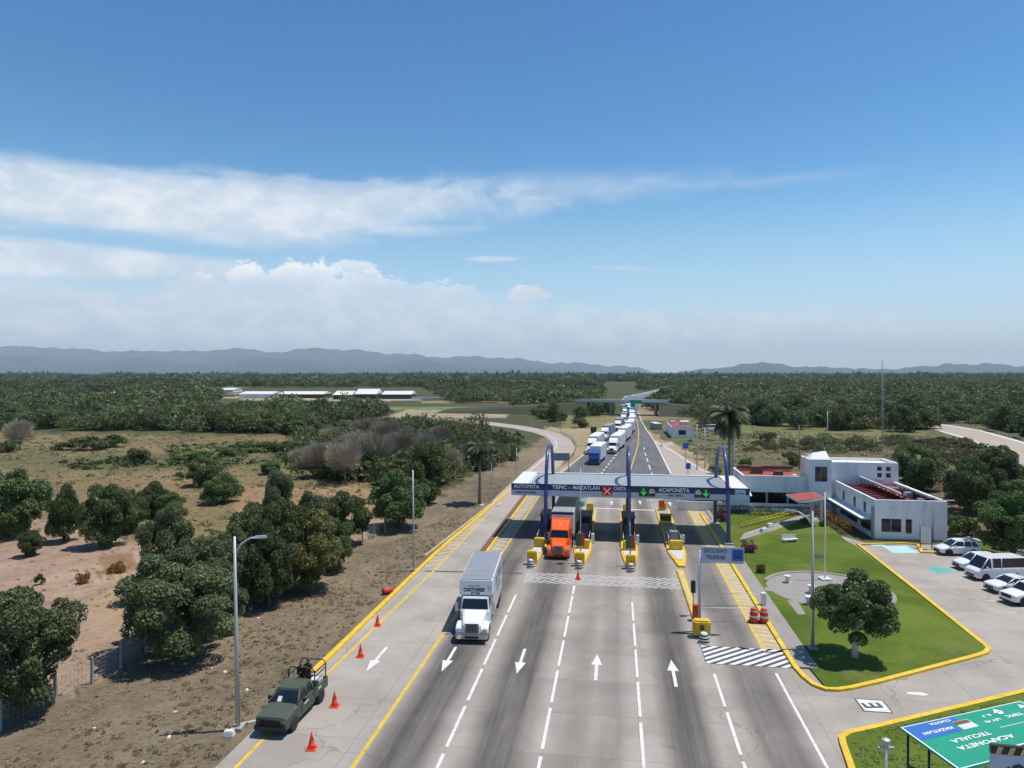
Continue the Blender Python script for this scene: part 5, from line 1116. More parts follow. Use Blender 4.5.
# queue prototypes
def queue_truck(label, paint, trailer=True, side='truck_white', roof='stone_white', cabover=False):
    o = thing('queued_truck', label, 'truck')
    if cabover:
        m = MB(); m.loft([[(-1.2, .02, .5), (1.2, .02, .5), (1.2, .02, 1.6), (-1.2, .02, 1.6)], [(-1.22, .1, .5), (1.22, .1, .5), (1.18, .25, 2.75), (-1.18, .25, 2.75)], [(-1.22, 2.0, .5), (1.22, 2.0, .5), (1.18, 2.0, 2.85), (-1.18, 2.0, 2.85)]]); m.build('cab', M[paint], o, .04)
        m = MB(); m.quad((-1.08, .06, 1.65), (1.08, .06, 1.65), (1.02, .17, 2.45), (-1.02, .17, 2.45)); m.build('windshield', M['glass'], o)
        m = MB(); m.box(-.9, .9, -.02, .03, .7, 1.3); m.build('grille', M['booth_dark'], o)
        box_body(o, 'cargo_box', 2.2, 13.2, 1.0, 4.0, side, roof); ys = (1.1, 10.6); chassis(o, 12)
    else:
        hooded_cab(o, paint, True, 3.7); chassis(o, 7.2); box_body(o, 'trailer', 6.4, 20.2, 1.1, 4.1, side, roof); ys = (1.15, 5.8, 7.1, 17.4, 18.7)
    for y in ys:
        for sx in (-1, 1): wheel(o, sx*.98, y, .51, .4, 'steel')
    return o
qt = queue_truck('x', 'truck_white'); qb = queue_truck('x', 'blue_paint', cabover=True); qc = queue_truck('x', 'cyan_paint', side='cyan_paint', roof='cyan_paint'); qg = queue_truck('x', 'truck_white', side='tarp_grey', roof='tarp_grey')
QG = 'white trucks queuing toward the toll'
Q = [(qb, 593.8, 465.5, -.20, 'blue cabover truck at the head of the queue beyond the toll'),
 (qt, 590, 455, -.20, 'white truck at the far left of the queue, behind the blue cab'),
 (qt, 611.5, 454.5, -.22, 'white truck leading the right file of the queue'),
 (qg, 603, 441, -.22, 'grey trailer truck in the left file of the queue'),
 (qt, 620, 444, -.22, 'second white truck of the right file in the queue'),
 (qt, 627, 436, -.20, 'third white truck of the right file in the queue'), (qg, 617, 432, -.18, 'grey trailer truck by the roadside grass, farther back in the queue'), (qt, 630.5, 429.5, -.17, 'fourth white truck of the right file in the queue'), (qg, 623, 424.5, -.15, 'farthest grey trailer truck of the left file but one'), (qt, 632, 422.5, -.12, 'white truck directly in front of the cyan truck'),
 (qc, 632, 417.5, -.08, 'cyan truck in the queue just before the overpass'), (qg, 625, 417, -.08, 'grey trailer truck left of the cyan truck in the queue'), (qt, 630, 413, -.05, 'white truck just behind the cyan truck in the queue'), (qt, 631, 409, -.05, 'white truck emerging from under the overpass')]
for pr, x, y, h, lb in Q: place(pr, G(x, y)+Vector((0, 0, .03)), HR+h+.1, lb or 'truck far back in the queue between the grass and the overpass', QG)
FG = 'distant trucks beyond the overpass'
far_t = [(622, 401), (627, 400), (630, 399.2), (634, 398.3), (637.5, 397.5), (641, 396.6), (644.5, 395.8), (648, 395), (652, 394), (656, 393)]
for k, (x, y) in enumerate(far_t):
    o = place(qt if k not in (1,) else rc, G(x, y), HR-.9+k*.02, 'distant white truck beyond the overpass, %s from the left' % ('first', '', 'second', 'third', 'fourth', 'fifth', 'sixth', 'seventh', 'eighth', 'ninth')[k] if k != 1 else 'tiny dark red vehicle among the distant trucks', FG, scale=1.0 if k != 1 else 1.3)

# military pickup ------------------------------------------------------
mp = rthing('military_pickup', 'olive green crew pickup with roll cage and mounted gun on the left shoulder', 'pickup', 36.2, -18.85, rz=-.02)
mp.scale = (.94, .94, .96)
def mil(o):
    c = M['olive']; w = 1.0
    st = [(0, .5, .85, .95, .86, .9, .8), (.08, .36, 1.02, 1.13, .97, .97, .86), (.6, .36, 1.12, 1.22, w, w, .88), (1.55, .36, 1.2, 1.27, w, w, .86), (1.75, .36, 1.22, 1.27, w, w, .88), (3.75, .36, 1.24, 1.28, w, w, .9), (3.85, .38, 1.22, 1.26, w, w, .9), (3.86, .6, .78, .80, w*.97, w*.97, .95), (5.7, .6, .78, .80, w*.97, w*.97, .95), (5.75, .6, .78, .8, .9, .9, .88)]
    m = MB(); m.loft([ring(*s) for s in st]); m.build('body', c, o, .035)
    m = MB(); m.box(-w, -w+.09, 3.87, 5.75, .62, 1.26); m.box(w-.09, w, 3.87, 5.75, .62, 1.26); m.box(-w+.09, w-.09, 5.66, 5.76, .62, 1.26); m.build('cargo_bed', c, o, .02)
    bw, tw = .93, .74; gz = 1.24; rz_ = 1.90
    lo = [(-bw, 1.55, gz), (bw, 1.55, gz), (bw, 3.78, gz), (-bw, 3.78, gz)]; hi = [(-tw, 2.2, rz_-.05), (tw, 2.2, rz_-.05), (tw, 3.62, rz_-.05), (-tw, 3.62, rz_-.05)]
    m = MB(); m.add(lo+hi, [(0, 3, 2, 1), (4, 5, 6, 7), (0, 1, 5, 4), (1, 2, 6, 5), (2, 3, 7, 6), (3, 0, 4, 7)]); m.build('windows', M['glass'], o)
    m = MB(); m.box(-tw-.03, tw+.03, 2.15, 3.68, rz_-.09, rz_+.03, .05, .06)
    for sx in (-1, 1):
        for a, q in ((lo[1], hi[1]), (lo[2], hi[2])): m.tube([(sx*a[0], a[1], a[2]), (sx*q[0]*1.01, q[1], q[2])], .06, 6)
        m.tube([(sx*bw, 2.85, gz), (sx*tw*1.01, 2.85, rz_-.05)], .055, 6); m.tube([(sx*bw, 3.7, gz), (sx*tw, 3.6, rz_-.05)], .1, 6)
    m.build('roof', c, o)
    m = MB(); m.box(-.62, .62, -.05, .06, .78, 1.04); m.build('grille', M['black_plastic'], o, .03)
    m = MB(); m.box(-1.0, 1.0, -.14, .12, .42, .70); m.build('bumper', M['black_plastic'], o, .05)
    m = MB()
    for z in (.8, .95, 1.1): m.tube([(-.8, -.12, z), (.8, -.12, z)], .025, 5)
    for x in (-.8, 0, .8): m.tube([(x, -.13, .5), (x, -.1, 1.12)], .03, 5)
    m.build('brush_guard', M['black_plastic'], o)
    for sx in (-1, 1):
        m = MB(); m.box(*sorted((sx*.66, sx*.92)), -.03, .2, .86, 1.06); m.build('headlight', M['chrome'], o, .03)
        for yy in (1.95, 2.85, 3.68): m = MB(); m.box(*sorted((sx*.99, sx*1.006)), yy, yy+.02, .5, 1.22); m.build('door_seam', M['black_plastic'], o)
        for yy in (2.65, 3.45): m = MB(); m.box(*sorted((sx*1.0, sx*1.03)), yy, yy+.14, 1.08, 1.12); m.build('door_handle', M['black_plastic'], o)
        m = MB(); m.box(*sorted((sx*1.04, sx*1.24)), 1.95, 2.1, 1.25, 1.48); m.build('mirror', M['black_plastic'], o, .03)
        m = MB(); m.box(*sorted((sx*1.001, sx*1.012)), 2.3, 2.9, .95, 1.08); m.box(*sorted((sx*1.001, sx*1.012)), 4.3, 4.7, .98, 1.1); m.build('white_marking', M['stone_white'], o)
    m = MB(); m.quad((-.45, 1.62, 1.335), (-.18, 1.62, 1.335), (-.18, 1.85, 1.565), (-.45, 1.85, 1.565)); m.build('windshield_paper', M['stone_white'], o)
    m = MB()
    for y, h in ((3.95, 2.45), (5.6, 2.35)):
        m.tube([(-.9, y, 1.2), (-.9, y, h-.25), (-.75, y, h), (.75, y, h), (.9, y, h-.25), (.9, y, 1.2)], .04, 8)
    m.tube([(-.9, 4.7, 1.2), (-.9, 4.7, 1.9), (-.9, 3.95, 1.95)], .03, 6); m.tube([(.9, 3.95, 1.9), (.9, 5.6, 1.9)], .035, 6); m.tube([(-.9, 3.95, 1.9), (-.9, 5.6, 1.9)], .035, 6); m.tube([(.88, 3.95, 2.2), (.88, 5.6, 2.1)], .035, 6)
    m.build('roll_cage', M['black_plastic'], o)
    m = MB(); m.tube([(0, 4.35, .8), (0, 4.35, 2.0)], .06, 8); m.tube([(0, 4.8, 2.12), (0, 3.5, 2.2)], .035, 8); m.box(-.08, .08, 4.25, 4.8, 2.05, 2.22); m.box(-.35, .35, 4.0, 4.04, 1.95, 2.4); m.build('mounted_gun', M['black_plastic'], o)
    m = MB(); m.box(.25, .8, 4.9, 5.6, .8, 1.25); m.build('bed_crate', M['stone_white'], o, .04) if False else None
    for y in (1.0, 4.7): m = MB(); m.lathe([(.49, -.985), (.49, .985)], (0, y, .46), 22, 'x'); m.build('wheel_arch', M['black_plastic'], o)
    for y in (1.0, 4.7):
        for sx in (-1, 1): wheel(o, sx*.93, y, .43, .27, 'olive')
mil(mp)
g = thing('white_crate', 'white box standing in the bed of the green pickup', 'box', (0, 0, 0)); m = MB(); m.box(-.3, .3, -.35, .35, 0, .45); m.box(-.32, .32, -.37, .37, .45, .5); m.build('box_body', M['stone_white'], g, .02)
Mx = Matrix.Translation(mp.location) @ Matrix.Rotation(mp.rotation_euler.z, 4, 'Z') @ Matrix.Diagonal((.94, .94, .96, 1)); g.location = Mx @ Vector((.45, 5.2, .8)); g.rotation_euler = mp.rotation_euler
def person(label, loc, rz, joints, edges, rad, clothing, head):
    o = thing('person', label, 'person', loc, rz)
    me = bpy.data.meshes.new('body'); me.from_pydata(joints, edges, []); me.update(); me.materials.append(M[clothing]); b = link('body', me, o)
    sk = b.modifiers.new('skin', 'SKIN'); sk.use_smooth_shade = True
    for i, r in enumerate(rad): me.skin_vertices[0].data[i].radius = (r, r*.85)
    me.skin_vertices[0].data[0].use_root = True
    ss = b.modifiers.new('sub', 'SUBSURF'); ss.levels = 2; ss.render_levels = 2
    m = MB(); m.sm = True; hx, hy, hz = head; m.lathe([(.03, -.14), (.065, -.12), (.085, -.03), (.088, .04), (.07, .09), (.03, .11)], (hx, hy, hz), 14); m.box(hx-.015, hx+.015, hy-.115, hy-.08, hz-.05, hz-.0); m.build('face', M['skin'], b)
    m = MB(); m.sm = True; m.lathe([(.115, .0), (.12, .04), (.10, .11), (.05, .155), (.01, .165)], (hx, hy, hz), 16); m.build('helmet', M['camo'], b)
    return o
J = [(0, 0, .92), (0, 0, 1.15), (0, -.02, 1.38), (0, -.03, 1.52), (-.11, 0, .88), (-.13, -.04, .48), (-.14, 0, .08), (-.14, -.16, .05), (.11, 0, .88), (.13, -.02, .48), (.14, .05, .08), (.14, -.11, .05),
     (-.2, -.02, 1.42), (-.3, -.12, 1.18), (-.1, -.38, 1.28), (.2, -.02, 1.42), (.3, -.12, 1.18), (.1, -.38, 1.28), (-.07, -.46, 1.29), (.07, -.46, 1.29)]
E = [(0, 1), (1, 2), (2, 3), (0, 4), (4, 5), (5, 6), (6, 7), (0, 8), (8, 9), (9, 10), (10, 11), (2, 12), (12, 13), (13, 14), (14, 18), (2, 15), (15, 16), (16, 17), (17, 19)]
R = [.15, .15, .17, .06, .1, .07, .05, .045, .1, .07, .05, .045, .07, .055, .04, .07, .055, .04, .035, .035]
person('soldier in camouflage and helmet standing behind the gun in the pickup bed', Mx @ Vector((0, 4.95, .80)), mp.rotation_euler.z, J, E, R, 'camo', (0, -.05, 1.66))

# ================================================================== DISTANT STRUCTURES
# overpass
D0 = 352.0; bl = Vector(((590-512)/F*D0, D0+5, 0)); br = Vector(((658-512)/F*D0, D0-5, 0)); d = (br-bl); Ln = d.length; ang = math.atan2(d.y, d.x)
ov = thing('overpass', 'concrete overpass crossing the highway behind the truck queue', 'bridge', bl, ang)
m = MB(); m.box(0, Ln, -4.5, 4.5, 6.1, 6.9); m.build('deck', M['concrete_grey'], ov); m = MB(); m.box(-6, Ln+4, -4.8, -4.5, 6.5, 7.7); m.box(-6, Ln+4, 4.5, 4.8, 6.5, 7.7); m.build('parapet', M['stone_white'], ov)
for x in (1.5, Ln*.33, Ln*.62, Ln-2):
    m = MB(); m.box(x-.6, x+.6, -3.8, 3.8, 0, 6.1); m.build('pier', M['concrete_grey'], ov)
m = MB(); m.box(Ln*.60, Ln*.76, -5.05, -4.85, 5.9, 7.6); m.build('green_sign', M['sign_green'], ov)
m = MB(); m.prism([(-60, -5), (-14, -5), (-14, 5), (-60, 5)], 0, .5); m.add([(-80, -12, 0), (0, -12, 0), (0, 12, 0), (-80, 12, 0), (-75, -4.6, 2), (0, -4.6, 6.3), (0, 4.6, 6.3), (-75, 4.6, 2)], [(4, 5, 6, 7), (0, 1, 5, 4), (1, 2, 6, 5), (2, 3, 7, 6), (3, 0, 4, 7)])
m.add([(Ln, -12, 0), (Ln+70, -12, 0), (Ln+70, 12, 0), (Ln, 12, 0), (Ln, -4.6, 6.3), (Ln+60, -4.6, 1.0), (Ln+60, 4.6, 1.0), (Ln, 4.6, 6.3)], [(4, 5, 6, 7), (0, 1, 5, 4), (1, 2, 6, 5), (2, 3, 7, 6), (3, 0, 4, 7)])
e_ = m.build('embankment', M['hill_near']); e_.location = bl; e_.rotation_euler = (0, 0, ang); tag(e_, kind='structure')
def house(name, label, cat, px0, px1, py, ph, depth, wall='white_wall', roof='stone_white', rh=None, wins=3, rz=None, flat=False):
    a, b = G(px0, py), G(px1, py); d = b-a; ln = d.length; D = a.y; h = ph*D/F; rh = rh if rh is not None else h*.3
    o = thing(name, label, cat, a, math.atan2(d.y, d.x) if rz is None else rz)
    m = MB(); m.box(0, ln, 0, depth, 0, h); m.build('wall', M[wall], o)
    if flat: m = MB(); m.box(.2, ln-.2, .2, depth-.2, h, h+.15)
    else: m = MB(); m.add([(-.4, -.4, h), (ln+.4, -.4, h), (ln+.4, depth+.4, h), (-.4, depth+.4, h), (-.4, depth/2, h+rh), (ln+.4, depth/2, h+rh)], [(0, 1, 5, 4), (2, 3, 4, 5), (1, 2, 5), (3, 0, 4), (0, 3, 2, 1)])
    m.build('roof', M[roof], o)
    for k in range(wins):
        x = ln*(k+.5)/wins; ww = min(ln/wins*.25, 1.1); m = MB(); m.box(x-ww, x+ww, -.06, -.01, h*.3, h*.72); m.build('window', M['window_glass'], o)
    return o
WG = 'long white roofed warehouses behind the scrub'
house('warehouse', 'long pale warehouse, the left half of the row beyond the scrub', 'warehouse', 239, 272, 398, 4.0, 30, 'white_wall', 'stone_white', 2.0, 0)
house('warehouse', 'long pale warehouse, the right part of the left pair', 'warehouse', 279, 323, 398.2, 4.0, 30, 'darkwood', 'stone_white', 2.2, 0)
house('warehouse', 'low warehouse with dark gable beside the right warehouse roofs', 'warehouse', 333, 351, 399.5, 4.6, 30, 'booth_dark', 'stone_white', 3, 0)
house('warehouse', 'tall warehouse with the brightest white roof, rightmost of the row', 'warehouse', 355, 376, 399.5, 5.4, 30, 'darkwood', 'stone_white', 4, 0)
house('warehouse', 'white warehouse with a light front wall, right end of the row', 'warehouse', 382, 411, 399, 4.6, 30, 'booth_dark', 'stone_white', 2.6, 0)
house('shed', 'small pale shed left of the warehouse row', 'shed', 214, 233, 392, 2.2, 30, 'white_wall', 'stone_white', 2, 0)
house('perimeter_wall', 'long low beige wall in front of the distant treeline', 'wall', 163, 235, 397, 2.4, 2, 'sand', 'sand', .2, 0, flat=True)
house('perimeter_wall', 'pale wall section right of the warehouses', 'wall', 412, 442, 399.5, 2.0, 2, 'stone_white', 'stone_white', .2, 0, flat=True)
house('shed', 'long open shed roof right of the warehouses', 'shed', 462, 490, 395, 2.2, 18, 'darkwood', 'stone_white', 1.2, 0)
house('farmhouse', 'dark red and white farmhouse among trees on the far left', 'house', 92, 107, 401, 4, 20, 'white_wall', 'red_roof', 3, 2)
house('farmhouse', 'small white farmhouse right of the red roofed one', 'house', 107, 119, 397, 3.2, 20, 'white_wall', 'stone_white', 2, 1)
house('farmhouse', 'tiny pale house in the forest above the warehouses', 'house', 434, 440, 386, 1.6, 40, 'white_wall', 'stone_white', 4, 0)
house('farmhouse', 'tiny pale house in the forest above the overpass', 'house', 498, 505, 391, 1.6, 30, 'white_wall', 'stone_white', 3, 0)
h1 = house('roadside_building', 'small white building with a red roof right of the highway', 'building', 672, 692, 438, 11, 26, 'white_wall', 'red_roof', .1, 1, flat=True, rz=HR)
m = MB(); m.box(3.5, 6.3, 8, 14, 3.5, 4.7); m.box(1, 2.5, 17, 20, 3.5, 4.2); m.build('roof_equipment', M['stone_white'], h1)
house('roadside_canopy', 'small flat roofed shelter left of the red roofed building', 'shelter', 655, 662, 430, 6, 10, 'concrete_grey', 'stone_white', .1, 0, flat=True)
for lb, x, y in (('white van parked behind the red roofed roadside building', 697, 428), ('white van parked at the right of the roadside building', 703, 431)): place(v, G(x, y), HW+.3, lb, 'vans by the roadside building')
place(s_, G(768, 443), HW, 'white car under the trees by the roadside building', 'cars by the roadside building') if False else None
g = thing('white_barrier', 'long white barrier block on the sand beside the merging lane', 'barrier', G(667, 446), .9); m = MB(); m.box(-3.5, 3.5, -.3, .3, 0, .8, 0, .1); m.build('block', M['stone_white'], g)
def roadsign(label, px, py, ptop, wpx, hpx, mt='sign_blue', name='road_sign'):
    o = thing(name, label, 'road sign', G(px, py)); D = HC*F/(py-HZ); H = HC-(ptop-HZ)*D/F; w = wpx*D/F/2; h = hpx*D/F
    m = MB(); m.tube([(0, 0, 0), (0, 0, H)], .08, 6); m.build('post', M['steel'], o); m = MB(); m.box(-w, w, -.16, -.09, H-h, H); m.build('panel', M[mt], o); return o
roadsign('blue square road sign beside the sandy patch', 685.5, 462, 443, 5.5, 5.5); roadsign('second blue road sign near the end of the merging lane', 688, 474, 463, 5, 6)
roadsign('dark backside of a sign by the queue, left of the grey trailer', 593.5, 441, 427, 6, 6, 'booth_dark')
g = thing('gantry_sign', 'grey sign board on a post left of the truck queue', 'road sign', G(568.5, 482)); D = HC*F/(482-HZ); H = HC-(454-HZ)*D/F
m = MB(); m.tube([(0, 0, 0), (0, 0, H)], .1, 8); m.build('post', M['steel'], g); m = MB(); m.box(-15.5*D/F, .2, -.2, -.1, H-6.5*D/F, H+.2); m.build('panel', M['tarp_grey'], g)
roadsign('dark board on the grass left of the overpass', 605, 423, 404, 4, 5, 'booth_dark')
m = MB(); pts = [G(x, y, 0) for x, y in ((512, 443.5), (546, 443.5))]
# guard rail beside the access road and along the curved highway
def rail(label, pts, n, z=.75):
    o = thing('guard_rail', label, 'guard rail', G(*pts[0])); P = [G(*p) for p in pts]; o0 = P[0]; m = MB(); Q_ = [(p.x-o0.x, p.y-o0.y) for p in P]; m.strip(Q_, .08, z-.32, z); m.build('beam', M['steel'], o)
    m = MB()
    for a, b in zip(P[:-1], P[1:]):
        k = max(1, int((b-a).length/4))
        for i in range(k): p = a.lerp(b, i/k)-o0; m.box(p.x-.07, p.x+.07, p.y+.06, p.y+.16, 0, z)
    q = m.build('posts', M['galvanised'], o); q['kind'] = 'stuff'; return o
rail('long guard rail along the outer edge of the curved highway', [(925, 421), (936, 423), (958, 425.4), (980, 429.4), (1005, 435.8), (1030, 443), (1080, 461)], 0, 1.0)
rail('guard rail along the inner bend of the access road', [(561, 433.8), (572, 439.5), (576.5, 447), (573.5, 456), (563, 465.5)], 0, .9)

# fence along the tree row ------------------------------------------------
fp = [(-60, 768), (0, 731), (55, 704), (92, 684), (121, 668), (146, 653), (191.5, 626), (232, 602), (270, 585), (310, 566), (350, 548), (385, 533)]
fn = thing('wire_fence', 'wire fence on concrete posts running under the left tree row', 'fence', G(*fp[0])); o0 = G(*fp[0]); P = [G(*p)-o0 for p in fp]; full = []
for a, b in zip(P[:-1], P[1:]):
    n = max(1, round((b-a).length/3.2))
    for i in range(n): full.append(a.lerp(b, i/n))
full.append(P[-1]); me0 = MB().box(-.07, .07, -.07, .07, 0, 1.75, .01, .01).mesh('post', M['concrete_grey'])
for p in full: q = link('post', me0, fn); q.location = p
m = MB()
for z in (.05, .3, .55, .8, 1.05, 1.3, 1.55): m.tube([(p.x, p.y, z) for p in full], .008, 3, False)
for a, b in zip(full[:-1], full[1:]):
    k = int((b-a).length/.3)
    for i in range(k): p = a.lerp(b, (i+.5)/k); m.tube([(p.x, p.y, 0), (p.x, p.y, 1.6)], .007, 3, False)
m.build('wire_mesh', M['steel'], fn)
def where(x, y, poly, w, wr):
    """where in its stand a tree is and how large, in words"""
    xs = [p[0] for p in poly]; lo, hi = max(0, min(xs)), min(1024, max(xs)); f = (x-lo)/(hi-lo); ys = [p[1] for p in poly]
    g = (y-min(ys))/(max(ys)-min(ys)); z = (w-wr[0])/(wr[1]-wr[0])
    a = ('far left', 'left', 'centre left', 'centre', 'centre right', 'right', 'far right')[max(0, min(6, int(f*7)))]
    return ', ' + ('broad' if z > .6 else 'narrow' if z < .3 else 'mid-sized') + ', ' + a + ', ' + ('rear', 'third', 'second', 'front')[max(0, min(3, int(g*4)))] + ' rank'
# ================================================================== VEGETATION
def quads_mesh(name, C, N, S, mt, asp=1.0, rng=None, bend=False):
    n = len(C); rnd = rng.normal(size=(n, 3)); T = np.cross(N, rnd); T /= np.linalg.norm(T, axis=1, keepdims=True)+1e-9; Bt = np.cross(N, T)
    S = np.broadcast_to(S, (n,))[:, None]; A = T*S*.5*asp; B_ = Bt*S*.5
    V = np.stack([C-A*1.1, C-B_*.75+A*.1, C+A*1.1, C+B_*.75-A*.1], 1).reshape(-1, 3)
    me = bpy.data.meshes.new(name); me.vertices.add(n*4); me.vertices.foreach_set('co', V.astype(np.float32).ravel())
    me.loops.add(n*4); me.loops.foreach_set('vertex_index', np.arange(n*4, dtype=np.int32))
    me.polygons.add(n); me.polygons.foreach_set('loop_start', np.arange(0, n*4, 4, dtype=np.int32)); me.update(calc_edges=True)
    me.materials.append(M[mt]); return me
def unit(v): return v/(np.linalg.norm(v, axis=-1, keepdims=True)+1e-9)
def crown_points(rng, W_, z0, z1, ncl, nlf, cr=.30, up=.15, flat=1.0, out=.55):
    Rz = (z1-z0)/2; zc = (z0+z1)/2; R_ = W_/2
    d = unit(rng.normal(size=(ncl, 3))); d[:, 2] = d[:, 2]*.9+up*.5; d = unit(d); rad = (.48+.52*rng.random(ncl)**.8)[:, None]*(1+.10*np.sin(d[:, :1]*3+ncl)*np.cos(d[:, 1:2]*2.3+W_))
    cc = d*rad*np.array([R_*(1-cr*.55), R_*(1-cr*.55), Rz*(1-cr*.45)])+np.array([0, 0, zc]); rr = R_*cr*(.5+.85*rng.random(ncl))
    w = rr**2; w /= w.sum(); k = rng.choice(ncl, nlf, p=w)
    dd = unit(rng.normal(size=(nlf, 3))); dd[:, 2] = np.where(dd[:, 2] < -.6, -dd[:, 2]*.6, dd[:, 2]); dd = unit(dd)
    r2 = rr[k]*(.62+.45*rng.random(nlf)**.6); C = cc[k]+dd*r2[:, None]*np.array([1, 1, .82*flat])
    N = unit(dd*out+rng.normal(size=(nlf, 3))*.55+np.array([0, 0, .25])); return C, N, cc
def tree_proto(kind, name, cat, seed, W_, H, nl, leaf, mt, z0=.12, ncl=34, trunk=True, bark='bark', cr=.3, tr=None):
    rng = np.random.default_rng(seed); C, N, cc = crown_points(rng, W_, H*z0, H, ncl, nl, cr)
    o = thing(name, 'x', cat)
    k_ = C[:, 2] > .05; C, N = C[k_], N[k_]; S = leaf*(.7+.6*rng.random(len(C))); link('crown', quads_mesh('crown', C, N, S, mt, 1.2, rng), o)
    if trunk:
        m = MB(); th = tr or H*.035+.06; zf = H*(z0+.18)
        m.tube([(0, 0, -.1), (th*.3, 0, zf*.5), (0, th*.3, zf)], [th*1.35, th, th*.85], 9)
        for k in np.argsort(cc[:, 2])[::max(1, ncl//9)]:
            p = cc[k]; m.tube([(0, 0, zf*.85), (p[0]*.45, p[1]*.45, zf+(p[2]-zf)*.45), tuple(p)], [th*.6, th*.38, th*.12], 6)
        m.build('trunk', M[bark], o)
    return o
def bush_proto(name, cat, seed, W_, H, nl, leaf, mt, cr=.34):
    rng = np.random.default_rng(seed); C, N, cc = crown_points(rng, W_, -.1*H, H, 14, nl, cr, .3)
    k = C[:, 2] > 0; C, N = C[k], N[k]; S = leaf*(.7+.6*rng.random(len(C))); o = link(name, quads_mesh(name, C, N, S, mt, 1.2, rng)); return tag(o, 'x', cat)
def bare_proto(name, cat, seed, W_, H, nl, mt='twig_grey'):
    rng = np.random.default_rng(seed); C, N, cc = crown_points(rng, W_, H*.25, H, 26, nl, .34, .2)
    o = thing(name, 'x', cat); n = len(C); dirs = unit(C-np.array([0, 0, H*.2])+rng.normal(size=(n, 3))*.9)
    Nn = unit(np.cross(dirs, rng.normal(size=(n, 3)))); T = dirs*(.45+.5*rng.random((n, 1)))*.8; B_ = np.cross(dirs, Nn)*.026
    V = np.stack([C-T-B_, C-T+B_, C+T+B_*.4, C+T-B_*.4], 1).reshape(-1, 3)
    me = bpy.data.meshes.new('twigs'); me.vertices.add(n*4); me.vertices.foreach_set('co', V.astype(np.float32).ravel()); me.loops.add(n*4); me.loops.foreach_set('vertex_index', np.arange(n*4, dtype=np.int32)); me.polygons.add(n); me.polygons.foreach_set('loop_start', np.arange(0, n*4, 4, dtype=np.int32)); me.update(calc_edges=True); me.materials.append(M[mt])
    link('twigs', me, o); m = MB(); th = .16
    m.tube([(0, 0, -.1), (0, 0, H*.3)], [th*1.3, th], 7)
    for k in range(0, 26): p = cc[k]; m.tube([(0, 0, H*.25), (p[0]*.4, p[1]*.4, H*.25+(p[2]-H*.25)*.5), tuple(p*1.0)], [th*.6, th*.3, .03], 5)
    m.build('trunk', M['twig_grey'], o); return o
def put(proto, W0, H0, px, py, wpx, pyt, label, group=None, rz=None, rng=random.Random(11)):
    """stand a tree whose base is at (px, py) and which measures wpx across and reaches row pyt"""
    D = HC*F/(py-HZ); w = wpx*D/F; D2 = D; h = HC-(pyt-HZ)*D/F
    h = max(h, 1.0); s = w/W0
    return place(proto, G(px, py), rng.uniform(0, 6.28) if rz is None else rz, label, group, scale=(s, s, h/H0))
T1_ = [tree_proto('m', 'mango_tree', 'tree', 20+i, 8, 7, 27000, .21, 'leaf_mango', -.04, 60, cr=.24) for i in range(3)]
T2_ = [tree_proto('g', 'broadleaf_tree', 'tree', 30+i, 8, 8, 30000, .18, 'leaf_grey', .0, 64, cr=.22) for i in range(2)]
TB = tree_proto('y', 'broadleaf_tree', 'tree', 44, 8, 8, 27000, .19, 'leaf_bright', .0, 60, cr=.24)
TY = tree_proto('y', 'broadleaf_tree', 'tree', 40, 8, 8, 27000, .19, 'leaf_yellow', .0, 60, cr=.24)
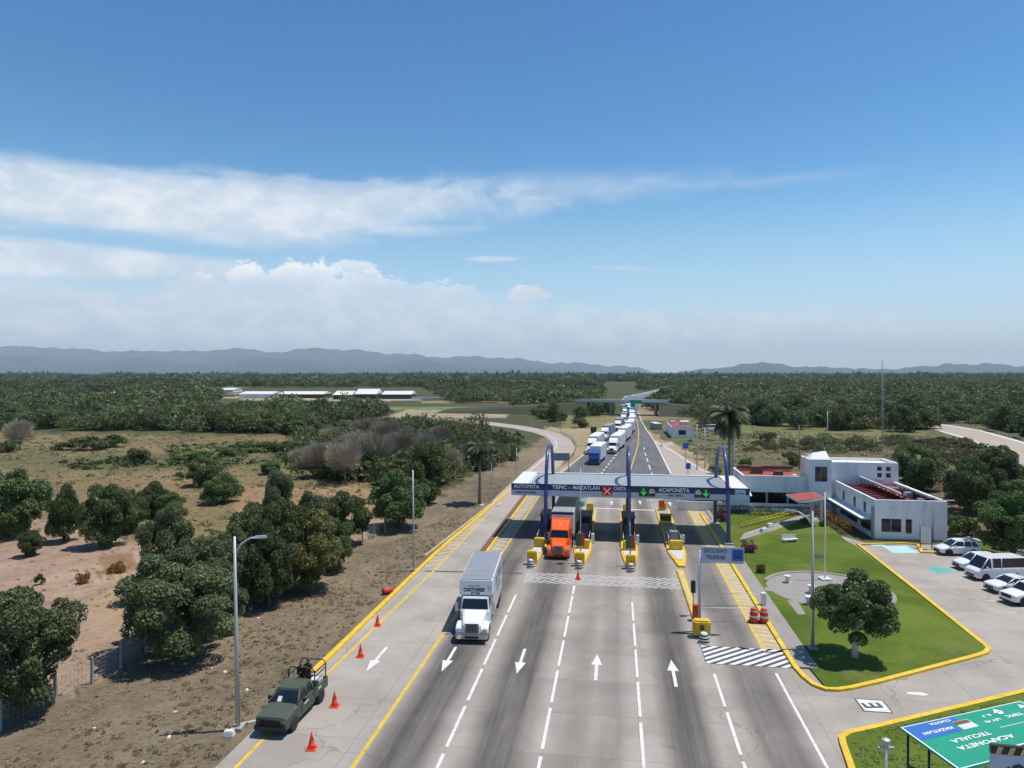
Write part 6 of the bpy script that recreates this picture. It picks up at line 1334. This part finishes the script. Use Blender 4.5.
# lawn tree, dense and round with a whitewashed trunk
lt = tree_proto('l', 'lawn_tree', 'tree', 50, 6.3, 6.2, 26000, .17, 'leaf_mango', .23, 58, bark='bark_white', cr=.22, tr=.2)
D = HC*F/(659-HZ); place(lt, G(855, 659)+Vector((0, 0, .12)), 4.1, 'dense round dark tree with whitewashed trunk standing on the lawn', scale=(.9, .9, .93))
TL = [ # proto, W0, H0, base px, base py, width px, top py, label
 (T1_[0], 8, 7, 6, 537, 74, 465, 'big dark tree with the leaning trunk cut by the left edge of the photo'),
 (T1_[1], 8, 7, 64, 542, 34, 487, 'left of the three close orchard trees, partly hidden by the tallest'),
 (T1_[2], 8, 7, 107, 547, 52, 484, 'tallest of the three close orchard trees on the pink soil'),
 (T1_[0], 8, 7, 127, 533, 36, 487, 'dark orchard tree tucked behind the tallest one'),
 (T1_[1], 8, 7, 152, 517, 36, 483, 'orchard tree standing apart with bare ground beneath it, right of the close three'),
 (T1_[2], 8, 7, 30, 556, 27, 531, 'smallest orchard tree, alone on pink soil below the big left tree'),
 (T1_[0], 8, 7, 203, 486, 36, 456, 'rear tree of the pair standing in the tan field'),
 (T1_[1], 8, 7, 221, 503, 40, 474, 'front tree of the pair standing in the tan field'),
 (T1_[2], 8, 7, 270, 474, 26, 461, 'small flat dark tree in the middle of the tan field'),
 (T2_[0], 8, 8, 24, 716, 112, 588, 'large bushy tree filling the lower left corner by the fence'),
 (T2_[1], 8, 8, 184, 655, 118, 548, 'large grey green tree over the fence, left of the tall street lamp'),
 (T2_[0], 8, 8, 168, 600, 62, 505, 'grey green tree behind the one leaning over the fence'),
 (T1_[0], 8, 7, 150, 640, 44, 584, 'low tree spilling left of the grey green fence tree'),
 (T2_[1], 8, 8, 222, 612, 60, 520, 'bushy tree between the tall street lamp and the grey green tree'),
 (T1_[1], 8, 7, 250, 596, 66, 508, 'dark green tree just right of the tall street lamp head'),
 (TY, 8, 8, 306, 590, 74, 506, 'tree with yellowing leaves in the fence row'),
 (T1_[2], 8, 7, 283, 592, 60, 502, 'dark tree behind the yellowing one in the fence row'),
 (T2_[0], 8, 8, 276, 545, 40, 470, 'pale grey topped tree rising above the fence row'),
 (T1_[0], 8, 7, 333, 570, 44, 516, 'dark tree at the right end of the fence row'),
 (TB, 8, 8, 348, 545, 52, 492, 'light olive bushy tree right of the fence row'),
 (T1_[1], 8, 7, 399, 528, 62, 472, 'dark round tree behind the bare grey lamp pole'),
 (T1_[2], 8, 7, 428, 503, 46, 443, 'tall dark tree left of the palm on the verge'),
 (T2_[0], 8, 8, 206, 634, 84, 540, 'grey green tree just left of the tall street lamp pole'),
 (T1_[1], 8, 7, 268, 606, 60, 524, 'low dark tree just right of the tall lamp pole'),
 (T2_[1], 8, 8, 322, 548, 50, 486, 'grey green tree behind the light olive bushy tree'),
 (T1_[2], 8, 7, 172, 520, 34, 492, 'dark orchard tree touching the top of the fence row'),
 (T1_[0], 8, 7, 917, 490, 50, 444, 'dark tree rising behind the right end of the office block'),
 (T1_[1], 8, 7, 966, 512, 54, 458, 'left of the two dark trees below the curved highway'),
 (T1_[2], 8, 7, 998, 505, 50, 446, 'right of the two dark trees below the curved highway'),
 (TB, 8, 8, 1012, 558, 66, 492, 'yellow green tree above the parked cars at the photo edge'),
 (T1_[0], 8, 7, 1018, 520, 44, 478, 'bright bushy tree between the dark pair and the yellow green tree'),
]
for r in TL: put(*r)
SC_ = [bush_proto('shrub', 'shrub', 60+i, 4, 2.2, 2600, .22, mt) for i, mt in enumerate(('leaf_scrub', 'leaf_bright', 'leaf_mango'))]
MG = bush_proto('flowering_shrub', 'shrub', 66, 2.2, 1.5, 1800, .13, 'leaf_magenta'); RS = bush_proto('dry_shrub', 'shrub', 67, 3, 1.2, 1400, .18, 'leaf_rust')
BL = [(SC_[1], 4, 2.2, 966, 537, 34, 518, 'bright green shrub against the right corner of the offices'), (SC_[1], 4, 2.2, 950, 532, 22, 516, 'small green shrub beside the right office wall'),
 (MG, 2.2, 1.5, 749, 553, 19, 540, 'magenta flowering shrub on the lawn beside the right arch foot'), (MG, 2.2, 1.5, 722, 522, 13, 508, 'purple flowering bush behind the right arch under the canopy'), (RS, 3, 1.2, 760, 574, 10, 565, 'small rusty shrub at the lawn edge'),
 (MG, 2.2, 1.5, 1001, 550, 20, 539, 'dark red shrub behind the parked cars'),
 (RS, 3, 1.2, 118, 572, 18, 563, 'rusty dry shrub on the pink soil'), (RS, 3, 1.2, 84, 583, 14, 576, 'small reddish dry shrub left on the pink soil'), (SC_[1], 4, 2.2, 40, 585, 9, 577, 'small green sprout on the pink soil'),
 (SC_[0], 4, 2.2, 138, 465, 24, 448, 'grey green shrub alone in the tan field'), (SC_[1], 4, 2.2, 62, 450, 20, 443, 'bright shrub at the left of the field hedge'), (SC_[2], 4, 2.2, 88, 450, 40, 437, 'dark shrub clump in the middle of the tan field'), (SC_[2], 4, 2.2, 112, 447, 28, 435, 'second dark clump joined to the field hedge'),
 (SC_[0], 4, 2.2, 10, 452, 22, 440, 'greyish shrub at the left edge of the field'), (SC_[2], 4, 2.2, 180, 480, 9, 472, 'small dark shrub in the tan field left of the tree pair'),
 (SC_[0], 4, 2.2, 792, 466, 20, 452, 'grey shrub in the grass behind the left office wing'), (SC_[0], 4, 2.2, 768, 446, 18, 432, 'pale shrub in the grass beyond the palm'), (SC_[1], 4, 2.2, 745, 468, 12, 459, 'green shrub near the palm foot'),
 (SC_[2], 4, 2.2, 745, 475, 12, 466, 'dark shrub in the hedge line behind the canopy'), (SC_[2], 4, 2.2, 768, 474, 12, 466, 'second dark shrub in the hedge line behind the canopy'), (SC_[2], 4, 2.2, 715, 474, 14, 466, 'dark shrub right of the merging lane end'),
 (SC_[2], 4, 2.2, 823, 527, 9, 520, 'small shrub at the lawn corner by the porch'), (SC_[2], 4, 2.2, 805, 525, 9, 518, 'round shrub by the garden path end'),
 (SC_[1], 4, 2.2, 295, 453, 34, 441, None), (SC_[1], 4, 2.2, 250, 452, 30, 443, None), (SC_[0], 4, 2.2, 272, 452, 26, 442, None), (SC_[1], 4, 2.2, 200, 463, 30, 452, None), (SC_[1], 4, 2.2, 320, 450, 26, 440, None), (SC_[1], 4, 2.2, 178, 464, 20, 456, None), (SC_[0], 4, 2.2, 225, 457, 22, 447, None)]
for r in BL:
    r = list(r); put(*r[:7], r[7] or 'Green shrub in the hedge line across the tan field'+where(r[3], r[4], [(178, 445), (320, 465)], r[5], (20, 34)), None if r[7] else 'shrubs of the field hedge')
# clipped hedges by the building
def hedge(label, pts, w, h, mt, seed, top=None):
    rng = np.random.default_rng(seed); P = [W(s, t) for s, t in pts]; C = []; N = []
    for a, b in zip(P[:-1], P[1:]):
        d = b-a; ln = d.length; n = int(ln*w*h*90); u = d.normalized(); v = Vector((-u.y, u.x, 0)); f = rng.random((n, 3)); face = rng.integers(0, 4, n)
        f[:, 1] = np.where(face == 0, 0, np.where(face == 1, 1, f[:, 1])); f[:, 2] = np.where(face >= 2, 1, f[:, 2])
        X = np.array(a)[None]+f[:, :1]*ln*np.array(u)+(f[:, 1:2]-.5)*w*np.array(v)+f[:, 2:]*h*np.array([[0, 0, 1]])+rng.normal(size=(n, 3))*.05; C.append(X); N.append(unit(rng.normal(size=(n, 3))))
    C, N = np.concatenate(C), np.concatenate(N); o = tag(link('hedge', quads_mesh('hedge', C, N, .2, mt, 1.1, rng)), label, 'hedge'); return o
hedge('clipped hedge with rusty top along the office front walk', [(92.6, 28.6), (105.4, 28.3)], 1.1, 1.3, 'leaf_rust', 1)
hedge('dark clipped hedge in front of the left office wing', [(103.6, 14.5), (104.2, 27.3)], 1.0, 1.2, 'leaf_dark', 2)
hedge('long dark hedge behind the canopy, right of the road', [(131, 20), (131, 60)], 1.6, 1.6, 'leaf_dark', 3)
# palms
def palm(H, fl, nf, seed, label, px, py, tr=.2, name='palm_tree', skirt=True, mt='leaf_palm'):
    rng = random.Random(seed); o = thing(name, label, 'palm tree', G(px, py)); m = MB(); m.tube([(0, 0, 0), (.05, .05, H*.5), (0, 0, H)], [tr*1.4, tr, tr*.85], 10); m.build('trunk', M['palm_bark'], o); m = MB()
    for k in range(nf):
        a = k*2.399+rng.uniform(-.2, .2); e0 = rng.uniform(.15, 1.25) if k > nf*.35 else rng.uniform(-.7, .3); L_ = fl*rng.uniform(.85, 1.1); p = Vector((0, 0, H)); ang = e0; n = 11; prev = p; rib = [p]
        for i in range(n): ang -= (1.5+.5*(e0 > .6))/n*(.5+i/n); p = p+Vector((math.cos(a)*math.cos(ang), math.sin(a)*math.cos(ang), math.sin(ang)))*L_/n; rib.append(p)
        m.tube(rib, [.035*(1-i/(n+2)) for i in range(n+1)], 4, False); side = Vector((-math.sin(a), math.cos(a), 0))
        for i in range(n*3):
            f = (i+1.5)/(n*3); q = f*n; j = min(int(q), n-1); c = rib[j].lerp(rib[j+1], q-j); fwd = (rib[j+1]-rib[j]).normalized(); ll = fl*.24*math.sin(math.pi*min(1, f*.85+.12))
            for s in (-1, 1):
                tip = c+side*s*ll*.75+fwd*ll*.5+Vector((0, 0, -ll*(.45+.3*rng.random()))); w_ = fwd*.07*(fl/3); m.add([c-w_, c+w_, tip], [(0, 1, 2)])
    m.build('crown', M[mt], o)
    if skirt:
        m = MB()
        for k in range(14):
            a = k*.45*2; r = Vector((math.cos(a), math.sin(a), 0)); m.tube([(0, 0, H-.1), tuple(r*.5+Vector((0, 0, H-.5))), tuple(r*.65+Vector((0, 0, H-1.9)))], [.04, .06, .02], 4)
        m.build('dead_fronds', M['palm_bark'], o)
    return o
palm(8.8, 3.3, 34, 3, 'palm tree on the dry verge left of the canopy', 479.5, 504, .19)
palm(13.4, 4.5, 44, 4, 'tall palm tree rising behind the right blue arch', 729, 498, .22)
g = thing('utility_pole', 'thick concrete pole standing beside the tall palm trunk', 'pole', G(733, 500)); m = MB(); m.tube([(0, 0, 0), (0, 0, 11.5)], [.28, .18], 10); m.build('pole', M['concrete_grey'], g)
for x, y in ((488, 504), (500, 502)):
    pass
g = thing('rock_pile', 'pale rocks heaped at the foot of the verge palm', 'rocks', G(484, 505)); m = MB(); rr_ = random.Random(4)
for k in range(9): x, y, s = rr_.uniform(-1, 2.6), rr_.uniform(-.8, .8), rr_.uniform(.15, .32); m.lathe([(s*.7, 0), (s, s*.4), (s*.6, s*.9), (s*.1, s)], (x, y, 0), 6)
m.build('rocks', M['stone_white'], g)
# bare grey trees and scrub around them
BR_ = [bare_proto('bare_tree', 'tree', 70+i, 8, 6.5, 3800) for i in range(2)]
S2 = [tree_proto('s', 'scrub_tree', 'tree', 80+i, 8, 6, 2600, .42, mt, -.12, 30, trunk=False, cr=.30) for i, mt in enumerate(('leaf_scrub', 'leaf_grey', 'leaf_dark', 'leaf_scrub', 'leaf_mango', 'leaf_bright'))]
for o in S2:                                            # seen small: crown only, one mesh
    k = KIDS[o.name][0]
rb = random.Random(21)
for (x, y, w, t_) in ((318, 478, 40, 440), (345, 484, 52, 436), (375, 478, 50, 428), (400, 470, 46, 426), (352, 462, 40, 428), (425, 470, 40, 432), (385, 456, 44, 416), (450, 478, 30, 446), (300, 468, 26, 446), (470, 470, 28, 440), (440, 458, 36, 424), (365, 446, 40, 414), (330, 450, 30, 424), (20, 450, 36, 418), (498, 462, 26, 440)):
    put(BR_[rb.randrange(2)], 8, 6.5, x, y, w*.85, t_+4, ('Bare grey tree in the thicket%s' % where(x, y, [(0, 446), (500, 484)], w, (26, 52))) if x > 100 else 'bare grey tree alone at the far left edge of the field', 'bare grey trees of the thicket')
def scatter(n, poly, protos, wr, hr, label, group, seed, mind=.5):
    r = random.Random(seed); xs = [p[0] for p in poly]; ys = [p[1] for p in poly]; out = 0; tries = 0; used = []
    # uniform in rows, denser toward the horizon so that ground cover stays even
    while out < n and tries < n*60:
        tries += 1; x = r.uniform(min(xs), max(xs)); y = r.uniform(min(ys), max(ys))
        if not inside(np.array([x]), np.array([y]), poly)[0]: continue
        p = G(x, y); w = r.uniform(*wr)
        if any((p-q).length < (w+w2)*.5*mind for q, w2 in used): continue
        used.append((p, w)); s = w/8; h = r.uniform(*hr)/6
        pr, k = r.choice(protos); place(pr, p, r.uniform(0, 6.28), label.format(k, where(x, y, poly, w, wr)).strip().capitalize(), group, scale=(s, s, h)); out += 1
    return out
PA = [(S2[0], 0), (S2[1], 0), (S2[0], 0), (S2[2], 0), (S2[3], 0), (S2[4], 0)]
A_ = [(S2[0], 'dull olive'), (S2[1], 'grey green'), (S2[2], 'dark green'), (S2[3], 'dull olive'), (S2[4], 'deep green')]
POLY = dict(thicket=[(300, 440), (360, 430), (420, 428), (470, 434), (492, 446), (510, 460), (470, 474), (430, 488), (385, 488), (330, 482), (300, 465)],
 belt=[(-60, 408), (100, 407), (215, 408), (235, 412), (330, 412), (390, 415), (330, 436), (240, 433), (120, 431), (-60, 430)],
 meadow=[(740, 441), (800, 440), (935, 443), (950, 453), (900, 456), (800, 453), (740, 452)],
 bank=[(930, 440), (985, 449), (1000, 462), (960, 470), (935, 460)],
 queue=[(520, 410), (592, 408), (620, 406), (625, 412), (600, 416), (560, 426), (520, 423), (505, 418)],
 grove=[(690, 410), (760, 407), (900, 406), (935, 416), (930, 432), (880, 432), (800, 428), (735, 424), (700, 420)],
 road=[(660, 404), (740, 404), (760, 414), (720, 432), (704, 436), (698, 420), (668, 416)],
 beyond=[(900, 406), (960, 406), (1120, 412), (1200, 440), (1100, 448), (1030, 437), (980, 426), (935, 419), (925, 420)])
scatter(66, POLY['thicket'], A_, (6, 9), (3.5, 6), '{} tree in the thicket by the access road{}', 'thicket by the access road', 5, .5)
scatter(104, [(-60, 422), (330, 420), (350, 424), (330, 436), (240, 433), (120, 431), (-60, 430)], A_+[(S2[5], 'bright green'), (S2[0], 'dull olive')], (6, 10), (4.5, 7.5), '{} tree in the scrub belt behind the tan field{}', 'scrub belt behind the tan field', 6, .4)
scatter(30, [(530, 407), (592, 406), (618, 404), (618, 408), (600, 420), (575, 430), (560, 424), (528, 420)], A_, (6, 10), (4, 7.5), '{} tree on the grass left of the truck queue{}', 'trees left of the truck queue', 7, .6)
scatter(46, [(760, 418), (900, 416), (935, 420), (930, 432), (880, 432), (800, 430), (735, 426), (710, 420)], A_+[(S2[2], 'dark green')], (8, 12), (7, 10), '{} tree in the grove behind the right grassland{}', 'grove behind the right grassland', 8, .42)
scatter(14, POLY['road'], A_, (6, 10), (4, 7.5), '{} tree around the red roofed roadside building{}', 'trees around the roadside building', 9, .5)
scatter(8, [(920, 436), (985, 448), (1000, 470), (930, 470), (900, 455)], [(S2[0], 'dull olive'), (S2[3], 'dull olive'), (S2[1], 'grey green')], (3, 5), (1.5, 3), 'low {} scrub under the curved highway{}', 'scrub under the curved highway', 10, .7)
scatter(26, [(935, 416), (985, 423), (1110, 442), (1110, 452), (1030, 438), (980, 427), (935, 421)], [A_[2], A_[4], A_[2], A_[1]], (8, 12), (6, 9), '{} forest tree just beyond the curved highway{}', 'trees beyond the curved highway', 12, .38)
scatter(14, [(890, 470), (960, 476), (1040, 530), (1100, 560), (1100, 500), (1060, 485), (1000, 478), (960, 466)], [A_[2], (S2[5], 'bright green'), A_[0]], (4, 6.5), (2, 4.5), '{} shrubby tree in the strip right of the offices{}', 'shrubby trees right of the offices', 13, .55)
# distant forest: one countless mass
def forest(name, seed, n, ya, yb, xr, wr, hr, mt, nl, clear=(), leaf=.3, poly=None):
    rng = np.random.default_rng(seed); X = rng.uniform(*xr, n*2); u = rng.random(n*2); py = HZ+(ya-HZ)*((yb-HZ)/(ya-HZ))**u
    k = np.ones(len(X), bool) if poly is None else inside(X, py, poly)
    for p in clear: k &= ~inside(X, py, p)
    X, py = X[k][:n], py[k][:n]; n = len(X); D = HC*F/(py-HZ); cx = (X-512)/F*D; sc = np.maximum(1, D/900.0); w = rng.uniform(*wr, n)*sc**.75; big = np.where(rng.random(n) < .12, 1.45, 1.0)*(1+.22*np.sin(cx*.012+D*.007)); w = w*big; h = rng.uniform(*hr, n)*np.minimum(sc, 1.25)*big; h = np.minimum(h, 12.5)
    d = unit(rng.normal(size=(n, nl, 3))); d[..., 2] = np.abs(d[..., 2])*1.25-.25; lump = 1+.28*np.sin(d[..., 0]*5+rng.random((n, 1))*6)*np.cos(d[..., 1]*4+rng.random((n, 1))*6)
    r = (.75+.3*rng.random((n, nl)))*lump
    C = np.stack([cx[:, None]+d[..., 0]*r*w[:, None]/2, D[:, None]+d[..., 1]*r*w[:, None]/2, h[:, None]*.42+d[..., 2]*r*h[:, None]*.56], -1)
    C[..., 2] = np.maximum(C[..., 2], .1); N = unit(d*.6+rng.normal(size=(n, nl, 3))*.5)
    S = (w[:, None]*leaf*(.7+.6*rng.random((n, nl)))); o = link(name, quads_mesh(name, C.reshape(-1, 3), N.reshape(-1, 3), S.ravel(), mt, 1.15, rng)); o['kind'] = 'stuff'; return o
road_far = [(590, 430), (600, 402), (618, 396), (645, 391), (672, 386), (690, 388), (668, 396), (650, 402), (655, 430)]
hwc = [(900, 424), (905, 416), (936, 419), (985, 426), (1100, 450), (1100, 520), (960, 450)]
wh = [(205, 411.5), (218, 388), (425, 388), (470, 411.5)]; fld = [(410, 412), (520, 412), (520, 403), (410, 403)]; gr = [(680, 408), (800, 404), (800, 409), (690, 412)]; f1 = [(60, 399), (215, 397.5), (215, 400), (60, 402)]; f2 = [(-100, 392), (60, 391), (150, 392.5), (-100, 394)]; f3 = [(430, 396), (560, 395), (560, 398), (430, 399)]; f4 = [(760, 397), (860, 396), (850, 398.5), (760, 399)]; f5 = [(500, 387), (600, 386.5), (600, 388), (500, 388.5)]; f6 = [(20, 404), (120, 402.5), (150, 404), (60, 406)]; f7 = [(640, 399), (720, 397), (730, 399), (650, 402)]; f8 = [(860, 403), (960, 401), (960, 403), (870, 405)]; f9 = [(0, 386.5), (180, 386), (180, 387.2), (0, 387.8)]
farm = [(86, 404), (86, 394), (124, 394), (124, 402)]
clr = [f_[0] for f_ in FIELDS]+[road_far, hwc, wh, fld, gr, farm, f1, f2, f3, f4, f5, f6, f7, f8, f9]
for side_, xr_ in (('forest_left', (-150, 600)), ('forest_right', (640, 1250))):
    q_ = 0 if side_ == 'forest_left' else 50
    for k_, (n_, mt_) in enumerate(((900, 'leaf_scrub'), (900, 'leaf_dark'), (500, 'leaf_grey'), (220, 'leaf_yellow'), (200, 'leaf_bright'))):
        forest(side_, 100+q_+k_, n_, 394, 411, xr_, (7, 13), (4, 7.5), mt_, 170, clr, .115)
    for k_, (n_, mt_) in enumerate(((900, 'leaf_scrub'), (3600, 'leaf_dark'), (900, 'leaf_mango'))):
        forest(side_, 200+q_+k_, n_, 381, 394.5, xr_, (8, 15), (5, 8), mt_, 70, clr, .16)
for i_, (nm, n_, mt_, sd_) in enumerate((('thicket', 60, 'leaf_scrub', 31), ('thicket', 40, 'leaf_dark', 32), ('belt', 170, 'leaf_scrub', 33), ('belt', 110, 'leaf_dark', 34), ('belt', 90, 'leaf_grey', 35), ('grove', 170, 'leaf_dark', 36), ('grove', 60, 'leaf_scrub', 37), ('road', 40, 'leaf_scrub', 38), ('beyond', 260, 'leaf_dark', 39), ('beyond', 120, 'leaf_mango', 40), ('meadow', 40, 'leaf_scrub', 41), ('meadow', 16, 'leaf_grey', 42), ('bank', 30, 'leaf_scrub', 43))):
    xs_ = [p[0] for p in POLY[nm]]; ys_ = [p[1] for p in POLY[nm]]
    forest('scrub_mass', sd_, n_, min(ys_), max(ys_), (min(xs_), max(xs_)), (5, 9) if nm in ('thicket', 'road') else (2.5, 5.5) if nm in ('meadow', 'bank') else (6, 11), (2.5, 4.5) if nm == 'thicket' else (.9, 2.2) if nm in ('meadow', 'bank') else (4, 6.5), mt_, 420, [], .075, POLY[nm])
forest('forest_far', 6, 9000, 376.2, 381.5, (-150, 1200), (14, 30), (6, 8.5), 'leaf_dark', 20, [], .36)
# grass tufts on verge and field
def tufts(name, seed, n, polys, mt, hr, z=0, spread=.12, blades=7, excl=()):
    rng = np.random.default_rng(seed); C = []
    for poly, share in polys:
        Pw = np.array([[G(x, y).x, G(x, y).y] for x, y in poly]); k = int(n*share); X = rng.uniform(Pw[:, 0].min(), Pw[:, 0].max(), k*6); Y = rng.uniform(Pw[:, 1].min(), Pw[:, 1].max(), k*6); q = inside(X, Y, Pw)
        for e in excl: q &= ~inside(X, Y, np.array([[G(x, y).x, G(x, y).y] for x, y in e]))
        q = np.nonzero(q)[0][:k]; g_ = np.sin(X[q]*.7+np.sin(Y[q]*.5)*2)*np.cos(Y[q]*.6)+rng.normal(size=len(q))*.7; q = q[g_ > -.2]; C.append(np.stack([X[q], Y[q]], 1))
    C = np.concatenate(C); m_ = len(C); b = blades; a = rng.random((m_, b))*6.28; r = rng.random((m_, b))*spread; h = rng.uniform(*hr, (m_, b))*(.5+rng.random((m_, 1)))
    x = C[:, :1]+np.cos(a)*r; y = C[:, 1:]+np.sin(a)*r; ox, oy = np.cos(a+1.57)*.035, np.sin(a+1.57)*.035; lx, ly_ = np.cos(a)*h*1.3, np.sin(a)*h*1.3
    V = np.stack([np.stack([x-ox, y-oy, np.full_like(x, z)], -1), np.stack([x+ox, y+oy, np.full_like(x, z)], -1), np.stack([x+lx, y+ly_, z+h*.6], -1)], 2).reshape(-1, 3); n3 = m_*b
    me = bpy.data.meshes.new(name); me.vertices.add(n3*3); me.vertices.foreach_set('co', V.astype(np.float32).ravel()); me.loops.add(n3*3); me.loops.foreach_set('vertex_index', np.arange(n3*3, dtype=np.int32)); me.polygons.add(n3); me.polygons.foreach_set('loop_start', np.arange(0, n3*3, 3, dtype=np.int32)); me.update(calc_edges=True); me.materials.append(M[mt]); o = link(name, me); o['kind'] = 'stuff'; return o
tufts('dry_grass', 1, 10000, [([(-40, 790), (60, 710), (200, 630), (330, 570), (470, 505), (505, 478), (540, 452), (516, 470), (497, 495), (400, 578), (325, 655), (236, 740), (200, 790)], .75), ([(60, 702), (-20, 740), (-100, 700), (120, 640), (200, 600), (330, 520), (400, 500), (400, 520), (200, 626)], .25)], 'grass_dry', (.04, .11))
tufts('field_grass', 2, 30000, [([(-80, 435), (330, 438), (440, 465), (420, 490), (330, 510), (215, 545), (130, 540), (60, 518), (-80, 520)], 1)], 'grass_dry', (.15, .4), spread=.35, blades=6)
tufts('corner_grass', 4, 2500, [([(852, 742), (868, 734), (1030, 696), (1100, 690), (1100, 768), (870, 790)], 1)], 'grass_green', (.06, .14), .11, .1, 6)
tufts('meadow_grass', 5, 9000, [([(700, 446), (930, 455), (940, 470), (745, 472), (715, 466)], 1)], 'grass_dry', (.25, .6), spread=.5, blades=6)

# weeds, low scrub and stones that nobody could count
def weeds(name, seed, n, poly, wr, mt, leaf=.09, nl=26):
    rng = np.random.default_rng(seed); Pw = np.array([[G(x, y).x, G(x, y).y] for x, y in poly]); X = rng.uniform(Pw[:, 0].min(), Pw[:, 0].max(), n*8); Y = rng.uniform(Pw[:, 1].min(), Pw[:, 1].max(), n*8); q = inside(X, Y, Pw) & (np.sin(X*.35+np.sin(Y*.21)*2)*np.cos(Y*.31)+rng.normal(size=len(X))*.5 > 0); X, Y = X[q][:n], Y[q][:n]; n = len(X)
    w = rng.uniform(*wr, n)*(.6+rng.random(n)**2); d = unit(rng.normal(size=(n, nl, 3))); d[..., 2] = np.abs(d[..., 2]); r = rng.random((n, nl))**.4
    C = np.stack([X[:, None]+d[..., 0]*r*w[:, None], Y[:, None]+d[..., 1]*r*w[:, None], d[..., 2]*r*w[:, None]*.6+.02], -1); N = unit(d+rng.normal(size=(n, nl, 3))*.6)
    S = np.broadcast_to(leaf*(.6+w[:, None]*.8), (n, nl)); o = link(name, quads_mesh(name, C.reshape(-1, 3), N.reshape(-1, 3), S.ravel(), mt, 1.5, rng)); o['kind'] = 'stuff'; return o
VG = [(-40, 790), (60, 712), (200, 632), (330, 572), (470, 506), (505, 480), (497, 495), (400, 576), (325, 652), (236, 736), (200, 790)]
weeds('verge_weeds', 1, 450, VG, (.12, .32), 'grass_dry'); weeds('verge_weeds', 2, 110, VG, (.10, .26), 'leaf_scrub'); weeds('verge_weeds', 3, 120, VG, (.12, .3), 'leaf_rust')
SO = [(-200, 520), (60, 512), (130, 540), (185, 535), (215, 560), (250, 600), (180, 632), (60, 702), (-300, 830)]
weeds('soil_weeds', 4, 260, SO, (.15, .5), 'grass_dry'); weeds('soil_weeds', 5, 90, SO, (.15, .4), 'leaf_rust')
FD = [(-80, 433), (330, 437), (440, 462), (420, 490), (330, 510), (215, 545), (130, 540), (60, 518), (-80, 520)]
weeds('field_weeds', 6, 1500, FD, (.3, .8), 'grass_dry', .2, 22); weeds('field_weeds', 7, 500, FD, (.3, 1.0), 'leaf_scrub', .22, 22)
weeds('field_weeds', 8, 420, [(170, 446), (330, 440), (430, 446), (400, 458), (300, 462), (160, 468)], (.6, 1.5), 'leaf_bright', .3, 30); weeds('field_weeds', 9, 140, [(60, 462), (130, 458), (170, 462), (120, 470), (70, 470)], (.5, 1.2), 'leaf_bright', .3, 30)
weeds('meadow_weeds', 10, 700, [(700, 430), (930, 436), (940, 470), (745, 472), (690, 462)], (.4, 1.2), 'grass_dry', .25, 24); weeds('meadow_weeds', 11, 400, [(690, 430), (930, 436), (940, 470), (745, 472), (690, 462)], (.4, 1.2), 'leaf_scrub', .25, 24)
weeds('kerb_weeds', 12, 120, [(838, 690), (980, 656), (988, 650), (984, 646), (975, 652), (880, 678), (838, 687)], (.06, .14), 'grass_green', .06)
